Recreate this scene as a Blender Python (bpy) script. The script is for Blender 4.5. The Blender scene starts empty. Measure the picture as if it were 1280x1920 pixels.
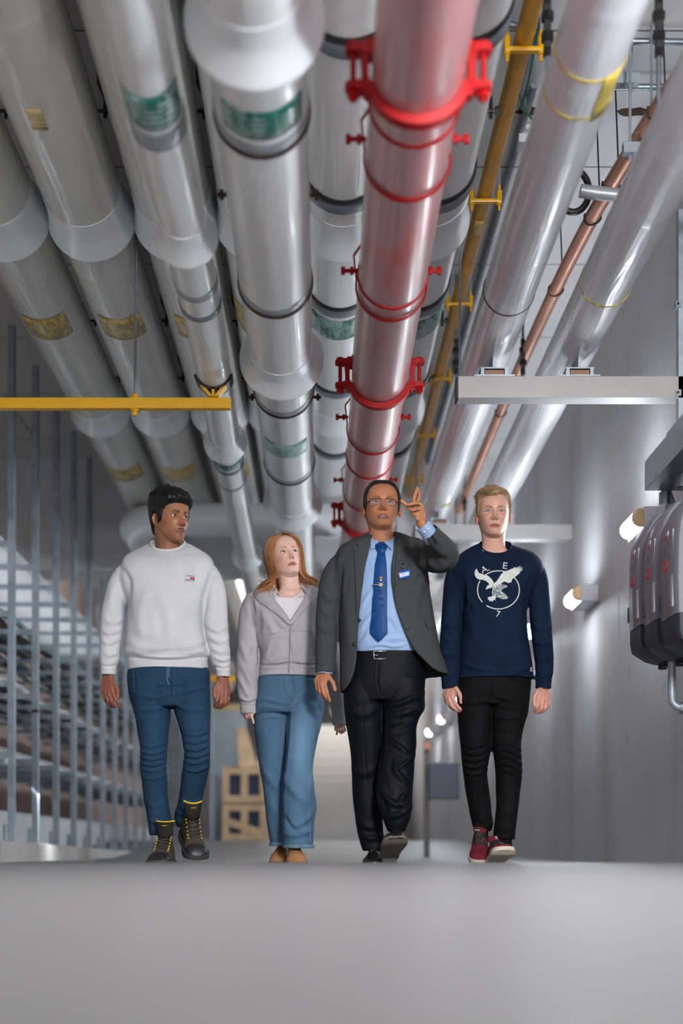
import bpy, bmesh, math, random
import numpy as np
from mathutils import Vector, Matrix
from mathutils.bvhtree import BVHTree
from mathutils.geometry import delaunay_2d_cdt

random.seed(7)
RNG = np.random.default_rng(11)
SC = bpy.context.scene
COL = SC.collection
F = 50.0 / 36.0 * 1920.0      # focal length in pixels of the 1280x1920 frame
CX, CY, CAMZ = 600.0, 1591.0, 0.05   # vanishing point of the tunnel, camera height
D0 = 6.67                     # depth of the group of people
PI = math.pi


def W(px, py, dy=0.0, base=D0):
    Y = base + dy
    return Vector(((px - CX) * Y / F, Y, CAMZ + (CY - py) * Y / F))


# ------------------------------------------------------------------ objects
def tag(o, label=None, cat=None, group=None, kind=None):
    if label: o['label'] = label
    if cat: o['category'] = cat
    if group: o['group'] = group
    if kind: o['kind'] = kind
    return o


def empty(name, loc=(0, 0, 0), label=None, cat=None, group=None):
    o = bpy.data.objects.new(name, None)
    o.location = loc
    o.empty_display_size = 0.1
    COL.objects.link(o)
    return tag(o, label, cat, group)


def link(name, me, parent=None, smooth=True):
    o = bpy.data.objects.new(name, me)
    COL.objects.link(o)
    if parent is not None:
        o.parent = parent
        p = parent
        off = Vector((0, 0, 0))
        while p is not None:
            off += p.location
            p = p.parent
        o.location = -off      # geometry is in world coordinates
    return o


class MB:
    """collects verts / faces (world coordinates) of ONE mesh"""
    def __init__(s):
        s.v = []; s.f = []; s.n = 0; s.mi = []

    def add(s, verts, faces, m=0):
        b = s.n
        s.v.extend([tuple(map(float, p)) for p in verts])
        s.f.extend([[i + b for i in f] for f in faces])
        s.mi.extend([m] * len(faces))
        s.n += len(verts)
        return s

    def box(s, x0, x1, y0, y1, z0, z1, m=0, bev=0.0):
        if bev > 0:
            b = min(bev, (x1-x0)/2.01, (y1-y0)/2.01, (z1-z0)/2.01)
            vs = []; idx = {}
            bm = bmesh.new()
            bmesh.ops.create_cube(bm, size=1.0)
            for v in bm.verts:
                v.co = Vector(((x0+x1)/2 + v.co.x*(x1-x0), (y0+y1)/2 + v.co.y*(y1-y0), (z0+z1)/2 + v.co.z*(z1-z0)))
            bmesh.ops.bevel(bm, geom=list(bm.edges), offset=b, segments=2, affect='EDGES', profile=0.6)
            bm.verts.index_update()
            s.add([v.co for v in bm.verts], [[v.index for v in f.verts] for f in bm.faces], m)
            bm.free()
            return s
        v = [(x0,y0,z0),(x1,y0,z0),(x1,y1,z0),(x0,y1,z0),(x0,y0,z1),(x1,y0,z1),(x1,y1,z1),(x0,y1,z1)]
        f = [[0,3,2,1],[4,5,6,7],[0,1,5,4],[1,2,6,5],[2,3,7,6],[3,0,4,7]]
        return s.add(v, f, m)

    def grid(s, P, closed_u=True, caps=(True, True), m=0, flip=False):
        """P: array rows x cols x 3"""
        P = np.asarray(P); R, C = P.shape[:2]
        v = P.reshape(-1, 3)
        f = []
        cc = C if closed_u else C - 1
        for i in range(R - 1):
            for j in range(cc):
                a = i*C + j; b = i*C + (j+1) % C
                q = [a, b, b + C, a + C]
                f.append(q[::-1] if flip else q)
        if closed_u and caps[0]:
            q = list(range(C)); f.append(q if flip else q[::-1])
        if closed_u and caps[1]:
            q = [(R-1)*C + j for j in range(C)]; f.append(q[::-1] if flip else q)
        return s.add(v, f, m)

    def tube(s, path, radii, n=16, caps=(True, True), m=0, up=None, squash=None):
        return s.grid(tube_pts(path, radii, n, up, squash), True, caps, m)

    def revolve_y(s, cx, cz, prof, n=64, m=0, caps=(False, False), a0=None, a1=None):
        """prof: list of (y, r) revolved about the axis (cx, *, cz) along Y; angle 0 = straight down"""
        if a0 is None:
            ang = np.linspace(0, 2*PI, n, endpoint=False); closed = True
        else:
            ang = np.linspace(a0, a1, n); closed = False
        P = np.array([[(cx + r*math.sin(a), y, cz - r*math.cos(a)) for a in ang] for (y, r) in prof])
        return s.grid(P, closed, caps, m, flip=True)

    def cyl(s, p0, p1, r, n=16, m=0, r1=None):
        return s.tube([p0, p1], [r, r if r1 is None else r1], n, m=m)

    def ball(s, c, r, n=12, m=0, sc=(1, 1, 1)):
        c = Vector(c); rows = []
        for i in range(1, n):
            a = PI * i / n
            rows.append([(c.x + sc[0]*r*math.sin(a)*math.cos(t), c.y + sc[1]*r*math.sin(a)*math.sin(t), c.z - sc[2]*r*math.cos(a))
                         for t in np.linspace(0, 2*PI, 2*n, endpoint=False)])
        return s.grid(rows, True, (True, True), m)

    def mesh(s, name):
        me = bpy.data.meshes.new(name)
        me.from_pydata(s.v, [], s.f)
        if any(s.mi):
            me.polygons.foreach_set('material_index', s.mi)
        return me

    def build(s, name, mat, parent=None, smooth=False, auto=None):
        me = s.mesh(name)
        for mm in (mat if isinstance(mat, (list, tuple)) else [mat]):
            me.materials.append(mm)
        o = link(name, me, parent)
        if smooth or auto:
            me.polygons.foreach_set('use_smooth', [True] * len(me.polygons))
        if auto:
            me.set_sharp_from_angle(angle=math.radians(auto))
        return o


def catmull(pts, n):
    """pts: K x D array -> n x D smooth interpolation (centripetal-ish)"""
    P = np.asarray(pts, float)
    K = len(P)
    t = np.linspace(0, K - 1, n)
    if K < 3:
        i = np.clip(t.astype(int), 0, K - 2); u = (t - i)[:, None]
        return P[i] * (1 - u) + P[i + 1] * u
    # natural-ish monotone tangents
    M = np.zeros_like(P)
    M[1:-1] = (P[2:] - P[:-2]) / 2
    M[0] = P[1] - P[0]; M[-1] = P[-1] - P[-2]
    i = np.clip(t.astype(int), 0, K - 2); u = (t - i)[:, None]
    h00 = 2*u**3 - 3*u**2 + 1; h10 = u**3 - 2*u**2 + u; h01 = -2*u**3 + 3*u**2; h11 = u**3 - u**2
    return h00*P[i] + h10*M[i] + h01*P[i+1] + h11*M[i+1]


def tube_pts(path, radii, n=16, up=None, squash=None):
    path = [Vector(p) for p in path]
    R = []
    K = len(path)
    tang = []
    for i in range(K):
        a = path[max(i-1, 0)]; b = path[min(i+1, K-1)]
        t = (b - a)
        tang.append(t.normalized() if t.length > 1e-9 else Vector((0, 0, 1)))
    up = Vector(up) if up is not None else (Vector((0, 1, 0)) if abs(tang[0].y) < 0.8 else Vector((0, 0, 1)))
    u = (up - tang[0]*up.dot(tang[0])).normalized()
    for i in range(K):
        u = (u - tang[i]*u.dot(tang[i])).normalized()
        w = tang[i].cross(u)
        r = radii[i] if hasattr(radii, '__len__') else radii
        ru, rw = (r if hasattr(r, '__len__') else (r, r))
        if squash: ru *= squash
        R.append([path[i] + u*(ru*math.cos(a)) + w*(rw*math.sin(a)) for a in np.linspace(0, 2*PI, n, endpoint=False)])
    return np.array([[tuple(p) for p in row] for row in R])


def copy_tree(o, delta, parent=None):
    c = o.copy(); COL.objects.link(c)
    c.parent = parent
    if parent is None: c.location = o.location + Vector(delta)
    for ch in list(o.children):
        copy_tree(ch, delta, c)
    return c


# ------------------------------------------------------------------ materials
def lin(c):
    return tuple(((x/255.0 + 0.055)/1.055)**2.4 if x/255.0 > 0.04045 else x/255.0/12.92 for x in c)


class NT:
    def __init__(s, name):
        s.m = bpy.data.materials.new(name); s.m.use_nodes = True
        s.t = s.m.node_tree; s.t.nodes.clear()
        s.out = s.t.nodes.new('ShaderNodeOutputMaterial')
        s.b = s.t.nodes.new('ShaderNodeBsdfPrincipled')
        s.t.links.new(s.b.outputs[0], s.out.inputs[0])
        s._tc = None

    def n(s, typ, ins=None, **kw):
        x = s.t.nodes.new('ShaderNode' + typ)
        for k, v in kw.items(): setattr(x, k, v)
        for k, v in (ins or {}).items():
            s.set(x.inputs[k], v)
        return x

    def set(s, sock, v):
        if hasattr(v, 'is_output') or isinstance(v, bpy.types.NodeSocket): s.t.links.new(v, sock)
        else:
            try: sock.default_value = v
            except TypeError: sock.default_value = (*v, 1.0) if len(v) == 3 else v

    def coord(s, which='Object', scale=None):
        if s._tc is None: s._tc = s.n('TexCoord')
        o = s._tc.outputs[which]
        if scale is not None:
            mp = s.n('Mapping', {'Vector': o, 'Scale': scale}); return mp.outputs[0]
        return o

    def noise(s, scale, detail=4, rough=0.55, vec=None, dist=0.0):
        return s.n('TexNoise', {'Vector': vec if vec is not None else s.coord(), 'Scale': scale, 'Detail': detail, 'Roughness': rough, 'Distortion': dist}).outputs['Fac']

    def ramp(s, fac, stops):
        r = s.n('ValToRGB', {'Fac': fac})
        e = r.color_ramp.elements
        while len(e) < len(stops): e.new(0.5)
        for x, (p, c) in zip(e, stops):
            x.position = p; x.color = (*c, 1) if len(c) == 3 else c
        return r.outputs['Color']

    def mix(s, fac, a, b, mode='MIX'):
        x = s.n('Mix', data_type='RGBA', blend_type=mode)
        s.set(x.inputs[0], fac); s.set(x.inputs[6], a); s.set(x.inputs[7], b)
        return x.outputs[2]

    def math(s, op, a, b=0.0, c=None):
        x = s.n('Math', operation=op)
        s.set(x.inputs[0], a); s.set(x.inputs[1], b)
        if c is not None: s.set(x.inputs[2], c)
        return x.outputs[0]

    def bump(s, h, strength=0.3, dist=0.01, normal=None):
        x = s.n('Bump', {'Height': h, 'Strength': strength, 'Distance': dist})
        if normal is not None: s.set(x.inputs['Normal'], normal)
        return x.outputs[0]

    def fin(s, color=None, rough=None, metal=None, normal=None, coat=None, coat_rough=None, spec=None, sheen=None, coat_normal=None):
        I = s.b.inputs
        if color is not None: s.set(I['Base Color'], color)
        if rough is not None: s.set(I['Roughness'], rough)
        if metal is not None: s.set(I['Metallic'], metal)
        if normal is not None: s.set(I['Normal'], normal)
        if coat is not None: s.set(I['Coat Weight'], coat)
        if coat_rough is not None: s.set(I['Coat Roughness'], coat_rough)
        if coat_normal is not None: s.set(I['Coat Normal'], coat_normal)
        if spec is not None: s.set(I['Specular IOR Level'], spec)
        if sheen is not None: s.set(I['Sheen Weight'], sheen)
        return s.m


def plain(name, rgb, rough=0.5, metal=0.0, var=0.08, scale=8.0, bump=0.0, bscale=60.0, coat=0.0, spec=0.5):
    """a procedural material: base colour with a gentle noise variation and optional bump"""
    k = NT(name)
    c = lin(rgb)
    nz = k.noise(scale, 4)
    lo = tuple(x*(1-var) for x in c); hi = tuple(min(1, x*(1+var)) for x in c)
    col = k.ramp(nz, [(0.3, lo), (0.7, hi)])
    nm = None
    if bump > 0:
        nm = k.bump(k.noise(bscale, 3), bump, 0.004)
    return k.fin(col, rough, metal, nm, coat=coat, coat_rough=0.15, spec=spec)


def emit(name, rgb, strength):
    k = NT(name)
    k.fin((*rgb, 1), 0.4)
    k.set(k.b.inputs['Emission Color'], (*rgb, 1))
    k.set(k.b.inputs['Emission Strength'], strength)
    return k.m
# ================================================================== ENVIRONMENT
def recenter(o):
    me = o.data
    co = np.empty(len(me.vertices)*3); me.vertices.foreach_get('co', co); co = co.reshape(-1, 3)
    c = (co.min(0) + co.max(0)) / 2; c[2] = co[:, 2].min()
    co -= c
    me.vertices.foreach_set('co', co.ravel()); me.update()
    o.location = Vector(c) + o.location
    return o


# ---------- materials of the place
def concrete(name, lo, hi, stain=None, stain_scale=2.0, bump=0.25, rough=0.75, streak=False, lines=None):
    k = NT(name)
    v = k.coord('Object')
    n1 = k.noise(1.1, 6, 0.6, v)
    col = k.ramp(n1, [(0.3, lin(lo)), (0.7, lin(hi))])
    n2 = k.noise(14, 5, 0.6, v)
    col = k.mix(k.math('MULTIPLY', n2, 0.35), col, k.mix(0.5, col, (*lin((225, 225, 225)), 1)))
    if streak:   # vertical stains and water marks
        sv = k.coord('Object', (1.0, 0.9, 0.16))
        s1 = k.noise(1.6, 2, 0.5, sv, 0.3)
        col = k.mix(k.ramp(s1, [(0.52, (0, 0, 0)), (0.72, (0.75, 0.75, 0.75))]), col, (*lin(stain), 1))
        sp = k.noise(9, 3, 0.5, k.coord('Object', (1, 1, 0.6)))
        col = k.mix(k.ramp(sp, [(0.68, (0, 0, 0)), (0.74, (0.5, 0.5, 0.5))]), col, (*lin((95, 92, 88)), 1))
    nm = k.bump(k.noise(35, 5, 0.6, v), bump, 0.006)
    return k.fin(col, rough, 0, nm)


M = {}
M['floor'] = concrete('floor_concrete', (78, 77, 76), (89, 89, 92), rough=0.42, bump=0.12)
M['wall'] = concrete('wall_concrete', (178, 178, 183), (196, 196, 201), stain=(160, 153, 144), streak=True, bump=0.2, rough=0.5)
M['wall_dim'] = concrete('wall_brown', (160, 140, 128), (176, 156, 144), bump=0.2)
M['ceil'] = None
k = NT('ceiling_planks')
br = k.n('TexBrick', {'Vector': k.coord('Object'), 'Scale': 1.0, 'Mortar Size': 0.006, 'Brick Width': 2.4, 'Row Height': 1.2,
                      'Color1': (*lin((232, 233, 236)), 1), 'Color2': (*lin((224, 225, 229)), 1), 'Mortar': (*lin((70, 68, 66)), 1)})
cn = k.noise(3.0, 6)
M['ceil'] = k.fin(k.mix(k.math('MULTIPLY', cn, 0.3), br.outputs[0], (*lin((150, 148, 146)), 1)), 0.7, 0, k.bump(k.noise(30, 4), 0.15, 0.005))
M['curb'] = concrete('curb_concrete', (172, 168, 162), (202, 198, 192), stain=(120, 108, 96), streak=True, bump=0.4)
M['galv'] = plain('galvanised_steel', (138, 148, 156), 0.38, 0.85, 0.15, 30, 0.05)
M['galv_dull'] = plain('galvanised_dull', (150, 162, 172), 0.5, 0.45, 0.18, 12, 0.05)
M['beam'] = plain('beam_paint', (158, 156, 156), 0.45, 0.1, 0.05, 6, 0.04)
M['yellow'] = plain('yellow_paint', (222, 166, 4), 0.45, 0, 0.06, 10, 0.03, coat=0.15)
M['gas'] = plain('gas_pipe_yellow', (208, 150, 26), 0.42, 0, 0.14, 9, 0.04, coat=0.35)
M['dark'] = plain('dark_rubber', (34, 34, 36), 0.6)
M['rust'] = plain('rust_brown', (74, 50, 36), 0.85, 0, 0.5, 40, 0.6)
M['brownband'] = plain('brown_rubber_seal', (62, 50, 46), 0.55)
M['band'] = plain('grey_seal_band', (112, 120, 130), 0.42, 0, 0.12, 14, coat=0.2)
M['bandlight'] = plain('light_grey_band', (150, 154, 158), 0.4, 0, 0.08, 14, coat=0.3)
M['collar'] = plain('collar_white_plastic', (232, 236, 239), 0.35, 0, 0.02, 6, 0.0, coat=0.3)
M['black'] = plain('black_plastic', (22, 23, 26), 0.45)
M['redcl'] = plain('red_clamp_paint', (158, 6, 12), 0.5, 0, 0.12, 14, 0.05, coat=0.0, spec=.25)


def wrapped(name, lo, hi, bump=0.25, tint=None, rough=0.30, coat=0.45, swirl=1.0, seams=True):
    """a pipe sleeve wound with clear film: glossy with long and winding creases"""
    k = NT(name)
    v = k.coord('Object')
    n1 = k.noise(1.6, 4, 0.5, k.coord('Object', (3, 0.5, 3)))
    col = k.ramp(n1, [(0.35, lin(lo)), (0.65, lin(hi))])
    d = k.noise(22, 4, 0.6, v)
    col = k.mix(k.ramp(d, [(0.66, (0, 0, 0)), (0.8, (0.22, 0.22, 0.22))]), col, (*lin((150, 138, 120)), 1))
    if tint is not None:
        t = k.noise(1.3, 3, 0.5, k.coord('Object', (4, 0.6, 4)))
        col = k.mix(k.ramp(t, [(0.45, (0, 0, 0)), (0.62, (0.8, 0.8, 0.8))]), col, (*lin(tint), 1))
    long = k.noise(7, 3, 0.5, k.coord('Object', (5, 0.35, 5)), 0.6)
    fine = k.noise(26, 3, 0.55, k.coord('Object', (2, 0.7, 2)), 0.5)
    h = k.math('ADD', k.math('MULTIPLY', long, 1.0 * swirl), k.math('MULTIPLY', fine, 0.18))
    if seams:
        wv = k.n('TexWave', {'Vector': k.coord('Object', (0.5, 1.0, 0.5)), 'Scale': 0.75, 'Distortion': 1.2, 'Detail': 1.0, 'Detail Scale': 1.0}, wave_type='BANDS', bands_direction='Y')
        h = k.math('ADD', h, k.math('MULTIPLY', k.ramp(wv.outputs['Fac'], [(0.93, (0, 0, 0)), (0.97, (1, 1, 1))]), 0.25))
    nm = k.bump(h, bump, 0.02)
    return k.fin(col, rough, 0, nm, coat=coat, coat_rough=0.08, coat_normal=nm)


M['pvc'] = wrapped('white_pipe_film', (226, 227, 227), (236, 237, 237), 0.14, coat=.4)
M['pvc_shaded'] = wrapped('shaded_white_pipe_film', (204, 204, 200), (220, 220, 216), 0.26, coat=.6)  # darker copy of the white film, low light put into its colour
M['clear'] = wrapped('clear_film_silver', (198, 198, 203), (216, 216, 221), 0.22, swirl=1.0, rough=0.32, coat=.8)
M['redpipe'] = None
k = NT('red_pipe_under_film')
v = k.coord('Object')
n1 = k.noise(1.2, 4, 0.55, k.coord('Object', (4, 0.8, 4)))
col = k.ramp(n1, [(0.35, lin((172, 116, 120))), (0.55, lin((186, 136, 138))), (0.70, lin((204, 82, 84)))])  # pale reflections on the film are mixed into this pink base
sc = k.noise(40, 5, 0.65, k.coord('Object', (0.8, 3.0, 0.8)))
col = k.mix(k.ramp(sc, [(0.70, (0, 0, 0)), (0.78, (0.6, 0.6, 0.6))]), col, (*lin((96, 48, 52)), 1))
M['redpipe'] = k.fin(col, 0.36, 0, k.bump(k.noise(50, 4, 0.6, k.coord('Object', (1.5, 0.6, 1.5))), 0.10, 0.004), coat=0.8, coat_rough=0.2)
k = NT('copper_pipe')
n1 = k.noise(5, 5, 0.6, k.coord('Object', (3, 0.8, 3)))
M['copper'] = k.fin(k.ramp(n1, [(0.3, lin((188, 132, 108))), (0.7, lin((224, 172, 150)))]), 0.38, 0.7, k.bump(k.noise(60, 3), 0.05, 0.003))


def label_mat(name, base, ink, light, scale=1.0):
    k = NT(name)
    sp = k.n('SeparateXYZ', {0: k.coord()})
    line = k.math('SINE', k.math('MULTIPLY', sp.outputs[1], 210.0*scale))
    a = k.noise(46*scale, 2, 0.5, k.coord('Object', (1.0, 0.3, 1.0)))
    b = k.noise(6*scale, 1, 0.5, k.coord('Object', (1.5, 0.2, 1.5)))
    m1 = k.math('MULTIPLY', k.ramp(a, [(0.44, (0, 0, 0)), (0.50, (1, 1, 1))]), k.ramp(b, [(0.40, (0, 0, 0)), (0.46, (1, 1, 1))]))
    m1 = k.math('MULTIPLY', m1, k.math('GREATER_THAN', line, -0.1))
    c2 = k.noise(6*scale, 1, 0.5, k.coord('Object', (1.6, 0.2, 1.6)))
    col = k.mix(k.ramp(c2, [(0.56, (0, 0, 0)), (0.58, (0.6, 0.6, 0.6))]), (*lin(base), 1), (*lin(light), 1))
    col = k.mix(k.math('MULTIPLY', m1, 0.8), col, (*lin(ink), 1))
    return k.fin(col, 0.4, 0, coat=0.4, coat_rough=0.15)


M['lab_y'] = label_mat('yellow_label_film', (206, 176, 92), (84, 74, 52), (222, 206, 158))
M['lab_g'] = label_mat('green_label_film', (20, 104, 88), (176, 200, 194), (134, 176, 168))
M['lab_ys'] = label_mat('small_yellow_label', (206, 182, 70), (120, 104, 40), (214, 196, 110))

# ---------- room shell
XW, XL, HC = 1.72, -3.15, 3.50          # right wall, left wall, ceiling height
YN, YF = -5.0, 31.0
ZB = -0.035                              # floor level beyond the crest


def slab(name, verts, faces, mat, thick=None):
    mb = MB(); mb.add(verts, faces)
    o = mb.build(name, mat); tag(o, kind='structure'); return o


# floor: a level strip in front, a shallow crest, the lower floor, then a gentle rise to the far end
prof = [(YN, 0.0), (1.0, 0.0), (4.9, 0.0), (5.1, 0.0), (5.16, -0.004), (5.35, -0.022), (5.6, ZB), (13.0, ZB), (15.0, 0.03), (17.0, 0.13), (18.0, 0.15), (YF, 0.15)]
mb = MB()
P = np.array([[(x, y, z) for x in np.linspace(XL - 0.2, XW + 0.2, 6)] for (y, z) in prof])
Q = P.copy(); Q[:, :, 2] -= 0.25
mb.grid(P, False, m=0); mb.grid(Q, False, m=0, flip=True)
fl = mb.build('floor', M['floor'], smooth=False); tag(fl, kind='structure')

mb = MB(); mb.box(XW, XW + 0.25, YN, YF, -0.3, HC + 0.2)
o = mb.build('wall_right', M['wall']); tag(o, kind='structure')
mb = MB(); mb.box(XL - 0.25, XL, YN, YF, -0.3, HC + 0.2)
o = mb.build('wall_left', M['wall_dim']); tag(o, kind='structure')
mb = MB(); mb.box(XL - 0.2, XW + 0.2, YN, YF + 0.2, HC, HC + 0.2)
o = mb.build('ceiling', M['ceil']); tag(o, kind='structure')
mb = MB(); mb.box(XL - 0.2, XW + 0.2, YF, YF + 0.25, -0.3, HC + 0.2)
o = mb.build('wall_back', M['wall']); tag(o, kind='structure')

# low concrete kerb that carries the posts on the left, and the pale plinth behind it
mb = MB()
P = []
for (y, zt) in [(5.2, 0.135), (7.0, 0.115), (9.2, 0.095), (13.0, 0.04), (16.0, 0.0), (19.5, 0.16), (24, 0.2)]:
    P.append([(-2.35, y, zt - 0.0), (-1.93, y, zt), (-1.90, y, zt - 0.012), (-1.90, y, -0.2), (-2.35, y, -0.2)])
mb.grid(np.array(P), True, (True, True))
o = mb.build('trim_1', M['curb']); tag(o, kind='structure')
mb = MB()
P = []
for y in (2.0, 24.0):
    P.append([(-3.15, y, 0.36), (-2.62, y, 0.36), (-2.60, y, 0.33), (-2.60, y, -0.2), (-3.15, y, -0.2)])
mb.grid(np.array(P), True, (True, True))
o = mb.build('trim_2', plain('plinth_paint', (232, 236, 240), 0.5, 0, 0.06, 4, 0.05)); tag(o, kind='structure')

# concrete beams hanging under the ceiling in the distance
for i, (y, zb) in enumerate([(12.6, 2.52), (20.0, 2.75)]):
    mb = MB(); mb.box(XL, XW, y, y + 0.5, zb, HC)
    o = mb.build('trim_%d' % (i + 3), M['ceil']); tag(o, kind='structure')

# pale stairs at the far end
mb = MB()
for i in range(13):
    mb.box(-1.1, 1.1, 23.0 + i*0.30, 27.5, 0.10 + i*0.17, 0.15 + (i+1)*0.17)
o = recenter(mb.build('staircase', plain('stair_concrete', (196, 193, 190), 0.6, 0, 0.05, 2)))
tag(o, 'pale concrete staircase rising at the far end of the tunnel', 'stairs')

# ---------- pipes along the tunnel
def pipe_root(name, x, h, label, group=None, cat='pipe', y=1.2):
    return empty(name, (x, y, CAMZ + h), label, cat, group)


def straight_body(root, x, h, r, y0, y1, mat, name='pipe_sleeve', n=72):
    y1 = min(y1, 22.6)
    mb = MB()
    ys = np.linspace(y0, y1, int((y1 - y0)/0.12))
    mb.revolve_y(x, CAMZ + h, [(y, r) for y in ys], n, caps=(True, True))
    return mb.build(name, mat, root, auto=40)


def collar(root, x, h, r, R2, yc, blen=0.14, clen=0.15, mat=None):
    mb = MB(); z = CAMZ + h
    pr = [(yc - clen - blen, r*0.99), (yc - clen - blen, r + 0.003), (yc - clen, r + 0.006)]
    for u in np.linspace(0.1, 1, 8):
        pr.append((yc - clen + clen*u, r + 0.006 + (R2 - r - 0.006)*(u**1.25)))
    pr += [(yc + 0.008, R2 + 0.002), (yc + 0.018, R2), (yc + 0.020, R2 - 0.008), (yc + 0.014, r + 0.012), (yc + 0.014, r*0.99)]
    mb.revolve_y(x, z, pr, 80)
    return mb.build('end_collar', mat or M['collar'], root, auto=40)


def ring(root, x, h, r, yc, w, t, mat, name='joint_band'):
    mb = MB(); z = CAMZ + h
    e = min(w*0.3, t)
    mb.revolve_y(x, z, [(yc - w/2, r*0.985), (yc - w/2, r + t - e*0.5), (yc - w/2 + e, r + t), (yc + w/2 - e, r + t), (yc + w/2, r + t - e*0.5), (yc + w/2, r*0.985)], 80)
    return mb.build(name, mat, root, auto=40)


def sticker(root, x, h, r, y0, y1, a0, a1, mat, name='label'):
    mb = MB()
    ys = np.linspace(y0, y1, 5)
    mb.revolve_y(x, CAMZ + h, [(y, r + 0.0025) for y in ys], 36, a0=math.radians(a0), a1=math.radians(a1))
    o = mb.build(name, mat, root, smooth=True)
    md = o.modifiers.new('thick', 'SOLIDIFY'); md.thickness = 0.002; md.offset = 1
    return o


# the six big insulated pipes of the upper row
ROW = 7.4; SR = F/ROW
rowH, rowR = 1053/SR, 62/SR
rx = [-524, -381, -238, -103, 36, 175]
rlab = ['thick white wrapped pipe nearest the left wall, highest row',
        'thick white wrapped pipe second from the left wall, its yellow label crossed by a rod',
        'thick white wrapped pipe third from the left wall, half hidden above the thinner white pipe',
        'thick white wrapped pipe mostly hidden above the white pipe with brown seals',
        'thick silver white pipe with grey bands between the white pipe and the red pipe',
        'thick silver white pipe with grey bands between the red pipe and yellow gas pipe']
hang_mat = M['black']
for i, a in enumerate(rx):
    x = a/SR; h = rowH; r = rowR
    root = pipe_root('insulated_pipe', x, h, rlab[i], 'upper row of thick insulated pipes')
    mt = M['pvc_shaded'] if i < 3 else M['pvc']
    straight_body(root, x, h, r, 1.2, 25.0, mt)
    for k_ in (1.66, 1.125, 0.787, 0.575):
        collar(root, x, h, r, r*1.19, ROW/k_)
    if i in (0, 1, 2):
        sticker(root, x, h, r, ROW*1.0, ROW/0.963, -36, 44, M['lab_y'])
        sticker(root, x, h, r, ROW/0.715, ROW/0.695, -36, 50, M['lab_y'])
    if i in (4, 5):
        sticker(root, x, h, r, ROW*1.003, ROW/0.963, -62, 62, M['lab_g'])
        for yb in (97, 392, 589, 742, 858):
            kk = (1591 - yb)/991.0
            yc = ROW/kk
            ring(root, x, h, r, yc, 0.085, 0.012, M['band'])
            ring(root, x, h, r, yc - 0.065, 0.035, 0.010, M['dark'], 'rubber_seal')
    if i == 1:
        sticker(root, x, h, r, ROW/1.40, ROW/1.36, -14, 6, M['lab_y'])
    if i == 3:
        sticker(root, x, h, r, ROW*0.99, ROW/0.963, -70, 40, M['lab_y'])
    # little hanger bolts beside the pipe on its upper side
    for k_ in (1.30, 0.93, 0.83):
        for sgn in (1,):
            yc = ROW/k_
            mb = MB()
            xx = x + sgn*(r + 0.03); zz = CAMZ + h + 0.03
            mb.cyl((xx - 0.05, yc, zz), (xx + 0.03, yc, zz), 0.008, 8)
            mb.cyl((xx + 0.012, yc, zz), (xx + 0.028, yc, zz), 0.018, 6)
            mb.tube([(xx - 0.005, yc, zz - 0.03), (xx - 0.005, yc, zz + 0.05), (xx - 0.03, yc, zz + 0.11), (xx - 0.045, yc, HC - 0.02)], 0.008, 8)
            mb.build('hanger_bolt', hang_mat, root)

# the lower white pipe with brown seals (centre)
U6 = 5.68; S6 = F/U6
x6, h6, r6 = -84/S6, 1064/S6, 67.5/S6
root = pipe_root('insulated_pipe', x6, h6, 'low white pipe with thin brown seals and green labels left of the red pipe', 'lower insulated pipes')
straight_body(root, x6, h6, r6, 1.2, 26.0, M['pvc'])
for k_ in (1.462, 0.864, 0.611, 0.47):
    collar(root, x6, h6, r6, r6*1.34, U6/k_, 0.09, 0.11)
for yb, w in ((295, .03), (595, .03), (783, .025), (909, .022)):
    yc = U6/((1591 - yb)/996.0)
    ring(root, x6, h6, r6, yc, 0.02, 0.008, M['brownband'], 'rubber_seal')
    ring(root, x6, h6, r6, yc - 0.045, 0.06, 0.004, M['bandlight'])
sticker(root, x6, h6, r6, U6/1.385, U6/1.335, -48, 58, M['lab_g'])
sticker(root, x6, h6, r6, U6/0.757, U6/0.735, -52, 48, label_mat('faded_green_label', (120, 168, 160), (196, 210, 206), (60, 128, 114)))

for k_ in (1.137, 0.785, 0.60):
    yc = U6/k_
    mb = MB(); mb.cyl((-0.093, yc, CAMZ + h6 + r6*.72), (-0.093, yc, HC), 0.007, 8); hg = mb.build('hanger_rod', M['galv_dull'], root)
    for sg in (-1, 1):
        mb = MB(); z = CAMZ + h6 + .03
        mb.cyl((x6 + sg*(r6 - .005), yc, z), (x6 + sg*(r6 + 0.04), yc, z), 0.008, 8); mb.cyl((x6 + sg*(r6 + .016), yc, z), (x6 + sg*(r6 + .03), yc, z), 0.018, 6)
        mb.build('hanger_bolt', M['rust'], hg)
# the thinner white pipe that rests on the yellow bar; it drifts slightly as it runs away
S4 = 471.0; U4 = F/S4; r4 = 39.4/S4; h4 = 1056/S4
def p4(kk):
    a = np.interp(1/kk, [1/1.5, 1/1.323, 1.0, 1/.849, 1/.709, 1/.521, 1/.3], [-237, -235, -227, -233, -250, -263, -270])
    return (a/S4, U4/kk)
root = pipe_root('insulated_pipe', p4(1)[0], h4, 'thinner low white pipe resting on the yellow bar', 'lower insulated pipes')
mb = MB()
ys = np.linspace(1.3, 19, 90)
xs = np.interp(ys, [U4/1.5, U4/1.323, U4, U4/.849, U4/.709, U4/.521, U4/.3], [a/S4 for a in (-237, -235, -228, -234, -249, -263, -268)])
kern = np.ones(9)/9; xs[4:-4] = np.convolve(xs, kern, 'valid')
mb.tube([(x, y, CAMZ + h4) for x, y in zip(xs, ys)], r4, 64)
mb.build('pipe_sleeve', M['pvc'], root, auto=40)
X4 = lambda y: float(np.interp(y, ys, xs))
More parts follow.
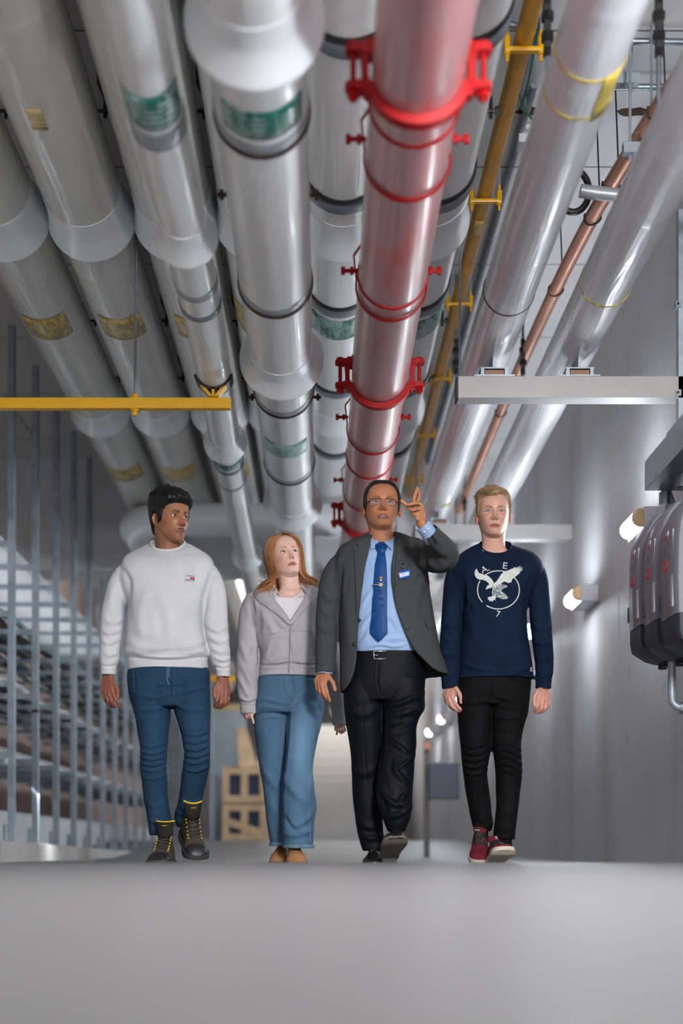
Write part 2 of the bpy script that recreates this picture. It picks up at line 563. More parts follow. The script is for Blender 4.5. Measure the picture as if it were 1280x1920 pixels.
for k_, ratio in ((1.70, 1.4), (1.088, 1.40), (0.722, 1.42), (0.521, 1.42), (0.42, 1.4)):
    y = U4/k_; collar(root, X4(y), h4, r4, r4*ratio, y, 0.07, 0.10)
for k_, w, nm in ((1.30, .10, 'light'), (1.012, .06, 'l'), (0.975, .05, 'g'), (0.838, .06, 'l'), (0.690, .06, 'g'), (0.66, .05, 'l')):
    y = U4/k_
    ring(root, X4(y), h4, r4, y, w, 0.004, M['bandlight'] if nm != 'g' else M['band'])
sticker(root, X4(U4/1.345), h4, r4, U4/1.385, U4/1.325, -65, 75, M['lab_g'])
sticker(root, X4(U4/0.70), h4, r4, U4/0.705, U4/0.697, -60, 60, M['lab_g'])

# the red fire pipe
x8, h8, r8 = 136*.8225/400, 1078*.8225/400, 64*.8225/400
root = pipe_root('fire_pipe', x8, h8, 'big red pipe with bolted red clamps running overhead', None)
straight_body(root, x8, h8, r8, 1.2, 27.0, M['redpipe'], 'pipe_tube')
U8 = D0*.8225
for yb in (-180, 275, 578, 897, 1060):
    ring(root, x8, h8, r8, U8/((1591 - yb)/1014.0), 0.018, 0.006, M['redcl'], 'weld_ring')
for yb in (-900, 221, 757, 1003, 1148):
    yc = U8/((1591 - yb)/1014.0)
    z = CAMZ + h8
    mb = MB()   # two bowed half rings
    angs = np.linspace(-74, 74, 40)
    for base in (0, 180):
        rows = []
        for a in angs:
            t = math.radians(a + base)
            e = [r8 + 0.002, r8 + 0.026]
            wd = 0.030
            s, c = math.sin(t), -math.cos(t)
            rows.append([(x8 + e[0]*s, yc - wd, z + e[0]*c), (x8 + e[1]*s, yc - wd*0.7, z + e[1]*c), (x8 + e[1]*s, yc + wd*0.7, z + e[1]*c), (x8 + e[0]*s, yc + wd, z + e[0]*c)])
        mb.grid(np.array(rows), True, (True, True))
    cl = mb.build('clamp', M['redcl'], root, auto=35)
    for sg in (-1, 1):
        mb = MB()
        X0 = x8 + sg*(r8 + 0.004)
        # cheek plate beside the pipe and two ears joined by a stud
        P = []
        for (zz, xi, xo) in [(-0.075, 0.0, 0.015), (-0.05, 0.004, 0.03), (0, 0.006, 0.026), (0.05, 0.004, 0.03), (0.085, -0.004, 0.016)]:
            P.append([(X0 + sg*xi, yc - 0.02, z + zz), (X0 + sg*xo, yc - 0.02, z + zz), (X0 + sg*xo, yc + 0.02, z + zz), (X0 + sg*xi, yc + 0.02, z + zz)])
        mb.grid(np.array(P), True, (True, True))
        for zz in (-0.045, 0.062):
            P = []
            for (dx, hh, hw) in [(0.0, 0.018, 0.022), (0.03, 0.013, 0.026), (0.05, 0.010, 0.026), (0.068, 0.010, 0.022), (0.074, 0.006, 0.012)]:
                P.append([(X0 + sg*dx, yc - hw, z + zz - hh), (X0 + sg*dx, yc + hw, z + zz - hh), (X0 + sg*dx, yc + hw, z + zz + hh), (X0 + sg*dx, yc - hw, z + zz + hh)])
            mb.grid(np.array(P), True, (True, True))
        mb.build('clamp_ear', M['redcl'], cl)
        mb = MB()
        bx = X0 + sg*0.05
        mb.cyl((bx, yc, z - 0.085), (bx, yc, z + 0.082), 0.0085, 12)
        mb.cyl((bx, yc, z - 0.075), (bx, yc, z - 0.056), 0.019, 6)
        mb.cyl((bx, yc, z + 0.072), (bx, yc, z + 0.084), 0.017, 8)
        mb.build('clamp_bolt', M['redcl'], cl)
for yb, zo in ((70, .05), (452, .05), (652, .05), (880, .03), (980, .03)):    # swivel hangers: a thin strap with a side bolt
    yc = U8/((1591 - yb)/1014.0) - 0.32
    z = CAMZ + h8
    mb = MB()
    pts = []
    for a in np.linspace(-100, 100, 26):
        t = math.radians(a); pts.append((x8 + (r8 + 0.007)*math.sin(t), yc, z - (r8 + 0.007)*math.cos(t)))
    pts = [(x8 - 0.05, yc, z + 0.26), (x8 - r8 - 0.016, yc, z + 0.12)] + pts + [(x8 + r8 + 0.016, yc, z + 0.12), (x8 + 0.05, yc, z + 0.26)]
    mb.tube(pts, [(0.004, 0.014)]*len(pts), 8, up=(1, 0, 0))
    hg = mb.build('hanger_strap', M['redcl'], root)
    for sg in (-1, 1):
        mb = MB()
        zz = z + 0.06
        mb.cyl((x8 + sg*(r8 - 0.0), yc, zz), (x8 + sg*(r8 + 0.055), yc, zz), 0.008, 10)
        mb.cyl((x8 + sg*(r8 + 0.05), yc, zz), (x8 + sg*(r8 + 0.066), yc, zz), 0.016, 6)
        mb.cyl((x8 + sg*(r8 + 0.016), yc, zz), (x8 + sg*(r8 + 0.030), yc, zz), 0.016, 6)
        mb.build('strap_bolt', M['redcl'], hg)
    mb = MB()
    mb.cyl((x8 - 0.0, yc, z + 0.24), (x8, yc, HC + 0.0), 0.007, 8)
    mb.cyl((x8 - 0.06, yc, z + 0.255), (x8 + 0.06, yc, z + 0.255), 0.012, 8)
    mb.build('hanger_rod', M['galv_dull'], root)

# the yellow gas pipe close to the ceiling
hY = 3.15; xY = hY*0.2515; rY = hY*0.0117
root = pipe_root('gas_pipe', xY, hY, 'slim yellow gas pipe high up on small yellow hangers', None)
straight_body(root, xY, hY, rY, 1.2, 27.0, M['gas'], 'pipe_tube', 40)
for n in range(-1, 9):
    inv = 0.000658 + n*0.0001538
    yc = F*hY*inv
    mb = MB(); z = CAMZ + hY
    mb.box(xY - 0.075, xY + 0.075, yc - 0.014, yc + 0.014, z - rY - 0.018, z - rY - 0.001, bev=0.004)
    for sg in (-1, 1):
        mb.cyl((xY + sg*0.066, yc, z - rY - 0.055), (xY + sg*0.066, yc, z + 0.03), 0.006, 8)
        mb.cyl((xY + sg*0.066, yc, z - rY - 0.028), (xY + sg*0.066, yc, z + 0.004), 0.013, 8)
    hg = mb.build('pipe_hanger', M['yellow'], root)
    mb = MB()
    for sg in (-1, 1): mb.cyl((xY + sg*0.066, yc, z + 0.02), (xY + sg*0.066, yc, HC), 0.005, 8)
    mb.build('hanger_rod', M['galv_dull'], hg)
sticker(root, xY, hY, rY, F*hY/1190., F*hY/1165., -30, 60, M['lab_y'])

# the two clear wrapped pipes on the right
for j, (a, h, r) in enumerate(((327/400., 967/400., 44.5/400), (1.218, 2.418, 44.3/400))):
    root = pipe_root('film_wrapped_pipe', a, h, ['glossy film wrapped silver pipe with a yellow label, beside the yellow gas pipe',
                                                   'glossy film wrapped silver pipe closest to the right wall'][j], 'film wrapped pipes on the right')
    straight_body(root, a, h, r, 1.2, 27.0, M['clear'])
    for yb in (575, 1120):
        yc = D0*1016/1000*((1591 - 668)/float(1591 - yb)) if j == 0 else D0*((1591 - 668)/float(1591 - yb))
        ring(root, a, h, r, yc, 0.012, 0.003, M['brownband'] if j == 0 else M['lab_ys'], 'tape_band')
    if j == 0:
        for yc in (4.28, 4.50):
            ring(root, a, h, r, yc, 0.016, 0.002, M['lab_ys'], 'tape_band')
        sticker(root, a, h, r, 4.26, 4.52, 20, 48, M['lab_ys'])
        sticker(root, a, h, r, 9.55, 9.62, 0, 36, M['lab_ys'])
    # hangers: a clevis with turnbuckle going up to the ceiling
    for yc in (5.12, 8.55, 12.0):
        mb = MB(); z = CAMZ + h
        mb.cyl((a, yc, z + r), (a, yc, HC), 0.009, 10)
        hg = mb.build('hanger_rod', M['galv'], root)
        mb = MB()
        for (z0, z1, rr) in ((2.90, 2.93, .016), (2.955, 2.985, .024), (3.03, 3.06, .024), (3.085, 3.11, .015)):
            mb.cyl((a, yc, z0), (a, yc, z1), rr, 6)
        mb.box(a - 0.012, a + 0.012, yc - 0.012, yc + 0.012, 2.93, 3.09)
        mb.build('turnbuckle', M['black'], hg)

# the copper pipe
hC = 3.0
cb = [1600, 1434, 1306, 1205, 1126, 1046, 900, 741, 500, 330]
cr = [.50, .4637, .4455, .433, .4260, .4207, .4150, .4116, .4080, .4040]
pts = [(F*hC/b*c*b/F, F*hC/b, CAMZ + hC) for b, c in zip(cb, cr)]
pts = [(-0.0 + hC*0.585, 3.6, CAMZ + hC), (hC*0.535, 4.4, CAMZ + hC)] + [(hC*c, F*hC/b, CAMZ + hC) for b, c in zip(cb, cr)]
pp = catmull(pts, 90)
root = empty('copper_pipe', pts[3], 'bare copper pipe running between the two film wrapped pipes', 'pipe')
mb = MB(); mb.tube(pp, 0.035, 24); mb.build('pipe_tube', M['copper'], root, auto=40)
for b in (1046, 741):
    y = F*hC/b; x = float(np.interp(y, pp[:, 1], pp[:, 0]))
    ring(root, x, hC, 0.035, y, 0.06, 0.004, M['copper'], 'coupling')
for b in (1385, 1245, 1185, 1050, 820):
    y = F*hC/b; x = float(np.interp(y, pp[:, 1], pp[:, 0]))
    mb = MB()
    mb.tube([(x + 0.040*math.cos(t), y + 0.012*math.sin(2*t), CAMZ + hC + 0.040*math.sin(t)) for t in np.linspace(PI*0.9, PI*2.1, 14)] + [(x + 0.02, y, HC)], 0.004, 8)
    mb.build('wire_hanger', M['dark'], root)

# ---------- supports
root = empty('pipe_bar', (-1.2, D0, CAMZ + 2.065), 'bright yellow steel bar hung across under the left pipes', 'support bar')
mb = MB(); mb.box(-1.92, -0.42, D0, D0 + 0.045, CAMZ + 2.066, CAMZ + 2.116, bev=0.003); mb.build('bar', M['yellow'], root)
for xx in (-0.872, -1.80):
    mb = MB(); mb.cyl((xx, D0 + 0.022, CAMZ + 2.06), (xx + 0.015, D0 + 0.022, HC), 0.006, 10); rd = mb.build('hanger_rod', M['galv'], root)
    mb = MB()
    for (z0, z1, rr) in ((2.036, 2.064, .012), (2.058, 2.066, .020)):
        mb.cyl((xx, D0 + 0.022, CAMZ + z0), (xx, D0 + 0.022, CAMZ + z1), rr, 6)
    mb.build('rod_nut', M['yellow'], rd)
    mb = MB()
    for (z0, z1, rr) in ((2.116, 2.124, .02), (2.122, 2.138, .014)):
        mb.cyl((xx, D0 + 0.022, CAMZ + z0), (xx, D0 + 0.022, CAMZ + z1), rr, 6)
    mb.build('rod_nut', M['yellow'], rd)
# saddle that carries the thinner pipe
y4 = D0 + 0.02; x4 = X4(y4)
root = empty('pipe_saddle', (x4, y4, CAMZ + 2.116), 'black pipe saddle on a small yellow stand at the end of the yellow bar', 'pipe saddle')
mb = MB()
rows = []
for a in np.linspace(-72, 72, 30):
    t = math.radians(a); s, c = math.sin(t), -math.cos(t)
    rows.append([(x4 + e*s, yy, CAMZ + h4 + e*c) for e, yy in ((r4 + .002, y4 - .05), (r4 + .012, y4 - .05), (r4 + .010, y4 + .06), (r4 + .002, y4 + .06))])
mb.grid(np.array(rows), True, (True, True)); mb.build('saddle_cradle', M['black'], root, auto=40)
mb = MB()
zb = CAMZ + 2.116
for sg in (-1, 1):
    P = np.array([[(x4 + sg*0.004, y4 - 0.045, zb), (x4 + sg*0.004, y4 + 0.02, zb), (x4 + sg*0.02, y4 + 0.02, zb), (x4 + sg*0.02, y4 - 0.045, zb)],
                  [(x4 + sg*0.045, y4 - 0.045, zb + 0.05), (x4 + sg*0.045, y4 + 0.02, zb + 0.05), (x4 + sg*0.062, y4 + 0.02, zb + 0.05), (x4 + sg*0.062, y4 - 0.045, zb + 0.05)]])
    mb.grid(P, True, (True, True), flip=sg < 0)
mb.box(x4 - 0.006, x4 + 0.006, y4 - 0.05, y4 + 0.02, zb - 0.001, zb + 0.045)
mb.build('saddle_stand', M['yellow'], root)

# grey cross beams on the right, with sliding pipe shoes
def cross_beam(yc, label, x0=0.642):
    root = empty('support_beam', ((x0 + XW)/2, yc, CAMZ + 2.115), label, 'support beam', 'grey cross beams on the right')
    z0 = CAMZ + 2.115
    mb = MB()
    # channel section, open to the back, with a thin lower lip
    S = [(0, 0), (0, 0.1), (0.10, 0.1), (0.10, 0.094), (0.008, 0.094), (0.008, 0.008), (0.10, 0.008), (0.10, 0.0)]
    P = np.array([[(x, yc + a, z0 + b) for a, b in S] for x in (x0, XW)])
    mb.grid(P, True, (True, True), flip=False); mb.build('channel', M['beam'], root)
    mb = MB(); mb.box(x0 - 0.002, x0 + 0.006, yc - 0.002, yc + 0.10, z0, z0 + 0.1); mb.build('end_plate', M['dark'], root)
    mb = MB(); mb.cyl((x0 + 0.018, yc + 0.05, z0 + 0.1), (x0 + 0.018, yc + 0.05, HC), 0.006, 10); mb.build('hanger_rod', M['galv'], root)
    return root
cross_beam(D0, 'sharp grey cross beam above the young man in the navy shirt')
cross_beam(9.72, 'pale cross beam farther back, level with the heads of the men')
cross_beam(12.75, 'farthest pale cross beam seen behind the raised arm')
for yb in (D0, 9.72):
    for nm, xc in (('beside the yellow gas pipe', 327/400.), ('closest to the right wall', 1.218)):
        z0 = CAMZ + 2.215
        wh = 'near cross beam' if yb == D0 else 'second cross beam'
        root = empty('pipe_shoe', (xc, yb + 0.05, z0), 'slide shoe on the %s under the wrapped pipe %s' % (wh, nm), 'pipe shoe', 'pipe slide shoes')
        mb = MB(); mb.box(xc - 0.095, xc + 0.095, yb - 0.005, yb + 0.11, z0, z0 + 0.007); mb.build('base_plate', M['galv'], root)
        mb = MB()
        for sg in (-1, 1): mb.box(xc + sg*0.056 - 0.008, xc + sg*0.056 + 0.008, yb + 0.0, yb + 0.1, z0 + 0.007, z0 + 0.04)
        mb.box(xc - 0.066, xc + 0.066, yb - 0.002, yb + 0.1, z0 + 0.036, z0 + 0.042); mb.build('guide', M['galv'], root)
        mb = MB(); mb.box(xc - 0.045, xc + 0.045, yb + 0.002, yb + 0.1, z0 + 0.008, z0 + 0.030); mb.build('slide_pad', plain('pad_copper', (128, 92, 76), 0.5, 0.3) if 'pad' not in M else M['pad'], root)
        mb = MB(); mb.box(xc - 0.008, xc + 0.008, yb + 0.0, yb + 0.2, z0 + 0.042, z0 + 0.0935); mb.build('web_plate', M['galv'], root)

# ---------- things under the ceiling on the right
def run(name, pts, r, mat, label, cat, n=12, group=None):
    mb = MB(); mb.tube(catmull(pts, 6*len(pts)), r, n)
    o = recenter(mb.build(name, mat, auto=50)); return tag(o, label, cat, group)

zc = HC - 0.03
run('conduit', [(0.87, 3.2, zc), (0.90, 6.0, zc), (0.905, 6.4, zc), (0.955, 6.62, zc), (0.955, 7.2, zc), (0.95, 16, zc), (0.95, 24, zc)], 0.016, M['galv_dull'], 'thin grey conduit along the ceiling right of the yellow gas pipe', 'conduit')
run('conduit', [(1.10, 7.0, zc), (1.11, 10, zc), (1.12, 24, zc)], 0.02, M['galv_dull'], 'grey conduit along the ceiling from the white junction box', 'conduit')
run('conduit', [(0.62, 5.85, zc-.02), (0.86, 5.9, zc-.02), (1.0, 6.12, zc-.02), (1.15, 6.0, zc-.02), (1.70, 6.0, zc-.02)], 0.014, M['galv'], 'bent grey conduit crossing the ceiling near the gas pipe', 'conduit')
run('conduit', [(1.10, 6.35, zc-.02), (1.45, 6.35, zc-.02), (1.71, 6.35, zc-.02)], 0.014, M['galv'], 'short straight conduit crossing the ceiling over the copper pipe', 'conduit')
M['hose'] = plain('hose_grey', (166, 170, 174), .4, .3)
mb = MB(); mb.tube([(1.20 + .075*math.cos(t), 6.75, 3.17 + .10*math.sin(t)) for t in np.linspace(0, 2*PI, 40)], .016, 10)
o = recenter(mb.build('cable_coil', M['black'], smooth=True)); tag(o, 'coil of black cable half hidden behind the film wrapped pipe', 'cable coil')
gm = plain('green_wire', (30, 120, 84), 0.5)
run('ground_wire', [(0.86, 4.6, zc-.03), (0.885, 5.3, zc-.08), (0.90, 5.8, zc-.03), (0.90, 6.15, zc-.10), (0.91, 6.45, zc-.06), (0.93, 6.52, zc-.03), (1.06, 6.75, zc-.02)], 0.005, gm, 'green earth wire hanging beside the yellow gas pipe', 'wire', 8)
run('ground_wire', [(0.99, 4.4, zc-.02), (1.0, 5.0, zc-.05), (0.99, 5.5, zc)], 0.005, gm, 'green earth wire close above the near film wrapped pipe', 'wire', 8)
run('flexible_hose', [(1.134, 6.2, CAMZ + 2.868), (1.20, 6.2, CAMZ + 2.858), (1.34, 6.2, CAMZ + 2.846), (1.52, 6.2, CAMZ + 2.85), (1.71, 6.2, CAMZ + 2.86)], 0.029, M['hose'], 'fat ribbed steel hose passing under the copper pipe', 'hose', 20)
root = empty('junction_box', (0.99, 6.82, HC - 0.10), 'small white junction box on the ceiling', 'junction box')
mb = MB(); mb.box(0.945, 1.045, 6.77, 6.87, HC - 0.085, HC, bev=0.006); mb.build('box', plain('box_white', (206, 208, 212), 0.5), root)
mb = MB()
for dx in (-0.02, 0.022): mb.cyl((0.995 + dx, 6.768, HC - 0.035), (0.995 + dx, 6.772, HC - 0.035), 0.014, 16)
mb.build('knockout', plain('box_grey', (176, 178, 182), 0.5), root)
for i, (px, py, L) in enumerate(((990, 208, .05), (1190, 210, .075))):
    hh = HC - CAMZ; y = F*hh/(CY - py); x = (px - CX)*y/F
    mb = MB()
    rr = np.random.default_rng(i)
    ring_ = [(x + L*math.cos(t)*(1 + .35*rr.random()), y + 0.028*math.sin(t)*(1 + .6*rr.random()), HC - 0.002) for t in np.linspace(0, 2*PI, 18, endpoint=False)]
    top = [(a, b, HC + 0.002) for a, b, c in ring_]
    mb.grid(np.array([ring_, top]), True, (True, True))
    o = recenter(mb.build('rust_patch', M['rust'])); tag(o, 'rusty broken patch in the ceiling ' + ('by the yellow gas pipe' if i == 0 else 'beside the copper pipe'), 'rust patch')
for (x0, x1, y, h, lb) in ((1.18, 1.36, 6.05, 3.28, 'grey strut channel hung above the copper pipe'), (1.27, 1.42, 5.95, 2.936, 'grey strut channel under the copper pipe')):
    root = empty('strut_trapeze', (x0, y, CAMZ + h), lb, 'strut')
    mb = MB(); mb.box(x0, x1, y, y + 0.04, CAMZ + h - 0.022, CAMZ + h + 0.022); mb.build('channel', M['galv_dull'], root)
    mb = MB()
    for xx in (x0 + 0.03, x1 - 0.03): mb.cyl((xx, y + 0.02, CAMZ + h - 0.05), (xx, y + 0.02, HC), 0.006, 8)
    mb.build('hanger_rod', M['galv_dull'], root)

# ---------- right wall: strut, wireway, inverters, lamps
root = empty('wall_strut', (XW - 0.02, D0 + 0.05, 1.98), 'tall galvanised strut on the right wall at the end of the grey beam', 'strut')
mb = MB(); mb.box(XW - 0.04, XW, D0 - 0.0, D0 + 0.045, 2.0, 3.05); mb.build('channel', M['galv_dull'], root)
for zz in (2.60, 2.185, 2.02):
    mb = MB(); mb.box(XW - 0.055, XW - 0.03, D0 - 0.012, D0 + 0.03, zz - 0.014, zz + 0.014); b = mb.build('clip', M['galv'], root)
    mb = MB(); mb.cyl((XW - 0.046, D0 - 0.02, zz), (XW - 0.046, D0 - 0.01, zz), 0.006, 8); mb.build('screw', M['dark'], b)

root = empty('wireway', (1.62, 6.0, CAMZ + 1.70), 'galvanised wiring trough on the wall above the grey boxes', 'wireway')
mb = MB(); mb.box(1.50, XW, 5.74, 6.58, CAMZ + 1.655, CAMZ + 1.79, bev=0.003); mb.build('trough', M['galv'], root)
mb = MB(); mb.box(1.495, 1.50, 5.74, 6.15, CAMZ + 1.652, CAMZ + 1.793); mb.build('cover', M['galv'], root)

inv_l = plain('inverter_grey', (124, 124, 134), 0.5, 0, 0.03, 5)
inv_s = plain('inverter_side_grey', (96, 98, 108), 0.5, 0, 0.03, 5)
inv_d = plain('inverter_dark', (38, 42, 54), 0.5, 0, 0.05, 5)
inv_r = plain('inverter_red', (200, 60, 66), 0.5, 0, 0.02)
inv_w = plain('inverter_white', (214, 214, 220), 0.5, 0, 0.02)


def text_mesh(s, size, align='CENTER', bold=0.0):
    cu = bpy.data.curves.new('txt', 'FONT'); cu.body = s; cu.size = size; cu.align_x = align; cu.align_y = 'CENTER'
    cu.resolution_u = 3; cu.offset = bold
    o = bpy.data.objects.new('txt', cu); COL.objects.link(o)
    dg = bpy.context.evaluated_depsgraph_get(); dg.update()
    me = bpy.data.meshes.new_from_object(o.evaluated_get(dg))
    v = [tuple(x.co) for x in me.vertices]; f = [list(p.vertices) for p in me.polygons]
    bpy.data.objects.remove(o); bpy.data.curves.remove(cu); bpy.data.meshes.remove(me)
    return v, f


def inverter(y_near, width, label, dz=0.0):
    """a wall box: its front (towards the tunnel, -X) is curved back at the top and tapers at the foot"""
    zt = CAMZ + 1.465 + dz; zb = CAMZ + 0.81 + dz
    xf = 1.455
    root = empty('wall_inverter', (1.6, y_near + width/2, zb), label, 'inverter', 'grey inverter boxes on the right wall')
    y0, y1 = y_near, y_near + width
    # side profile (x of the front surface against height)
    pr = [(zb + 0.155, xf), (zb + 0.30, xf - 0.004), (zb + 0.47, xf), (zb + 0.53, xf + 0.007), (zb + 0.58, xf + 0.022), (zb + 0.62, xf + 0.043), (zt, xf + 0.072)]
    mb = MB()
    ch = 0.035
    rows = []
    for z, x in pr:
        rows.append([(XW - 0.08, y0, z), (x + 0.045, y0, z), (x + 0.012, y0 + 0.012, z), (x, y0 + ch, z), (x, y1 - ch, z), (x + 0.012, y1 - 0.012, z), (x + 0.045, y1, z), (XW - 0.08, y1, z)])
    mb.grid(np.array(rows), True, (True, True), flip=True); mb.build('cover', inv_l, root, auto=30)
    mb = MB(); rows = []
    for z, x in [(zb, xf + 0.11), (zb + 0.012, xf + 0.07), (zb + 0.05, xf + 0.012), (zb + 0.09, xf + 0.003), (zb + 0.153, xf + 0.003)]:
        rows.append([(XW - 0.08, y0 + .004, z), (x + 0.045, y0 + .004, z), (x + 0.012, y0 + 0.016, z), (x, y0 + ch, z), (x, y1 - ch, z), (x + 0.012, y1 - 0.016, z), (x + 0.045, y1 - .004, z), (XW - 0.08, y1 - .004, z)])
    mb.grid(np.array(rows), True, (True, True), flip=True); mb.build('base_cover', inv_d, root, auto=30)
    mb = MB(); mb.box(XW - 0.082, XW, y0 + 0.01, y1 - 0.01, zb + 0.05, zt - 0.06); mb.build('heat_sink', inv_d, root)
    # stickers and the round red badge on the front
    yc = y0 + width*0.62
    def pat(nm, yy, zz, w, h, m):
        mb = MB(); xx = float(np.interp(zz, [p[0] for p in pr], [p[1] for p in pr]))
        mb.box(xx - 0.0015, xx + 0.01, yy - w/2, yy + w/2, zz - h/2, zz + h/2); return mb.build(nm, m, root)
    pat('warning_sticker', yc, zb + 0.50, 0.05, 0.04, inv_w)
    pat('red_sticker', yc + .005, zb + 0.497, 0.042, 0.02, inv_r)
    pat('data_label', y0 + width*0.30, zb + 0.46, 0.05, 0.10, plain('label_lines', (150, 150, 160), 0.5) if 'll' not in M else M['ll'])
    pat('switch_cover', yc, zb + 0.44, 0.03, 0.032, inv_s)
    pat('strip_label', y0 + width*0.25, zb + 0.255, 0.036, 0.13, inv_w)
    pat('display_window', y1 - 0.025, zb + 0.235, 0.03, 0.07, inv_d)
    mb = MB()
    n = 28; zc_ = zb + 0.375; xx = float(np.interp(zc_, [p[0] for p in pr], [p[1] for p in pr]))
    for x_, nm in ((xx - 0.003, 0),):
        A = [[(x_, yc + 0.042*math.cos(t), zc_ + 0.026*math.sin(t)) for t in np.linspace(0, 2*PI, n, endpoint=False)],
             [(xx + 0.01, yc + 0.042*math.cos(t), zc_ + 0.026*math.sin(t)) for t in np.linspace(0, 2*PI, n, endpoint=False)]]
        mb.grid(np.array(A), True, (True, True))
    bd = mb.build('badge', inv_r, root)
    def wr(s, yy, zz, size, m, nm, par):
        v, f = text_mesh(s, size)
        x_ = float(np.interp(zz, [p[0] for p in pr], [p[1] for p in pr])) - 0.0045
        mb = MB(); mb.add([(x_, yy - a, zz + b) for a, b, c in v], f); mb.build(nm, m, par)
    wr('Fronius', yc, zc_, 0.020, inv_w, 'badge_lettering', bd)
    wr('SYMO', y0 + width*0.34, zb + 0.178, 0.030, inv_r, 'red_lettering', root)
    # small recessed grips on the side
    for zz in (zb + 0.50, zb + 0.27):
        mb = MB(); mb.box(xf + 0.105, xf + 0.125, y0 - 0.002, y0 + 0.02, zz - 0.012, zz + 0.012); mb.build('grip', inv_d, root)
    # cable glands under the box
    for yy in np.linspace(y0 + 0.06, y1 - 0.06, 3):
        mb = MB(); mb.cyl((xf + 0.15, yy, zb - 0.025), (xf + 0.15, yy, zb + 0.02), 0.02, 10); mb.build('cable_gland', M['black'], root)
    # conduit up to the trough
    mb = MB(); yy = y0 + width*0.6
    mb.tube(catmull([(xf + 0.19, yy, zt - 0.06), (xf + 0.18, yy, zt + 0.06), (xf + 0.155, yy, zt + 0.14), (xf + 0.15, yy, CAMZ + 1.66)], 16), 0.022, 14)
    cd = mb.build('conduit', M['galv_dull'], root, auto=50)
    mb = MB(); mb.cyl((xf + 0.15, yy, CAMZ + 1.60), (xf + 0.15, yy, CAMZ + 1.656), 0.03, 12); mb.build('conduit_fitting', M['galv'], cd)


inverter(5.80, 0.30, 'nearest of the three grey inverter boxes, its dark back showing at the picture edge')
inverter(6.125, 0.29, 'middle one of the three grey inverter boxes on the right wall', .03)
inverter(6.44, 0.29, 'farthest of the three grey inverter boxes, right below the glowing tube lamp', .055)
root = empty('wall_conduit', (1.58, 6.25, CAMZ + 0.60), 'grey conduit dropping from under the inverter boxes and bending to the wall', 'conduit')
mb = MB(); mb.tube(catmull([(1.545, 6.25, CAMZ + 0.82), (1.545, 6.25, CAMZ + 0.68), (1.555, 6.25, CAMZ + 0.635), (1.60, 6.24, CAMZ + 0.615), (1.71, 6.22, CAMZ + 0.612)], 24), 0.017, 14); mb.build('tube', M['galv_dull'], root, auto=50)
mb = MB(); mb.cyl((1.58, 6.245, CAMZ + 0.618), (1.60, 6.24, CAMZ + 0.615), 0.026, 12); mb.build('coupling', M['galv'], root)
mb = MB(); mb.box(1.66, XW, 6.1, 6.18, CAMZ + 0.52, CAMZ + 0.72, bev=0.005)
o = recenter(mb.build('outlet_box', M['dark'])); tag(o, 'small dark outlet box low on the right wall at the picture edge', 'outlet box')

LAMP_E = 72.0
M['lamp'] = emit('lamp_diffuser', (0.88, 0.95, 1.0), LAMP_E)
M['lampcap'] = plain('lamp_end_cap', (232, 196, 150), 0.5)
lamp_words = {3: 'glowing tube lamp on the right wall just above the grey inverter boxes', 4: 'glowing tube lamp on the right wall beside the young man in navy',
              8: 'far lamp glowing beside the hand of the young man in navy', 9: 'far lamp glow, middle of the three distant lights', 10: 'farthest glowing lamp, beside the trousers of the man in the suit'}
for i, (y, h) in enumerate(((1.7, 1.74), (3.5, 1.74), (5.35, 1.73), (7.28, 1.655), (8.98, 1.582), (10.8, 1.66), (12.7, 1.68), (14.6, 1.68), (16.5, 1.70), (18.7, 1.71), (20.8, 1.71))):
    if i == 2: continue
    root = empty('wall_lamp', (1.62, y, CAMZ + h), lamp_words.get(i, ['', ''][0] or 'wall tube lamp %s' % {0: 'nearest the camera outside the view', 1: 'outside the view, second from the camera', 2: 'outside the view beside the nearest inverter box', 5: 'hidden behind the man in navy, third beyond the boxes', 6: 'hidden behind the man in navy, fourth beyond the boxes', 7: 'hidden behind the man in navy, fifth beyond the boxes'}.get(i)), 'wall lamp', 'tube lamps on the right wall')
    L = 0.33
    mb = MB(); zz = CAMZ + h
    pr = [(y - L/2, 0.046)] + [(y + L/2 - 0.05, 0.046)] + [(y + L/2 - 0.05 + 0.05*math.sin(t), 0.046*math.cos(t)) for t in np.linspace(0.3, 1.5, 5)]
    mb.revolve_y(1.605, zz, pr, 24, caps=(True, True)); mb.build('diffuser', M['lamp'], root, smooth=True)
    mb = MB(); mb.revolve_y(1.605, zz, [(y - L/2 - 0.02, 0.034), (y - L/2 - 0.012, 0.046), (y - L/2 + .002, 0.0475)], 24, caps=(True, True)); mb.build('end_cap', M['lampcap'], root)
    mb = MB(); mb.box(1.614, XW, y - L/2 - 0.03, y + L/2 + 0.02, zz - 0.052, zz + 0.052, bev=0.006); mb.build('housing', inv_w, root)

# dark box on a strut on the right in the distance
root = empty('control_box', (1.15, 13.0, 0), 'dark blue box on a grey strut standing by the right wall', 'control box')
s13 = F/13.0
mb = MB(); mb.box((803-600)/s13, (861-600)/s13, 13.0, 13.22, CAMZ + (1591-1498)/s13, CAMZ + (1591-1430)/s13, bev=0.008); mb.build('box', plain('navy_box', (58, 62, 80), 0.5), root)
mb = MB(); mb.box((796-600)/s13, (806-600)/s13, 13.05, 13.12, ZB, CAMZ + (1591-1385)/s13); mb.build('strut', plain('strut_dark', (92, 90, 88), .6), root)
mb = MB(); mb.box((796-600)/s13, (806-600)/s13, 13.0, 13.05, CAMZ + (1591-1405)/s13, CAMZ + (1591-1392)/s13); mb.build('switch', plain('orange_switch', (196, 120, 92), 0.5), root)

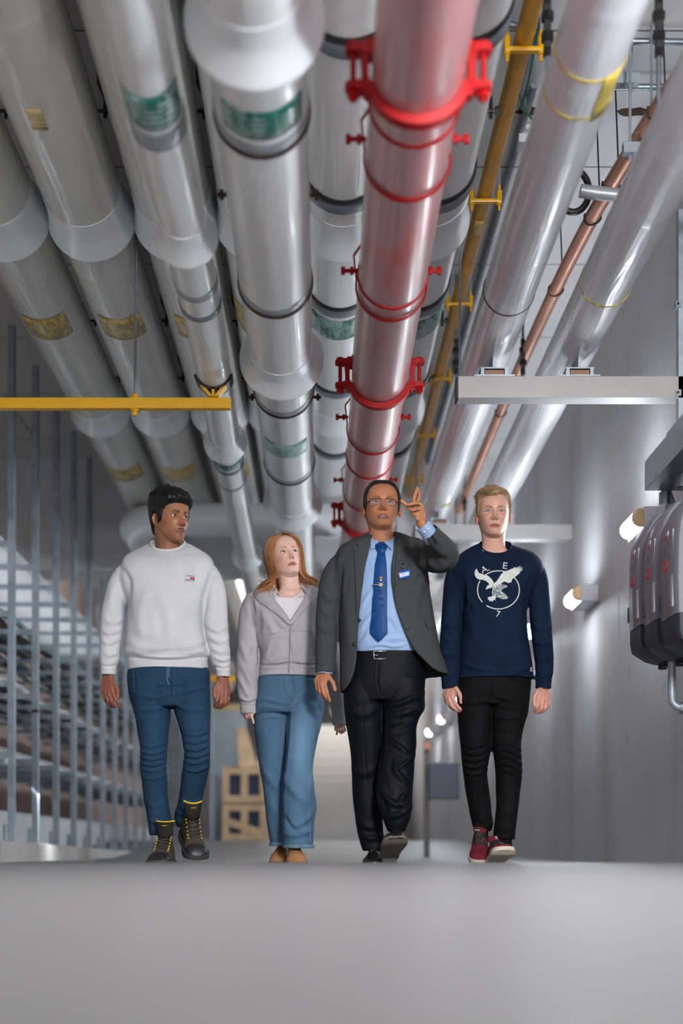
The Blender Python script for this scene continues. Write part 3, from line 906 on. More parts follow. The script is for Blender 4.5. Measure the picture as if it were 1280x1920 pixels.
# ---------- left: posts with arms, trays and cables
XP = -2.0
posts_y = [F*XP/(-a) for a in (0.0,)] if False else []
inv0, dinv = 1/578.0, 0.000145
PW = 0.041
cable_mats = [plain('cable_dark', (48, 52, 54), 0.6), plain('cable_teal', (126, 160, 158), 0.55), plain('cable_white', (204, 208, 212), 0.5), plain('cable_brown', (92, 82, 74), 0.6)]
levels = (1.965, 1.51, 1.06, 0.60)
NP_ = 16
post_first = None
for i in range(-2, NP_):
    if i == -1 or i == -2:
        y = F*2.0*(inv0 + i*dinv)
        if i == -2: continue
    y = F*2.0*(inv0 + i*dinv)
    zb = float(np.interp(y, [5.2, 7, 9.2, 13, 16, 19.5, 24], [.135, .115, .095, .04, 0.0, .16, .2]))
    ordn = ['first', 'second', 'third', 'fourth', 'fifth', 'sixth', 'seventh', 'eighth', 'ninth', 'tenth', 'eleventh', 'twelfth', 'thirteenth', 'fourteenth', 'fifteenth', 'sixteenth', 'seventeenth']
    lb = 'galvanised tray post on the low kerb, %s of the row from the picture edge' % ordn[i] if i >= 0 else 'galvanised tray post just outside the left picture edge'
    if i == 1: lb = 'galvanised tray post with a black tape ring, second of the row'
    root = empty('tray_post', (XP, y, zb), lb, 'post', 'galvanised posts on the left kerb')
    mb = MB(); mb.box(XP - PW/2, XP + PW/2, y - 0.03, y + 0.03, zb, HC - 0.06); mb.build('upright', M['galv_dull'], root)
    mb = MB(); mb.box(XP - PW/2 - 0.03, XP - PW/2, y - 0.035, y + 0.035, zb, zb + 0.11, bev=0.01); mb.build('foot_bracket', M['galv_dull'], root)
    for hl in levels:
        mb = MB(); z = CAMZ + hl
        P = np.array([[(XP - 0.018, y - .02, z - .010), (XP - 0.018, y + .02, z - .010), (XP - 0.018, y + .02, z + .03), (XP - 0.018, y - .02, z + .03)],
                      [(XP - 0.85, y - .02, z + .006), (XP - 0.85, y + .02, z + .006), (XP - 0.85, y + .02, z + .03), (XP - 0.85, y - .02, z + .03)]])
        mb.grid(P, True, (True, True)); mb.build('arm', M['galv_dull'], root)
    if i == 1:
        mb = MB(); zz = CAMZ + (1591 - 1334)/(F/y); mb.box(XP - PW/2 - .003, XP + PW/2 + .003, y - .033, y + .033, zz - .01, zz + .01); mb.build('tape', M['black'], root)
# white tray boards on the top arms and bundles of cable on the lower ones
for hl, nm in ((levels[0], 'upper white tray board lying on the top post arms'),):
    mb = MB(); z = CAMZ + hl + 0.03
    P = []
    for y in np.linspace(5.0, 19.5, 30):
        P.append([(XP - 0.12, y, z), (XP - 0.82, y, z), (XP - 0.84, y, z + 0.06), (XP - 0.82, y, z + 0.012), (XP - 0.12, y, z + 0.012), (XP - 0.10, y, z + 0.06)])
    mb.grid(np.array(P), True, (True, True)); o = recenter(mb.build('cable_tray', plain('tray_white', (212, 216, 222), 0.45))); tag(o, nm, 'cable tray')
mb = MB(); z = CAMZ + levels[3] + 0.03
P = []
for y in np.linspace(5.0, 19.5, 200):
    w = 0.008*math.sin(y*60)
    P.append([(XP - 0.14, y, z), (XP - 0.80, y, z), (XP - 0.80, y, z + 0.03), (XP - 0.62, y, z + 0.10 + w), (XP - 0.30, y, z + 0.10 + w), (XP - 0.14, y, z + 0.03)])
mb.grid(np.array(P), True, (True, True)); o = recenter(mb.build('cable_tray', plain('tray_cover_white', (214, 218, 222), 0.5))); tag(o, 'low ribbed white tray cover lying on the bottom post arms', 'cable tray')
lv_words = {1: 'second', 2: 'third'}
cw = {0: 'dark', 1: 'pale teal', 2: 'white', 3: 'brown'}
for li in (1, 2):
    for c in range(7):
        z = CAMZ + levels[li] + 0.03
        xx = XP - 0.14 - c*0.10
        r = 0.03 if c % 2 else 0.022
        pts = []
        for y in np.arange(5.0, 19.6, 0.31):
            pts.append((xx + 0.02*math.sin(y*2.1 + c), y, z + r + 0.012*math.sin(y*3.3 + c*1.7) + 0.012))
        mi = (c*2 + li) % 4
        mb = MB(); mb.tube(pts, r, 10)
        o = recenter(mb.build('cable', cable_mats[mi], smooth=True))
        tag(o, '%s cable on the %s arms from the top, number %s from the posts' % (cw[mi], lv_words[li], ['one', 'two', 'three', 'four', 'five', 'six', 'seven'][c]), 'cable', 'cables on the post arms')

# ---------- far left: cross pipe with elbow, crates, cabinet, yellow rail
pp = [(0.6, 11.2, 2.64), (-1.15, 11.2, 2.64)] + [(-1.15 - 0.35*math.sin(t), 11.55 - 0.35*math.cos(t), 2.64) for t in np.linspace(0.15, PI/2, 9)] + [(-1.5, 12.2, 2.64), (-1.5, 22.6, 2.64)]
mb = MB(); mb.tube(pp, 0.128, 40)
o = recenter(mb.build('cross_pipe', M['collar'], auto=50)); tag(o, 'fat white pipe crossing the tunnel behind the group with an elbow at its left end', 'pipe')
S18 = F/18.0
def X18(px): return (px - CX)/S18
def Z18(py): return CAMZ + (CY - py)/S18
wood = plain('pale_wood', (190, 162, 128), 0.65, 0, 0.18, 6, 0.1)
for j, (yt, yb, lb) in enumerate(((1507, 1574, 'wooden crate with a diagonal board, lower of the two stacked'), (1438, 1505, 'wooden crate holding something dark blue, upper of the two stacked'))):
    x0, x1 = X18(416), X18(500); z0, z1 = (Z18(yb), Z18(yt))
    if j == 0: z0 = 0.15
    root = empty('wooden_crate', ((x0+x1)/2, 18.3, z0), lb, 'crate', 'stacked wooden crates')
    t = 0.09
    mb = MB()
    for yy in (18.0, 18.56):
        mb.box(x0, x1, yy, yy + .04, z0, z0 + t); mb.box(x0, x1, yy, yy + .04, z1 - t, z1)
        for xx in (x0, (x0+x1)/2 - t/2, x1 - t): mb.box(xx, xx + t, yy - .005, yy + .045, z0, z1)
    for xx in (x0, x1 - .04):
        mb.box(xx, xx + .04, 18.04, 18.56, z0, z0 + t); mb.box(xx, xx + .04, 18.04, 18.56, z1 - t, z1)
    mb.build('frame', wood, root)
    mb = MB()
    if j == 0:
        P = np.array([[(x0 + .05, 17.99, z0 + .2), (x0 + .05, 18.02, z0 + .2), (x0 + .05, 18.02, z0 + .3), (x0 + .05, 17.99, z0 + .3)], [(x1 - .05, 17.99, z0 + .04), (x1 - .05, 18.02, z0 + .04), (x1 - .05, 18.02, z0 + .14), (x1 - .05, 17.99, z0 + .14)]])
        mb.grid(P, True, (True, True)); mb.build('brace', wood, root)
    mb = MB(); mb.box(x0 + .06, x1 - .06, 18.08, 18.5, z0 + .05, z1 - .06, bev=.01); mb.build('contents', plain('dark_blue_goods', (36, 52, 82), 0.6), root)
    mb = MB()
    for xx in np.linspace(x0, x1 - .1, 5): mb.box(xx, xx + .1, 18.0, 18.6, z1 - .012, z1)
    mb.build('lid_boards', wood, root)
mb = MB()
P = np.array([[(X18(446), 18.2, Z18(1437)), (X18(482), 18.2, Z18(1437)), (X18(482), 18.26, Z18(1437)), (X18(446), 18.26, Z18(1437))],
              [(X18(440), 18.4, Z18(1362)), (X18(457), 18.4, Z18(1356)), (X18(457), 18.46, Z18(1356)), (X18(440), 18.46, Z18(1362))]])
mb.grid(P, True, (True, True)); o = recenter(mb.build('cardboard_sheet', wood)); tag(o, 'folded sheet of brown cardboard leaning on top of the crates', 'cardboard')
root = empty('storage_cabinet', (X18(412), 18.9, 0.15), 'tall blue grey metal cabinet behind the crates', 'cabinet')
mb = MB(); mb.box(X18(386), X18(452), 18.8, 19.3, 0.15, Z18(1318), bev=.01); mb.build('body', plain('cabinet_blue_grey', (148, 162, 172), 0.45), root)
mb = MB(); mb.box(X18(386), X18(452), 18.79, 18.8, Z18(1322), Z18(1308)); mb.build('tan_strip', plain('tan_strip', (190, 168, 120), 0.6), root)
root = empty('guard_rail', (X18(416), 17.2, Z18(1270)), 'yellow rail in the distance behind the hand of the man in white', 'rail')
S17 = F/17.2
mb = MB(); mb.box((392-600)/S17, (440-600)/S17, 17.2, 17.26, CAMZ + (1591-1278)/S17, CAMZ + (1591-1266)/S17); mb.build('rail_bar', M['yellow'], root)
mb = MB(); mb.box((394-600)/S17, (399-600)/S17, 17.21, 17.25, 0.13, CAMZ + (1591-1278)/S17); mb.build('rail_post', M['galv_dull'], root)

# ---------- camera, light, view
cam = bpy.data.cameras.new('camera'); co_ = bpy.data.objects.new('camera', cam); COL.objects.link(co_)
co_.location = (0, 0, CAMZ); co_.rotation_euler = (PI/2, 0, 0)
cam.lens = 50; cam.sensor_width = 36; cam.sensor_height = 24; cam.sensor_fit = 'AUTO'
cam.shift_x = (640 - CX)/1920.0; cam.shift_y = (CY - 960)/1920.0
cam.clip_start = 0.02; cam.clip_end = 200
cam.dof.use_dof = True; cam.dof.focus_distance = 6.62; cam.dof.aperture_fstop = 1.2
SC.camera = co_

wd = bpy.data.worlds.new('world'); SC.world = wd; wd.use_nodes = True
bg = wd.node_tree.nodes['Background']; bg.inputs[0].default_value = (0.86, 0.92, 1.0, 1); bg.inputs[1].default_value = 1.1


def area(name, loc, target, size, power, color=(1, 1, 1), sy=None):
    l = bpy.data.lights.new(name, 'AREA'); l.energy = power; l.color = color; l.size = size
    if sy: l.shape = 'RECTANGLE'; l.size_y = sy
    o = bpy.data.objects.new(name, l); COL.objects.link(o); o.location = loc
    o.rotation_euler = (Vector(target) - Vector(loc)).to_track_quat('-Z', 'Y').to_euler()
    return o


area('added_front_light', (1.5, 0.4, 2.2), (-0.1, 6.7, 1.05), 0.9, 185, (1.0, 0.98, 0.96))  # added fill out of view, brightens the group from the front
area('added_far_light', (-0.4, 15.5, 3.3), (-0.4, 15.5, 0), 1.0, 240, (0.95, 0.97, 1.0), 5.0)  # added downlight without a fixture, lifts the far tunnel
area('added_end_light', (0.2, 25.5, 3.2), (0.2, 25.5, 0), 2.0, 40, (1.0, 0.97, 0.93), 4.0)  # added downlight that brightens the stairs, no lamp hangs there
area('added_plinth_light', (-2.25, 10.0, 0.75), (-2.95, 10.0, 0.15), 0.08, 9, (0.92, 0.96, 1.0), 9.0)  # added strip of light so the pale plinth reads white
area('added_tray_light', (-2.45, 10.0, 1.66), (-2.45, 10.0, 3.0), 0.4, 9, (0.92, 0.96, 1.0), 9.5)  # added uplight that whitens the underside of the tray boards

vs = SC.view_settings
vs.view_transform = 'Standard'; vs.look = 'None'; vs.exposure = 1.12; vs.gamma = 1.0; vs.use_curve_mapping = False
SC.cycles.use_denoising = True
SC.cycles.max_bounces = 6
SC.cycles.use_adaptive_sampling = True
SC.cycles.adaptive_threshold = 0.03
SC.cycles.sample_clamp_indirect = 6.0
SC.cycles.sample_clamp_direct = 9.0
# ================================================================== PEOPLE: tools
def np_mesh(me):
    n = len(me.vertices); co = np.empty(n*3); me.vertices.foreach_get('co', co)
    no = np.empty(n*3); me.vertex_normals.foreach_get('vector', no)
    return co.reshape(-1, 3), no.reshape(-1, 3)


def remesh(mb, voxel=0.0035, smooth=4, fac=0.5):
    """union of closed overlapping solids into one continuous skin"""
    me = mb.mesh('tmp'); o = bpy.data.objects.new('tmp', me); COL.objects.link(o)
    md = o.modifiers.new('r', 'REMESH'); md.mode = 'VOXEL'; md.voxel_size = voxel; md.adaptivity = 0
    if smooth:
        ms = o.modifiers.new('s', 'SMOOTH'); ms.iterations = smooth; ms.factor = fac
    dg = bpy.context.evaluated_depsgraph_get(); dg.update()
    out = bpy.data.meshes.new_from_object(o.evaluated_get(dg))
    bpy.data.objects.remove(o); bpy.data.meshes.remove(me)
    return out


def project(co):
    y = np.maximum(co[:, 1], 0.1)
    return np.stack([CX + co[:, 0]*F/y, CY - (co[:, 2] - CAMZ)*F/y], 1)


def seg_dist(P, poly):
    """distance of points P to a polyline and the parameter 0..1 along it"""
    poly = np.asarray(poly, float)
    L = np.linalg.norm(np.diff(poly, axis=0), axis=1); cum = np.concatenate([[0], np.cumsum(L)]); tot = cum[-1]
    best = np.full(len(P), 1e9); par = np.zeros(len(P))
    for i in range(len(poly) - 1):
        a, b = poly[i], poly[i+1]; d = b - a
        t = np.clip(((P - a) @ d)/max(d @ d, 1e-9), 0, 1)
        q = np.linalg.norm(P - (a + t[:, None]*d), axis=1)
        m = q < best
        best[m] = q[m]; par[m] = (cum[i] + t[m]*L[i])/tot
    return best, par


def folds(me, lines, front=True):
    """lines: (polyline in frame px, width px, height in m). positive = ridge, negative = valley"""
    co, no = np_mesh(me)
    P = project(co)
    fr = np.clip((0.35 - no[:, 1])/0.5, 0, 1) if front else np.ones(len(co))
    d = np.zeros(len(co))
    for (poly, w, a) in lines:
        pl = np.asarray(poly, float)
        pl2 = catmull(pl, max(8, 5*len(pl))) if len(pl) > 2 else pl
        lo = pl.min(0) - 3*w; hi = pl.max(0) + 3*w
        idx = np.where((P[:, 0] > lo[0]) & (P[:, 0] < hi[0]) & (P[:, 1] > lo[1]) & (P[:, 1] < hi[1]))[0]
        if len(idx) == 0: continue
        q, t = seg_dist(P[idx], pl2)
        e = np.sin(np.pi*np.clip(t, 0.02, 0.98))**0.6
        # asymmetric ridge with a soft trough beside it
        a = a*1.35
        d[idx] += a*np.exp(-(q/w)**2)*e*fr[idx] - 0.35*a*np.exp(-((q - 1.9*w)/w)**2)*e*fr[idx]
    co = co + no*d[:, None]
    me.vertices.foreach_set('co', co.ravel()); me.update()


def lumps(me, amp, fx=(9, 9, 5), seed=0, amp2=0.0, mask=None):
    """soft cloth unevenness from a few crossed waves"""
    co, no = np_mesh(me)
    r = np.random.default_rng(seed)
    d = np.zeros(len(co))
    for i in range(7):
        k = r.normal(size=3)*np.array(fx)*(1 + 0.5*i); ph = r.random()*6.28
        d += np.sin(co @ k + ph + 1.7*np.sin(co @ (k[[1, 2, 0]]*0.6)))/(1 + 0.6*i)
    if mask is not None: d *= mask(co)
    co = co + no*(d*amp*.62)[:, None]
    me.vertices.foreach_set('co', co.ravel()); me.update()


def relax(me, lines, rad, it=40):
    """melt the joint between two pieces of cloth along these lines (frame px)"""
    co, _ = np_mesh(me); n = len(co); P = project(co); w = np.zeros(n)
    for pl in lines:
        q, t = seg_dist(P, catmull(np.asarray(pl, float), 24)); w = np.maximum(w, np.clip(1.25 - q/rad, 0, 1))
    e = np.empty(len(me.edges)*2, int); me.edges.foreach_get('vertices', e); e = e.reshape(-1, 2)
    act = np.where((w[e[:, 0]] > 0) | (w[e[:, 1]] > 0))[0]; e = e[act]
    deg = np.bincount(e.ravel(), minlength=n).astype(float); deg[deg == 0] = 1
    w = w*.85
    for _ in range(it):
        av = np.empty_like(co)
        for k in range(3):
            av[:, k] = (np.bincount(e[:, 0], weights=co[e[:, 1], k], minlength=n) + np.bincount(e[:, 1], weights=co[e[:, 0], k], minlength=n))/deg
        co = co + (av - co)*w[:, None]
    me.vertices.foreach_set('co', co.ravel()); me.update()


def finish(me, name, mat, parent):
    me.polygons.foreach_set('use_smooth', [True]*len(me.polygons))
    me.materials.clear()
    for m in (mat if isinstance(mat, (list, tuple)) else [mat]): me.materials.append(m)
    return link(name, me, parent)


def torso_rows(rows, base, nseg=72, n=120, ex=2.3, lean=0.0):
    """rows: (py, left px, right px, front dy, back dy) -> closed loft, horizontal rings"""
    A = catmull(np.array([list(r[:5]) for r in rows], float), n)
    out = []
    for (py, L, R, f, b) in A:
        dm = (f + b)/2; Y = base + dm
        xl = (L - CX)*Y/F; xr = (R - CX)*Y/F; z = CAMZ + (CY - py)*Y/F
        cx = (xl + xr)/2; hw = (xr - xl)/2; hd = (b - f)/2
        ring = []
        for t in np.linspace(0, 2*PI, nseg, endpoint=False):
            c, s = math.cos(t), math.sin(t)
            ring.append((cx + hw*math.copysign(abs(c)**(2/ex), c), Y + hd*math.copysign(abs(s)**(2/ex), s), z))
        out.append(ring)
    return np.array(out)


def limb(mb, pts, base, n=28, dens=6, squash=1.0, m=0):
    """pts: (px, py, dy, r px [, rd px]) -> tube whose silhouette follows those pixels at that depth"""
    A = np.array([[p[0], p[1], p[2], p[3], p[4] if len(p) > 4 else p[3]*squash] for p in pts], float)
    A = catmull(A, dens*len(pts))
    path = []; rad = []
    for a in A:
        v = W(a[0], a[1], a[2], base); path.append(v); s = (base + a[2])/F; rad.append((a[4]*s, a[3]*s))
    mb.tube(path, rad, n, up=(0, 1, 0), m=m)
    return mb


def leg_rows(mb, rows, base, dens=5, n=40, deep=1.15):
    """rows: (py, left px, right px, dy)"""
    rr = []
    for r in rows:
        hw = (r[2] - r[1])/2*(base + r[3])/F
        d = hw*(r[4] if len(r) > 4 else deep)
        rr.append((r[0], r[1], r[2], r[3] - d, r[3] + d))
    mb.grid(torso_rows(rr, base, n, dens*len(rows), 2.15), True, (True, True), flip=True)


def bvh_of(me_or_list):
    vs = []; fs = []; b = 0
    for me in (me_or_list if isinstance(me_or_list, (list, tuple)) else [me_or_list]):
        co, _ = np_mesh(me); vs += [Vector(c) for c in co]
        fs += [[i + b for i in p.vertices] for p in me.polygons]; b += len(co)
    return BVHTree.FromPolygons(vs, fs)


def drape_point(bvh, px, py, base, off, fallback=-0.12):
    """the point of the surface seen at (px, py), pulled out along its normal"""
    dr = W(px, py, 0, base) - Vector((0, 0, CAMZ)); dr.normalize()
    hit = bvh.ray_cast(Vector((0, 0, CAMZ)), dr)
    if hit[0] is None:
        p, nr = W(px, py, fallback, base), Vector((0, -1, 0))
        q = bvh.find_nearest(p)
        if q[0] is not None and (q[0] - p).length < 0.08: p = Vector((p.x, q[0].y - 0.004, p.z))
    else: p, nr = hit[0], hit[1]
    if nr.y > 0: nr = -nr
    n2 = (nr + Vector((0, -0.6, 0))).normalized()
    return p + n2*off


def patch(poly, bvh, base, off=0.003, thick=0.003, step=5.0, smooth_poly=False, puff=0.0):
    """a thin piece of cloth with this outline (frame px) lying on the garment; real thickness"""
    poly = np.asarray(poly, float)
    if smooth_poly:
        poly = catmull(np.vstack([poly, poly[:1]]), 6*len(poly))[:-1]
    # densify
    q = []
    for i in range(len(poly)):
        a, b = poly[i], poly[(i+1) % len(poly)]
        k = max(1, int(np.linalg.norm(b - a)/step))
        for j in range(k): q.append(a + (b - a)*j/k)
    q = np.array(q); lo, hi = q.min(0), q.max(0)
    pts = [Vector(p) for p in q]; nb = len(pts)
    def inside(p):
        c = False
        for i in range(nb):
            a, b = q[i], q[i-1]
            if (a[1] > p[1]) != (b[1] > p[1]) and p[0] < (b[0]-a[0])*(p[1]-a[1])/(b[1]-a[1]) + a[0]: c = not c
        return c
    for x in np.arange(lo[0] + step/2, hi[0], step):
        for y in np.arange(lo[1] + step/2, hi[1], step):
            if inside((x, y)) and np.min(np.linalg.norm(q - (x, y), axis=1)) > step*0.45: pts.append(Vector((x, y)))
    vs, es, fs, *_ = delaunay_2d_cdt(pts, [(i, (i+1) % nb) for i in range(nb)], [list(range(nb))], 1, 1e-5)
    V = []
    for v in vs:
        o = off
        if puff:
            d = np.min(np.linalg.norm(q - np.array(v), axis=1)); o += puff*min(1, d/8.0)
        V.append(drape_point(bvh, v[0], v[1], base, o))
    return V, [list(f) for f in fs]


def add_patch(mb, poly, bvh, base, off=0.003, thick=0.003, step=5.0, smooth_poly=False, puff=0.0, m=0):
    V, Fs = patch(poly, bvh, base, off, thick, step, smooth_poly, puff)
    # close it: a back face a little deeper
    n = len(V)
    back = [v + (v - Vector((0, 0, CAMZ))).normalized()*thick for v in V]
    faces = []
    cnt = {}
    for f in Fs:
        a, b, c = V[f[0]], V[f[1]], V[f[2]]
        if (b - a).cross(c - a).y > 0: f = f[::-1]
        faces.append(f); faces.append([i + n for i in f[::-1]])
        for i in range(len(f)):
            e = (f[i], f[(i+1) % len(f)]); cnt[e] = 1
    for (a, b) in list(cnt):
        if (b, a) not in cnt: faces.append([b, a, a + n, b + n])
    mb.add(V + back, faces, m)
    return mb


def stitch(mb, line, bvh, base, r=0.0012, off=0.001, n=6, m=0, dens=None):
    pl = catmull(np.asarray(line, float), dens or max(8, 6*len(line))) if len(line) > 2 else np.linspace(line[0], line[1], 10)
    mb.tube([drape_point(bvh, p[0], p[1], base, off) for p in pl], r, n, m=m)
    return mb


# ------------------------------------------------------------------ head
def G(a): return np.exp(-a*a)
def SS(a, lo, hi):
    t = np.clip((a - lo)/(hi - lo), 0, 1); return t*t*(3 - 2*t)


PROFILE = [  # z, half width, front, back, exponent
    (-0.30, .150, .075, -.120, 2.4), (-0.22, .140, .070, -.110, 2.3), (-0.17, .130, .062, -.105, 2.2), (-0.13, .118, .050, -.100, 2.1), (-0.105, .104, .041, -.096, 2.05), (-0.085, .090, .035, -.093, 2.0), (-0.068, .074, .031, -.090, 2.0),
    (-0.052, .0600, .029, -.087, 2.0), (-0.04, .0545, .031, -.086, 2.0), (-0.025, .054, .080, -.084, 2.0), (-0.010, .055, .081, -.084, 2.0), (0.0, .0555, .0825, -.085, 1.95),
    (.010, .0570, .0865, -.087, 1.95), (.022, .0590, .0875, -.089, 2.0), (.035, .0605, .086, -.091, 2.05), (.050, .063, .0875, -.094, 2.1),
    (.070, .0665, .0875, -.099, 2.15), (.090, .0700, .0870, -.104, 2.2), (.113, .0725, .0860, -.108, 2.25), (.133, .0735, .0890, -.110, 2.3), (.150, .0740, .0895, -.110, 2.3),
    (.170, .0730, .0860, -.107, 2.3), (.190, .0685, .0760, -.098, 2.2), (.207, .0590, .0590, -.084, 2.1), (.220, .0450, .0380, -.064, 2.0), (.229, .0280, .0150, -.042, 2.0), (.234, .0100, -.006, -.022, 2.0)]


class Head:
    def __init__(s, skin, lip, brow, wid=1.0, nose=1.0, noselen=1.0, neckw=1.0, jaw=1.0, eye_open=1.0, mouth_open=0.0, smile=0.0, blush=0.0, stubble=0.0, mustache=0.0, browth=1.0, iris=(90, 60, 40), female=False, gaze=(0, 0)):
        s.__dict__.update(locals())
        pr = np.array(PROFILE)
        zs = np.concatenate([np.linspace(-.30, -.03, 44), np.linspace(-.027, .150, 128), np.linspace(.153, .234, 34)])
        s.cols = {k: np.interp(zs, pr[:, 0], pr[:, i]) for i, k in ((1, 'w'), (2, 'f'), (3, 'b'), (4, 'e'))}
        for kk in s.cols:   # soften the profile
            a = s.cols[kk]; 
            for _ in range(2): a[1:-1] = (a[:-2] + 2*a[1:-1] + a[2:])/4
        m = SS(zs, -.02, .10); s.cols['w'] = s.cols['w']*(jaw*(1-m) + wid*m)
        # columns: denser in front
        half = np.concatenate([np.linspace(0, 0.95, 58)[:-1], np.linspace(0.95, PI/2, 20)[:-1], np.linspace(PI/2, PI, 22)])
        th = np.concatenate([half, -half[1:-1][::-1]])     # 0 = front
        X = np.zeros((len(zs), len(th))); Fw = X.copy(); Z = X.copy()
        fem = .82 if female else 1.0
        z0i = int(np.argmin(np.abs(zs - .004)))
        NW = np.array([(-.30, .100), (-.22, .118), (-.17, .122), (-.13, .116), (-.105, .106), (-.085, .097), (-.068, .083), (-.052, .0645), (-.04, .0545), (-.02, .0520), (.0, .0525), (.03, .0545), (.07, .060)])
        NF = np.array([(-.30, .078), (-.22, .070), (-.17, .060), (-.13, .047), (-.105, .039), (-.085, .034), (-.06, .031), (-.03, .033), (-.01, .039), (.01, .043), (.05, .050), (.07, .05)])
        for i, z in enumerate(zs):
            w, f, b, e = (s.cols[k][i] for k in 'wfbe')
            if z < .004:      # the face keeps its chin section down to the edge of the jaw
                k_ = np.clip((.004 - z)/.03, 0, 1)
                w, f, e = s.cols['w'][z0i]*(1 - .06*k_), s.cols['f'][z0i] - .004*k_, 2.0
            cf = -0.012 if z > -.02 else np.interp(z, [-.3, -.02], [-.03, -.012])
            sn, cs = np.sin(th), np.cos(th)
            x = w*np.sign(sn)*np.abs(sn)**(2/e); fr = np.where(cs >= 0, (f - cf)*np.abs(cs)**(2/e), (b - cf)*np.abs(cs)**(2/e)) + cf
            if z < .075:
                k = SS(np.array([.075 - z]), 0, .07)[0]
                x = x*(1 - 0.17*k*SS(fr, -.01, .075))
                nw = np.interp(z, NW[:, 0], NW[:, 1])*neckw*(1 - (.36 if female else 0)*SS(np.array([-z]), .045, .09)[0]); nf = np.interp(z, NF[:, 0], NF[:, 1])*(fem if z < -.06 else 1)
                nb = b
                xn = nw*np.sign(sn)*np.abs(sn)**(2/2.05); fn = np.where(cs >= 0, (nf - cf)*np.abs(cs)**(2/2.05), (nb - cf)*np.abs(cs)**(2/2.05)) + cf
                zj = .058*(1 - np.clip(fr/.082, 0, 1))**1.25 - .001        # lower edge of the jaw, rising towards the ear
                m = SS(z - zj, -.0085, .0035)
                tt = SS(fr, -.030, .012); m = m*tt + SS(np.array([z]), -.005, .065)[0]*(1 - tt)
                x = xn*(1 - m) + x*m; fr = fn*(1 - m) + fr*m
            X[i] = x; Fw[i] = fr; Z[i] = z
        s.th = th; s.zs = zs
        s.X0, s.F0 = X.copy(), Fw.copy()
        dF = s.features(X, Z)
        fm = SS(Fw, .005, .04)
        Fw = Fw + dF*fm
        s.eye_c = []
        # eyelids over the eyeballs
        for sg in (-1, 1):
            ex, ez = sg*.0315*wid, .113
            R = .0122
            j = np.argmin((s.X0 - ex)**2 + (Z - ez)**2 + (s.F0 < 0)*1.0)
            fs = Fw.ravel()[j]
            cf = fs - R + 0.0050          # ball centre
            s.eye_c.append((ex, cf, ez, R))
            dx, dz = X - ex, Z - ez
            q = (dx/1.0)**2 + dz**2
            sph = cf + np.sqrt(np.maximum((R + .0018)**2 - q, 1e-8))
            inl = SS(1 - np.sqrt((dx/.0172)**2 + (dz/.0112)**2), 0.0, .35)*(Fw > .02)
            Fw = np.where((Fw > .02) & (q < (R+.0018)**2), Fw*(1 - inl) + np.maximum(Fw, sph)*inl, Fw)
            up, lo_, a, tilt = s.almond(sg)
            u = dx*sg/a
            zu = up*np.clip(1 - u*u, 0, 1)**.75 + tilt*u; zl = -lo_*np.clip(1 - u*u, 0, 1)**.9 + tilt*u
            hole = (np.abs(u) < 1) & (dz < zu) & (dz > zl) & (Fw > .02)
            depth = np.clip(np.minimum(zu - dz, dz - zl)/.0012, 0, 1)
            Fw = np.where(hole, Fw - .0045*depth, Fw)
            # crease above the lid
            Fw -= .0016*G((dz - up - .0042)/.0013)*np.clip(1 - (u/1.25)**2, 0, 1)*(Fw > .02)
        s.X, s.Fw, s.Z = X, Fw, Z
        s.C = s.colors(X, Fw, Z)

    def almond(s, sg):
        o = s.eye_open
        return .0050*o, .0036*o, .0140, .0010

    def features(s, X, Z):
        ax = np.abs(X); d = np.zeros_like(X); w = s.wid; n = s.nose
        d -= .0105*G((ax - .031*w)/.0155)*G((Z - .1135)/.0105)
        d -= .0040*G((ax - .017)/.007)*G((Z - .117)/.010)
        d += .0040*G((ax - .026)/.020)*G((Z - .1335)/.0075)
        # nose
        zt = .0745 - .003*(s.noselen - 1); zb = .124
        t = np.clip((zb - Z)/(zb - zt), 0, 1.0)
        hgt = (.0045 + .0205*n*t**1.25)*SS(Z, zt - .0095, zt + .001)*SS(-Z, -(zb + .008), -(zb - .012))
        sig = .0072 + .0050*t*n
        d += hgt*np.exp(-(ax/sig)**2.3)
        d += .0042*n*G(X/.0085)*G((Z - .0775)/.0062)
        d += .0098*n*G((ax - .0140*n)/.0052)*G((Z - .0735)/.0055)
        d -= .0060*G((ax - .0068*n)/.0036)*G((Z - .0672)/.0026)
        # mouth
        zm = .0400; so = s.mouth_open
        d += .0036*G(X/.020)*G((Z - .0490)/.0075)
        d += .0040*G((ax - .006)/.009)*G((Z - .0452 - so*.3)/.0040) + .0030*G(X/.018)*G((Z - .0452 - so*.3)/.0038)
        d += .0062*G(X/.0155)*G((Z - .0338 + so*.7)/.0050)
        d -= .0044*np.exp(-(ax/.0235)**4)*G((Z - zm - .0006*np.cos(ax*200) + so*.2)/(.0016 + so*.8))
        d -= .0022*G((ax - .0255)/.0045)*G((Z - .0398)/.0045)
        d -= .0030*G(X/.016)*G((Z - .0238)/.0040)
        d -= .0013*G(X/.0028)*G((Z - .0560)/.0060)
        # chin, cheeks, folds
        d += .0042*G(X/.016)*G((Z - .0110)/.0080)
        d += .0042*G((ax - .046*w)/.015)*G((Z - .0870)/.0140)
        d -= .0026*G((ax - .0290 - .30*(.070 - Z))/.0045)*G((Z - .060)/.0130)*.7
        d -= .0030*G((ax - .052)/.012)*G((Z - .050)/.016)
        return d

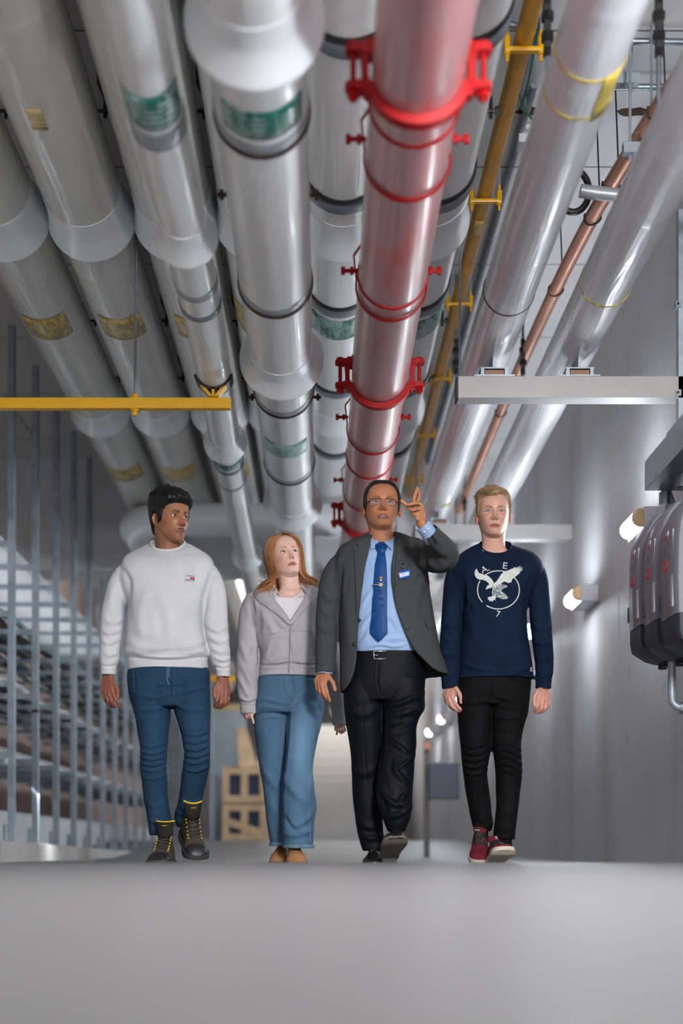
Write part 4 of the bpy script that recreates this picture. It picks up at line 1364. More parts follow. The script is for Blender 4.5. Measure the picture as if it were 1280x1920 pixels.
    def colors(s, X, Fw, Z):
        ax = np.abs(X)
        C = np.empty(X.shape + (4,)); base = np.array(lin(s.skin)); C[..., :3] = base; C[..., 3] = 1
        face = (Fw > .02)
        def blend(mask, rgb):
            k = np.clip(mask, 0, 1)[..., None]
            C[..., :3] = C[..., :3]*(1 - k) + np.array(lin(rgb))*k
        r = np.random.default_rng(3)
        sk = s.skin
        red = (min(255, sk[0]*1.02), sk[1]*.80, sk[2]*.80)
        blend(.35*s.blush*G((ax - .044)/.017)*G((Z - .083)/.017)*face, (214, 120, 108))
        blend((.25 + .3*s.blush)*G(X/.013)*G((Z - .083)/.013)*face, red)
        blend(.28*G((ax - .031)/.016)*G((Z - .100)/.006)*face, (sk[0]*.80, sk[1]*.74, sk[2]*.76))
        if s.stubble:
            j = np.maximum(SS(Fw, -.01, .02), 0)*np.maximum(SS(-Z, -.055, -.028), SS(ax, .050, .062)*SS(-Z, -.105, -.085))
            blend(s.stubble*.75*j*SS(Z, -.03, -.008), (58, 44, 38))
        if s.mustache:
            m = G((Z - .0535 + .18*np.maximum(ax - .008, 0))/.0048)*np.exp(-(ax/.027)**6)*face
            blend(s.mustache*m, (40, 30, 27))
        # lips
        so = s.mouth_open
        zup = .0478 - .26*np.maximum(ax - .004, 0) - .0012*G(X/.003) + so*.35
        zlo = .0292 + 17*np.maximum(ax - .002, 0)**2 - so*.9
        lipm = SS(Z, zlo - .0008, zlo + .0008)*SS(-Z, -(zup + .0008), -(zup - .0008))*SS(-ax, -.0250, -.0215)*face
        blend(lipm, s.lip)
        blend(.85*np.exp(-(ax/.0245)**6)*G((Z - .0400 + so*.2)/(.0011 + so*.55))*face, (s.lip[0]*.42, s.lip[1]*.32, s.lip[2]*.32))  # gap between the lips, its shade put into the colour
        if so > .001:
            blend(np.exp(-(ax/.0125)**6)*G((Z - .0412 - so*.1)/(so*.40 + .0004))*face, (206, 196, 186))
        # nostrils: the shade of the holes put into the skin colour
        blend(.9*G((ax - .0070*s.nose)/.0032)*G((Z - .0668)/.0021)*face, (sk[0]*.22, sk[1]*.16, sk[2]*.14))
        # brows
        bx = ax - .0125; L = .034
        arch = .1300 + .0052*np.sin(np.clip(bx/L, 0, 1)*PI*.72) - .001
        thk = .0038*s.browth*(1 - .55*np.clip(bx/L, 0, 1))
        m = SS(bx, -.002, .004)*SS(-bx, -L - .003, -L + .008)*np.exp(-((Z - arch)/thk)**4)*face
        nz = .9 + .1*np.sin(X*2600 + Z*900)
        blend(.95*m*nz*min(1.0, .65 + .35*s.browth), s.brow)
        # the rim of the eyes
        for sg, (ex, cf, ez, R) in zip((-1, 1), s.eye_c):
            up, lo_, a, tilt = s.almond(sg)
            u = (X - ex)*sg/a; dz = Z - ez
            zu = up*np.clip(1 - u*u, 0, 1)**.75 + tilt*u
            blend(.55*(np.abs(u) < 1.02)*G((dz - zu)/.0013)*face, (sk[0]*.35, sk[1]*.28, sk[2]*.26))
            blend(.30*(np.abs(u) < 1.3)*G((dz - up - .0042)/.0012)*np.clip(1 - (u/1.25)**2, 0, 1)*face, (sk[0]*.55, sk[1]*.45, sk[2]*.42))
        return C

    # ---- pose
    def pose(s, yaw, pitch, roll, eye_px, base, dy=-.075, scale=1.0, neck_dx=0.0, neck_dy=0.016):
        """yaw>0: turned to the right of the frame; pitch>0: looking up; roll>0: top of the head leans to the right"""
        Rm = Matrix.Rotation(math.radians(roll), 3, 'Y') @ Matrix.Rotation(math.radians(yaw), 3, 'Z') @ Matrix.Rotation(math.radians(-pitch), 3, 'X')
        s.R = Rm; s.sc = scale
        p = Vector((0, -(s.eye_c[0][1] + .010), .113))*scale
        s.T = W(eye_px[0], eye_px[1], dy, base) - Rm @ p
        piv = Vector((0, .025, -.005))*scale
        s.Tn = s.T + Rm @ piv - piv + Vector((neck_dx, neck_dy, 0))
        s.Rn = np.array(Rm); 
        return s

    def world(s, P):
        """P: n x 3 of (x, forward, z)"""
        P = np.asarray(P, float)*s.sc
        L = np.stack([P[:, 0], -P[:, 1], P[:, 2]], 1)
        A = L @ np.array(s.R).T + np.array(s.T)
        B = L + np.array(s.Tn)
        w = SS(P[:, 2]/s.sc, -.115, -.012)[:, None]
        return A*w + B*(1 - w)

    def rigid(s, P):
        P = np.asarray(P, float)*s.sc
        return np.stack([P[:, 0], -P[:, 1], P[:, 2]], 1) @ np.array(s.R).T + np.array(s.T)

    def skin_mesh(s, mb, cols):
        R, C = s.X.shape
        P = np.stack([s.X.ravel(), s.Fw.ravel(), s.Z.ravel()], 1)
        mb.grid(s.world(P).reshape(R, C, 3), True, (True, True))
        cols.append(s.C.reshape(-1, 4))
        # ears
        sk = np.array(lin(s.skin))
        for sg in (-1, 1):
            rows = []; cc = []
            xw = np.interp(.09, s.zs, s.cols['w'])
            for v in np.linspace(0, 1, 22):
                row = []
                for t in np.linspace(0, 2*PI, 32, endpoint=False):
                    # a rim, a bowl and a lobe
                    ry = .0165*(1 - .30*max(0, -math.sin(t))); rz = .0300
                    rad = math.sin(v*PI/2) if v < .5 else 1
                    k = v*2 if v <= .5 else 1 - (v - .5)*2*.92
                    yy = ry*math.cos(t)*k; zz = rz*math.sin(t)*k*(1.0)
                    out = (.020 if v <= .5 else .020)*0 + (.004 + .016*v*2 if v <= .5 else .020 + .002*math.sin((v - .5)*2*PI) - .011*SS(np.array([(v - .5)*2]), .25, .6)[0])
                    lean = .010*math.cos(t)*-1*k
                    fwd = -.012 + yy - .10*zz
                    row.append((sg*(xw - .007 + out*.95 + max(0, -yy)*.55), fwd, .1010 + zz - yy*.20))
                    dk = .75 if v > .72 else 1.0
                    cc.append((*(sk*np.array([1.0*dk, .88*dk, .86*dk])), 1))
                rows.append(row)
            A = np.array(rows); mb.grid(s.rigid(A.reshape(-1, 3)).reshape(A.shape), True, (False, True), flip=sg < 0)
            cols.append(np.array(cc))

    def eyes(s, parent, mats):
        for sg, (ex, cf, ez, R) in zip((-1, 1), s.eye_c):
            mb = MB(); ang = np.radians([0, 4, 8, 11.5, 12.5, 16, 20, 24, 27, 28.5, 30, 40, 55, 75, 100, 130, 160, 179])
            gx, gz = math.radians(s.gaze[0]), math.radians(s.gaze[1])
            ax_ = Vector((math.sin(gx)*math.cos(gz), math.cos(gx)*math.cos(gz), math.sin(gz)))
            u = ax_.cross(Vector((0, 0, 1))).normalized(); v = u.cross(ax_)
            rows = []
            for a in [float(q) for q in ang]:
                bul = 1 + .05*max(0, 1 - (a/math.radians(30))**2)
                rows.append([tuple(Vector((ex, cf, ez)) + float(R*bul)*(ax_*math.cos(a) + (u*math.cos(t) + v*math.sin(t))*math.sin(a))) for t in np.linspace(0, 2*PI, 28, endpoint=False)])
            A = np.array(rows); mb.grid(s.rigid(A.reshape(-1, 3)).reshape(A.shape), True, (True, True))
            o = mb.build('eye', mats['white'], parent, smooth=True)
            o.data.materials.append(mats['iris']); o.data.materials.append(mats['pupil'])
            for i, p in enumerate(o.data.polygons):
                r_ = min(i//28, 16) if i < 17*28 else 0
                p.material_index = 2 if r_ < 4 and i < 17*28 or i == 17*28 else (1 if r_ < 9 else 0)
            # lashes
            up, lo_, a, tilt = s.almond(sg)
            mb = MB(); pts = []; rr = []
            for q in np.linspace(-1, 1, 17):
                zz = up*(1 - q*q)**.75 + tilt*q; xx = ex + sg*q*a
                f_ = cf + math.sqrt(max((R + .0022)**2 - (xx - ex)**2 - zz*zz, 1e-8))
                pts.append((xx, f_ + .0002, ez + zz + .0002)); rr.append((.0007 + .0006*max(0, q)*(1.3 if s.female else 1) + (.0003 if s.female else 0)))
            mb.tube(s.rigid(np.array(pts)), rr, 6); mb.build('eyelashes', mats['lash'], o, smooth=True)


def skin_material(name, rough=0.48):
    k = NT(name)
    at = k.n('Attribute', attribute_name='Col').outputs['Color']
    nz = k.noise(90, 4, 0.6)
    col = k.mix(k.math('MULTIPLY', nz, 0.16), at, k.mix(0.6, at, (*lin((150, 70, 60)), 1)))
    k.set(k.b.inputs['Subsurface Weight'], 0.12)
    k.set(k.b.inputs['Subsurface Radius'], (0.012, 0.005, 0.003))
    k.set(k.b.inputs['Subsurface Scale'], 0.6)
    return k.fin(col, rough, 0, k.bump(k.noise(420, 3), 0.10, 0.0015), spec=0.45)


def set_cols(me, C):
    at = me.color_attributes.new('Col', 'FLOAT_COLOR', 'POINT')
    at.data.foreach_set('color', np.asarray(C, np.float32).ravel())


# ------------------------------------------------------------------ hands
def hand_mesh(base, wrist, mcps, fingers, thumb, rf=0.0092, voxel=0.0019, fore=None, palm_r=0.0140):
    """all points (px, py, dy); fingers: four lists of three further joints; returns a mesh of hand and forearm"""
    mb = MB()
    w = W(*wrist, base=base)
    M_ = [W(*p, base=base) for p in mcps]
    # palm: overlapping tapered rods from the wrist to each knuckle
    for k_, p in enumerate(M_):
        off = (k_ - 1.5)*0.006
        side = (M_[3] - M_[0]).normalized()
        a = w + side*off*1.4
        mb.tube([a - (p - a)*0.05, a, a.lerp(p, .35), a.lerp(p, .7), p, p + (p - a).normalized()*0.006], [.010, .0155, .0145, palm_r + .001, palm_r - .001, palm_r*.6], 14)
    for k_ in range(3):
        mb.tube([M_[k_].lerp(w, .25), M_[k_+1].lerp(w, .25)], [.012, .012], 12)
        mb.tube([M_[k_].lerp(w, .55), M_[k_+1].lerp(w, .55)], [.014, .014], 12)
    def chain(P, r0, r1):
        P = [Vector(p) for p in P]; q = catmull(np.array([tuple(p) for p in P]), 4*len(P)-3)
        n = len(q); rr = []
        for i in range(n):
            t = i/(n - 1); r = r0 + (r1 - r0)*t
            r *= 1 + .07*math.cos(t*PI*2*(len(P) - 1) if False else (i % 4)/4*2*PI)
            rr.append(r)
        d = (Vector(q[-1]) - Vector(q[-2])).normalized()
        q = [tuple(x) for x in q] + [tuple(Vector(q[-1]) + d*r1*.55), tuple(Vector(q[-1]) + d*r1*.85)]
        mb.tube(q, rr + [r1*.82, r1*.42], 12)
    sc = [1.0, 1.04, .98, .84]
    tips = []
    for k_, f in enumerate(fingers):
        P = [M_[k_]] + [W(*p, base=base) for p in f]
        chain(P, rf*sc[k_]*1.08, rf*sc[k_]*.80); tips.append((P[-1], (P[-1] - P[-2]).normalized()))
    T = [W(*p, base=base) for p in thumb]
    chain([w.lerp(T[0], .45)] + T, rf*1.45, rf*.95)
    if fore:
        pts = [W(*p[:3], base=base) for p in fore]
        mb.tube([w + (w - pts[0])*0.10, w] + pts, [.016, .0235] + [p[3] for p in fore], 20)
    return remesh(mb, voxel, 5, .5), tips


def join_meshes(items):
    """items: meshes -> verts, faces lists joined into an MB, returns MB"""
    mb = MB()
    for me in items:
        co, _ = np_mesh(me)
        mb.add([tuple(c) for c in co], [list(p.vertices) for p in me.polygons])
    return mb


def hand_colors(me, skin, base_dark=0.0):
    co, no = np_mesh(me)
    sk = np.array(lin(skin)); C = np.ones((len(co), 4)); C[:, :3] = sk
    return C


# ------------------------------------------------------------------ hair
def hair_shell(h, thick, mb, step=1, seed=0):
    """a skin of hair over the scalp; thick(az deg, z) -> metres (0 = none)"""
    R, C = h.X.shape
    az = np.degrees(np.arctan2(h.X, h.F0 + .012)); Z = h.Z
    T = thick(az, Z)
    cen = np.array([0, -.012, .11])
    P = np.stack([h.X, h.F0, Z], 2)
    d = P - cen; d[..., 2] *= .9
    d /= np.linalg.norm(d, axis=2, keepdims=True) + 1e-9
    r = np.random.default_rng(seed)
    n1 = np.sin(h.X*230 + Z*90)*np.sin(h.F0*180 - Z*60)
    Q = P + d*(T*(1 + .10*n1))[..., None] - d*.0015*(T <= 0)[..., None]
    keep = T > 0
    idx = -np.ones((R, C), int)
    vs = []; fs = []
    for i in range(R - 1):
        for j in range(C):
            j2 = (j + 1) % C
            if keep[i, j] or keep[i+1, j] or keep[i, j2] or keep[i+1, j2]:
                q = []
                for (a, b) in ((i, j), (i, j2), (i+1, j2), (i+1, j)):
                    if idx[a, b] < 0: idx[a, b] = len(vs); vs.append(Q[a, b])
                    q.append(idx[a, b])
                fs.append(q)
    if keep[R-1].all(): fs.append([idx[R-1, j] for j in range(C)])
    V = h.rigid(np.array(vs))
    mb.add(V, fs)
    return T, P, d


def strands(mb, paths, r0, r1=0.0003, n=3):
    """many thin tapering locks; paths: list of K x 3 arrays in world metres"""
    P = np.array(paths); S, K = P.shape[:2]
    t = np.gradient(P, axis=1); t /= np.linalg.norm(t, axis=2, keepdims=True) + 1e-12
    ref = np.zeros_like(t); ref[..., 1] = 1.0; m = np.abs(t[..., 1]) > .9; ref[m] = (1, 0, 0)
    u = np.cross(t, ref); u /= np.linalg.norm(u, axis=2, keepdims=True) + 1e-12
    v = np.cross(t, u)
    prof = np.interp(np.linspace(0, 1, K), [0, .6, 1], [1, .85, r1/r0 if r0 > 0 else 0])*r0
    ring = []
    for a in np.linspace(0, 2*PI, n, endpoint=False):
        ring.append(P + (u*math.cos(a) + v*math.sin(a))*prof[None, :, None])
    A = np.stack(ring, 2)       # S,K,n,3
    V = A.reshape(-1, 3)
    f = []
    for k in range(K - 1):
        for j in range(n):
            f.append((k*n + j, k*n + (j+1) % n, (k+1)*n + (j+1) % n, (k+1)*n + j))
    f = np.array(f)
    Fs = (f[None] + (np.arange(S)*K*n)[:, None, None]).reshape(-1, 4)
    b = mb.n
    mb.v.extend([tuple(x) for x in V.tolist()]); mb.f.extend((Fs + b).tolist()); mb.mi.extend([0]*len(Fs)); mb.n += len(V)
    return mb


def hair_material(name, dark, light, rough=0.42):
    k = NT(name)
    n = k.noise(60, 4, 0.6, k.coord('Object', (6, 6, 1.2)))
    n2 = k.noise(7, 2, 0.5)
    col = k.ramp(k.math('ADD', k.math('MULTIPLY', n, .7), k.math('MULTIPLY', n2, .3)), [(0.36, lin(dark)), (0.66, lin(light))])
    return k.fin(col, rough, 0, k.bump(k.noise(160, 3, 0.6, k.coord('Object', (4, 4, 1))), .35, .002), spec=0.35)


# ------------------------------------------------------------------ cloth materials
def dimc(c, f):
    return tuple(255*((1.055*(x*f)**(1/2.4) - .055) if x*f > .0031308 else x*f*12.92) for x in lin(c))


def cloth(name, lo, hi, scale=7, weave=700, bump=0.25, rough=0.85, streak=None, sheen=0.15, fade=None):
    k = NT(name)
    v = k.coord('Object')
    n = k.noise(scale, 5, 0.6, v)
    col = k.ramp(n, [(0.3, lin(lo)), (0.7, lin(hi))])
    if streak:
        s1 = k.noise(120, 3, 0.6, k.coord('Object', (1.0, 1.0, 4.0)))
        col = k.mix(k.math('MULTIPLY', s1, 0.35), col, (*lin(streak), 1))
    if fade:   # worn lighter patches with a place of their own: (centre, radii, colour, amount)
        for (c, r, rgb, am) in fade:
            mp = k.n('Mapping', {'Vector': v, 'Location': tuple(-c[i]/r[i] for i in range(3)), 'Scale': tuple(1/x for x in r)})
            ln = k.n('VectorMath', {0: mp.outputs[0]}, operation='LENGTH').outputs['Value']
            nn = k.math('MULTIPLY', k.ramp(k.math('ADD', ln, k.math('MULTIPLY', k.noise(16, 4), .25)), [(0.25, (1, 1, 1)), (1.0, (0, 0, 0))]), am)
            col = k.mix(nn, col, (*lin(rgb), 1))
    w = k.noise(weave, 2, 0.5, v)
    w2 = k.noise(60, 4, 0.6, v)
    nm = k.bump(k.math('ADD', k.math('MULTIPLY', w, .5), k.math('MULTIPLY', w2, .5)), bump, .002)
    return k.fin(col, rough, 0, nm, sheen=0.0, spec=0.16)


# ------------------------------------------------------------------ shoes
def shoe_frame(toe_px, base, dy, yaw, pitch, roll=0.0, length=.285, lift=0.0, z=None, pivot='heel'):
    """returns function local (x across, y along (0 heel .. length toe), z up) -> world"""
    x = (toe_px - CX)*(base + dy)/F
    o = Vector((x, base + dy, (ZB if z is None else z) + lift))
    Rm = Matrix.Rotation(math.radians(yaw), 3, 'Z') @ Matrix.Rotation(math.radians(pitch), 3, 'X') @ Matrix.Rotation(math.radians(roll), 3, 'Y')
    def f(P):
        P = np.atleast_2d(np.asarray(P, float))
        L = np.stack([P[:, 0], length - P[:, 1], P[:, 2]], 1)     # toe at the origin, heel behind (+Y)
        return L @ np.array(Rm).T + np.array(o)
    return f


def shoe_outline(u, hw):
    """half width along the sole, u: 0 heel, 1 toe"""
    return hw*np.interp(u, [0, .03, .08, .2, .42, .62, .75, .87, .94, .98, 1.0], [.30, .52, .66, .74, .72, .88, 1.0, .96, .80, .55, .22])


def shoe(root, name, f, L, hw, heights, sole_t, mats, bootcollar=None, toe_cap=None, sole_round=0.004, heel=0.0, sole_out=.004):
    """heights: list (u, top z). mats: upper, sole[, cap]"""
    us = np.concatenate([np.linspace(0, .08, 6)[:-1], np.linspace(.08, .9, 30)[:-1], np.linspace(.9, 1, 10)])
    hu, hz = zip(*heights)
    mb = MB(); rows = []; tops = catmull(np.array(heights), 80)
    for u in us:
        w = float(shoe_outline(u, hw)); top = float(np.interp(u, tops[:, 0], tops[:, 1]))
        row = []
        for t in np.linspace(0, PI, 19):
            c, s_ = math.cos(t), math.sin(t)
            ex = 2/2.6
            narrow = 1 - .30*min(1, max(0, (top - .055)/.08))*s_
            row.append((w*narrow*math.copysign(abs(c)**ex, c), u*L, sole_t*.8 + (top - sole_t*.8)*abs(s_)**ex))
        row += [(-w*.9, u*L, sole_t*.6), (w*.9, u*L, sole_t*.6)]
        rows.append(row)
    A = np.array(rows)
    mb.grid(f(A.reshape(-1, 3)).reshape(A.shape), True, (True, True), flip=True)
    if toe_cap is not None:
        nC = A.shape[1]
        for i in range(len(us) - 1):
            if us[i] >= toe_cap:
                for j in range(nC): mb.mi[i*nC + j] = 1
    up = mb.build(name, [mats[0]] + ([mats[2]] if toe_cap is not None else []), root, auto=45)
    mb = MB(); rows = []
    for u in us:
        w = float(shoe_outline(u, hw)) + sole_out; yy = u*L + (u - .5)*2*sole_out
        zt = sole_t; zb = 0.012*SS(np.array([u]), .80, 1.0)[0]
        hl = 0
        rows.append([(-w, yy, zb + hl + .003), (-w - .001, yy, zb + .008), (-w, yy, zt), (w, yy, zt), (w + .001, yy, zb + .008), (w, yy, zb + hl + .003), (w*.9, yy, zb + hl), (-w*.9, yy, zb + hl)])
    A = np.array(rows)
    mb.grid(f(A.reshape(-1, 3)).reshape(A.shape), True, (True, True))
    so = mb.build('sole', mats[1], up, auto=40)
    return up, tops


def laces(up, f, L, tops, us, hw, mat, r=.0028, eyelets=None, crossed=True):
    mb = MB()
    top = lambda u: float(np.interp(u, tops[:, 0], tops[:, 1]))
    for i, u in enumerate(us):
        w = hw
        for sg in ((-1, 1) if crossed else (1,)):
            u2 = us[i+1] if (i + 1 < len(us) and crossed) else u
            pts = []
            for q in np.linspace(-1, 1, 9):
                uu = u + (u2 - u)*((q*sg + 1)/2)
                pts.append((q*w, uu*L, top(uu) + .003 - .010*abs(q)**2.2 + .001*sg))
            mb.tube(f(np.array(pts)), r, 6)
    o = mb.build('laces', mat, up, smooth=True)
    if eyelets is not None:
        for u in us:
            for sg in (-1, 1):
                mb = MB(); p = f(np.array([(sg*w*1.02, u*L, top(u) - .007)]))[0]
                mb.ball(p, .0042, 6); mb.build('eyelet', eyelets, up, smooth=True)
    return o
# ================================================================== PEOPLE
def tilt_rows(A, tilts):
    """tilt some horizontal rings: list of (ring index from the start, dz/dy)"""
    for i, s in tilts:
        c = A[i].mean(0); q = A[i][:, 1] - c[1]; A[i][:, 2] += (.61*q - .39*np.sqrt(q*q + .0006) + .0096)*s
    return A


def hollow(A, start=True, end=True, depth=0.03, sc=0.90, lip=0.96):
    """turn the flat ends of a ring stack into openings"""
    out = list(A)
    def mk(r0, r1):
        c = r0.mean(0); ax = r1.mean(0) - c; ax /= np.linalg.norm(ax) + 1e-9
        return [c + (r0 - c)*lip, c + (r0 - c)*sc + ax*depth*.5, c + (r0 - c)*sc*.96 + ax*depth]
    if start: out = mk(A[0], A[4])[::-1] + out
    if end: out = out + mk(A[-1], A[-5])
    return np.array(out)


def torso(mb, rows, base, tilt=(), ex=2.3, hs=True, he=True, n=120, nseg=84, depth=.035):
    A = torso_rows(rows, base, nseg, n, ex)
    if tilt:
        k = len(tilt)
        ts = np.interp(np.arange(n), [0, n*tilt[1]], [tilt[0], 0])
        for i in range(n):
            if abs(ts[i]) > 1e-4: tilt_rows(A, [(i, ts[i])])
    top = A[0].copy(); bot = A[-1].copy()
    A = hollow(A, hs, he, depth)
    mb.grid(A, True, (True, True), flip=True)
    return top, bot


def sleeve(mb, pts, base, n=30, dens=6, hollow_end=True, dscale=1.0):
    t = MB(); A = np.array([[p[0], p[1], p[2], p[3]] for p in pts], float)
    A = catmull(A, dens*len(pts))
    path = []; rad = []
    for a in A:
        path.append(W(a[0], a[1], a[2], base)); s_ = (base + a[2])/F; rad.append((a[3]*s_*dscale, a[3]*s_))
    R = tube_pts(path, rad, n, (0, 1, 0))
    if hollow_end: R = hollow(R, False, True, .025, .80, .93)
    mb.grid(R, True, (True, True))
    return R


def ring_band(ring, r, parent, name, mat, squash=(1, 1), n=10):
    P = [Vector(p) for p in ring]; K = len(P); rows = []
    c = sum(P, Vector())/K
    for i in range(K):
        t = (P[(i+1) % K] - P[i-1]).normalized(); u = (P[i] - c).normalized(); v = t.cross(u).normalized()
        rows.append([P[i] + u*r*squash[0]*math.cos(a) + v*r*squash[1]*math.sin(a) for a in np.linspace(0, 2*PI, n, endpoint=False)])
    rows.append(rows[0])
    mb = MB(); mb.grid(np.array([[tuple(p) for p in q] for q in rows]), True, (False, False))
    return mb.build(name, mat, parent, smooth=True)


EYE = {'white': plain('eye_white', (206, 200, 198), 0.2, coat=0.6), 'pupil': plain('eye_pupil', (8, 8, 9), 0.1, coat=0.8), 'lash': plain('lash_dark', (28, 20, 18), 0.6)}
IR = {k_: plain('iris_' + k_, c, 0.2, coat=0.8) for k_, c in (('brown', (58, 38, 28)), ('blue', (84, 110, 134)), ('grey', (98, 110, 116)))}
SKIN = skin_material('skin')
M['nail'] = plain('dark_nail', (44, 14, 26), 0.25, coat=0.6)


def make_body(root, head, hands, extra=None, skin=None):
    mb = MB(); cols = []
    head.skin_mesh(mb, cols)
    for me in hands:
        co, _ = np_mesh(me)
        mb.add([tuple(c) for c in co], [list(p.vertices) for p in me.polygons]); cols.append(hand_colors(me, skin or head.skin))
    if extra:
        n0 = mb.n; extra(mb); c = np.ones((mb.n - n0, 4)); c[:, :3] = lin(head.skin); cols.append(c)
    me = mb.mesh('body'); set_cols(me, np.concatenate(cols))
    return finish(me, 'body', SKIN, root)


def inner_body(base, cx, legs, y_top=1090, y_hip=1290, hw=38):
    def f(mb):
        leg_rows(mb, [(y_top, cx - hw, cx + hw, .01, .7), ((y_top + y_hip)//2, cx - hw*.9, cx + hw*.9, .01, .7), (y_hip, cx - hw, cx + hw, .01, .7)], base, n=24)
        for L in legs: limb(mb, L[:2], base, 14)
    return f


# ---------------------------------------------------------------- 1: man in the white sweatshirt
def man_white():
    B = 6.67
    root = empty('person', W(318, 1612, 0, B), 'man in a white sweatshirt and blue jeans with brown boots, looking to his left', 'person', 'people walking in a row')
    root.location.z = ZB
    h = Head((154, 104, 77), (146, 90, 84), (14, 11, 10), wid=.97, nose=1.12, neckw=.98, jaw=.98, stubble=.40, mustache=.90, browth=1.35, gaze=(6, 2), eye_open=1.28)
    h.pose(39, 0, 1, (337.0, 968.5), B, dy=-.06, scale=1.01, neck_dy=.004)
    hl, _ = hand_mesh(B, (203, 1263, -.01), [(211, 1299, -.045), (205, 1303, -.04), (199, 1302, -.03), (193, 1297, -.015)],
        [[(217, 1311, -.055), (221, 1319, -.045), (225, 1326, -.035)], [(209, 1314, -.05), (212, 1322, -.035), (215, 1326, -.02)], [(202, 1313, -.04), (206, 1321, -.025), (210, 1325, -.01)], [(195, 1307, -.025), (199, 1315, -.012), (203, 1319, 0)]],
        [(213, 1283, -.04), (220, 1294, -.05), (221, 1307, -.045)], fore=[(204, 1240, 0, .026), (207, 1215, .01, .032)])
    hr, _ = hand_mesh(B, (418, 1267, -.01), [(409, 1300, -.04), (416, 1304, -.04), (423, 1304, -.03), (428, 1299, -.01)],
        [[(406, 1313, -.05), (404, 1320, -.035), (402, 1325, -.02)], [(414, 1318, -.05), (410, 1325, -.035), (405, 1326, -.02)], [(422, 1317, -.04), (417, 1325, -.025), (411, 1327, -.012)], [(428, 1311, -.02), (425, 1320, -.008), (419, 1323, .005)]],
        [(409, 1281, -.035), (402, 1293, -.045), (403, 1309, -.045)], fore=[(417, 1240, 0, .026), (413, 1215, .01, .032)])
    make_body(root, h, [hl, hr], inner_body(B, 316, [[(290, 1290, 0, 18), (290, 1440, 0, 14), (299, 1575, .0, 11)], [(352, 1290, 0, 18), (366, 1420, .02, 14), (352, 1560, .08, 11)]]), skin=(134, 84, 66))
    EYE['iris'] = IR['brown']; h.eyes(root, EYE)

    # hair: thick on top, combed back with a tuft at the crown, short at the sides
    def th(az, z):
        a = np.abs(az)
        hl_ = np.interp(a, [0, 20, 36, 48, 56, 62, 68, 74, 80, 87, 100, 112, 125, 150, 180], [.172, .170, .164, .154, .140, .118, .096, .086, .088, .130, .134, .105, .070, .046, .040])
        m = SS(z - hl_, -.001, .012)
        t = .010 + .022*SS(z, .150, .205) + .012*SS(z, .08, .18)*SS(a, 80, 150)
        return np.where(z > hl_ - .001, m*t + .0008, 0)
    mb = MB(); T, P, d = hair_shell(h, th, mb, seed=1)
    r = np.random.default_rng(5); paths = []
    cand = np.argwhere(T > .006)
    for (i, j) in cand[r.integers(0, len(cand), 3600)]:
        p = P[i, j]; dd = d[i, j]; a = math.degrees(math.atan2(p[0], p[1] + .012)); z = p[2]
        top = float(SS(np.array([z]), .16, .205)[0]); fr = 1.0 if abs(a) < 70 else 0.0
        lock = np.array([math.sin(z*170 + a*.16), math.sin(a*.21 + z*90), math.sin(a*.13 - z*120)])*.35
        fl = np.array([.45, .55*fr - .35*(1 - fr), -.55*(1 - top) - .25*fr*top]) + lock + r.normal(size=3)*.10
        L = .010 + .016*top*(.6 + .5*r.random()); fl = fl - dd*float(fl @ dd)*.8
        q = []
        for t in np.linspace(0, 1, 6):
            q.append(p + dd*T[i, j]*(.70 + .42*t - .36*t*t) + fl*L*t + np.array([0, 0, -.006*t*t*fr*top]))
        paths.append(h.rigid(np.array(q)))
    for k_ in range(170):   # the tuft at the crown
        p = np.array([-.030 + .012*r.normal(), -.030 + .016*r.normal(), .236])
        c_ = r.normal(size=3)*.0010
        q = [p + np.array([-.020*t + .020*t*t, -.012*t, .026*t - .020*t*t]) + c_ for t in np.linspace(0, 1, 6)]
        paths.append(h.rigid(np.array(q)))
    strands(mb, paths, .0012)
    mb.build('hair', hair_material('hair_black', (7, 7, 9), (24, 24, 28), .38), root, smooth=True)

    # sweatshirt
    C1 = cloth('white_sweatshirt', dimc((196, 198, 202), 0.88), dimc((210, 211, 214), 0.88), 9, 900, .22, .9)
    mb = MB()
    top, bot = torso(mb, [(1019, 283, 346, -.052, .085), (1023, 272, 358, -.066, .092), (1031, 255, 374, -.078, .10), (1042, 236, 391, -.095, .108), (1058, 228, 400, -.112, .115), (1080, 226, 399, -.125, .12), (1105, 231, 392, -.135, .122),
        (1131, 237, 385, -.14, .122), (1170, 238, 381, -.145, .12), (1205, 236, 386, -.148, .12), (1222, 234, 391.5, -.146, .122), (1230, 236, 391, -.138, .12), (1236, 239.5, 388.5, -.126, .117), (1246, 240, 389, -.124, .117), (1257, 240, 390, -.123, .117)], B, tilt=(.85, .36))
    sleeve(mb, [(252, 1062, .01, 14), (240, 1072, .012, 19), (226, 1092, .01, 20.5), (218.5, 1115, .005, 20.5), (213, 1140, 0, 20.5), (210, 1165, -.005, 21), (208, 1190, -.01, 20.3), (206, 1215, -.012, 18.8), (204.5, 1234, -.012, 18.3), (203.6, 1243, -.012, 16.5), (203.2, 1250, -.012, 14.4), (203, 1266, -.012, 13.4)], B)
    sleeve(mb, [(376, 1063, .01, 14), (388, 1074, .012, 19), (398.5, 1096, .01, 20.5), (402, 1120, .005, 22.5), (402.5, 1148, 0, 24), (404.5, 1172, -.005, 23.8), (408, 1195, -.01, 22), (411, 1218, -.012, 20), (414.5, 1238, -.012, 17.8), (416.5, 1246, -.012, 15.6), (417.6, 1253, -.012, 13.8), (418.5, 1270, -.012, 12.8)], B)
    me = remesh(mb, .0034, 5)
    relax(me, [[(262, 1040), (244, 1062), (238, 1095), (239, 1128)], [(366, 1040), (384, 1062), (388, 1095), (384, 1128)]], 15, 60)
    lumps(me, .0028, (7, 7, 6), 2)
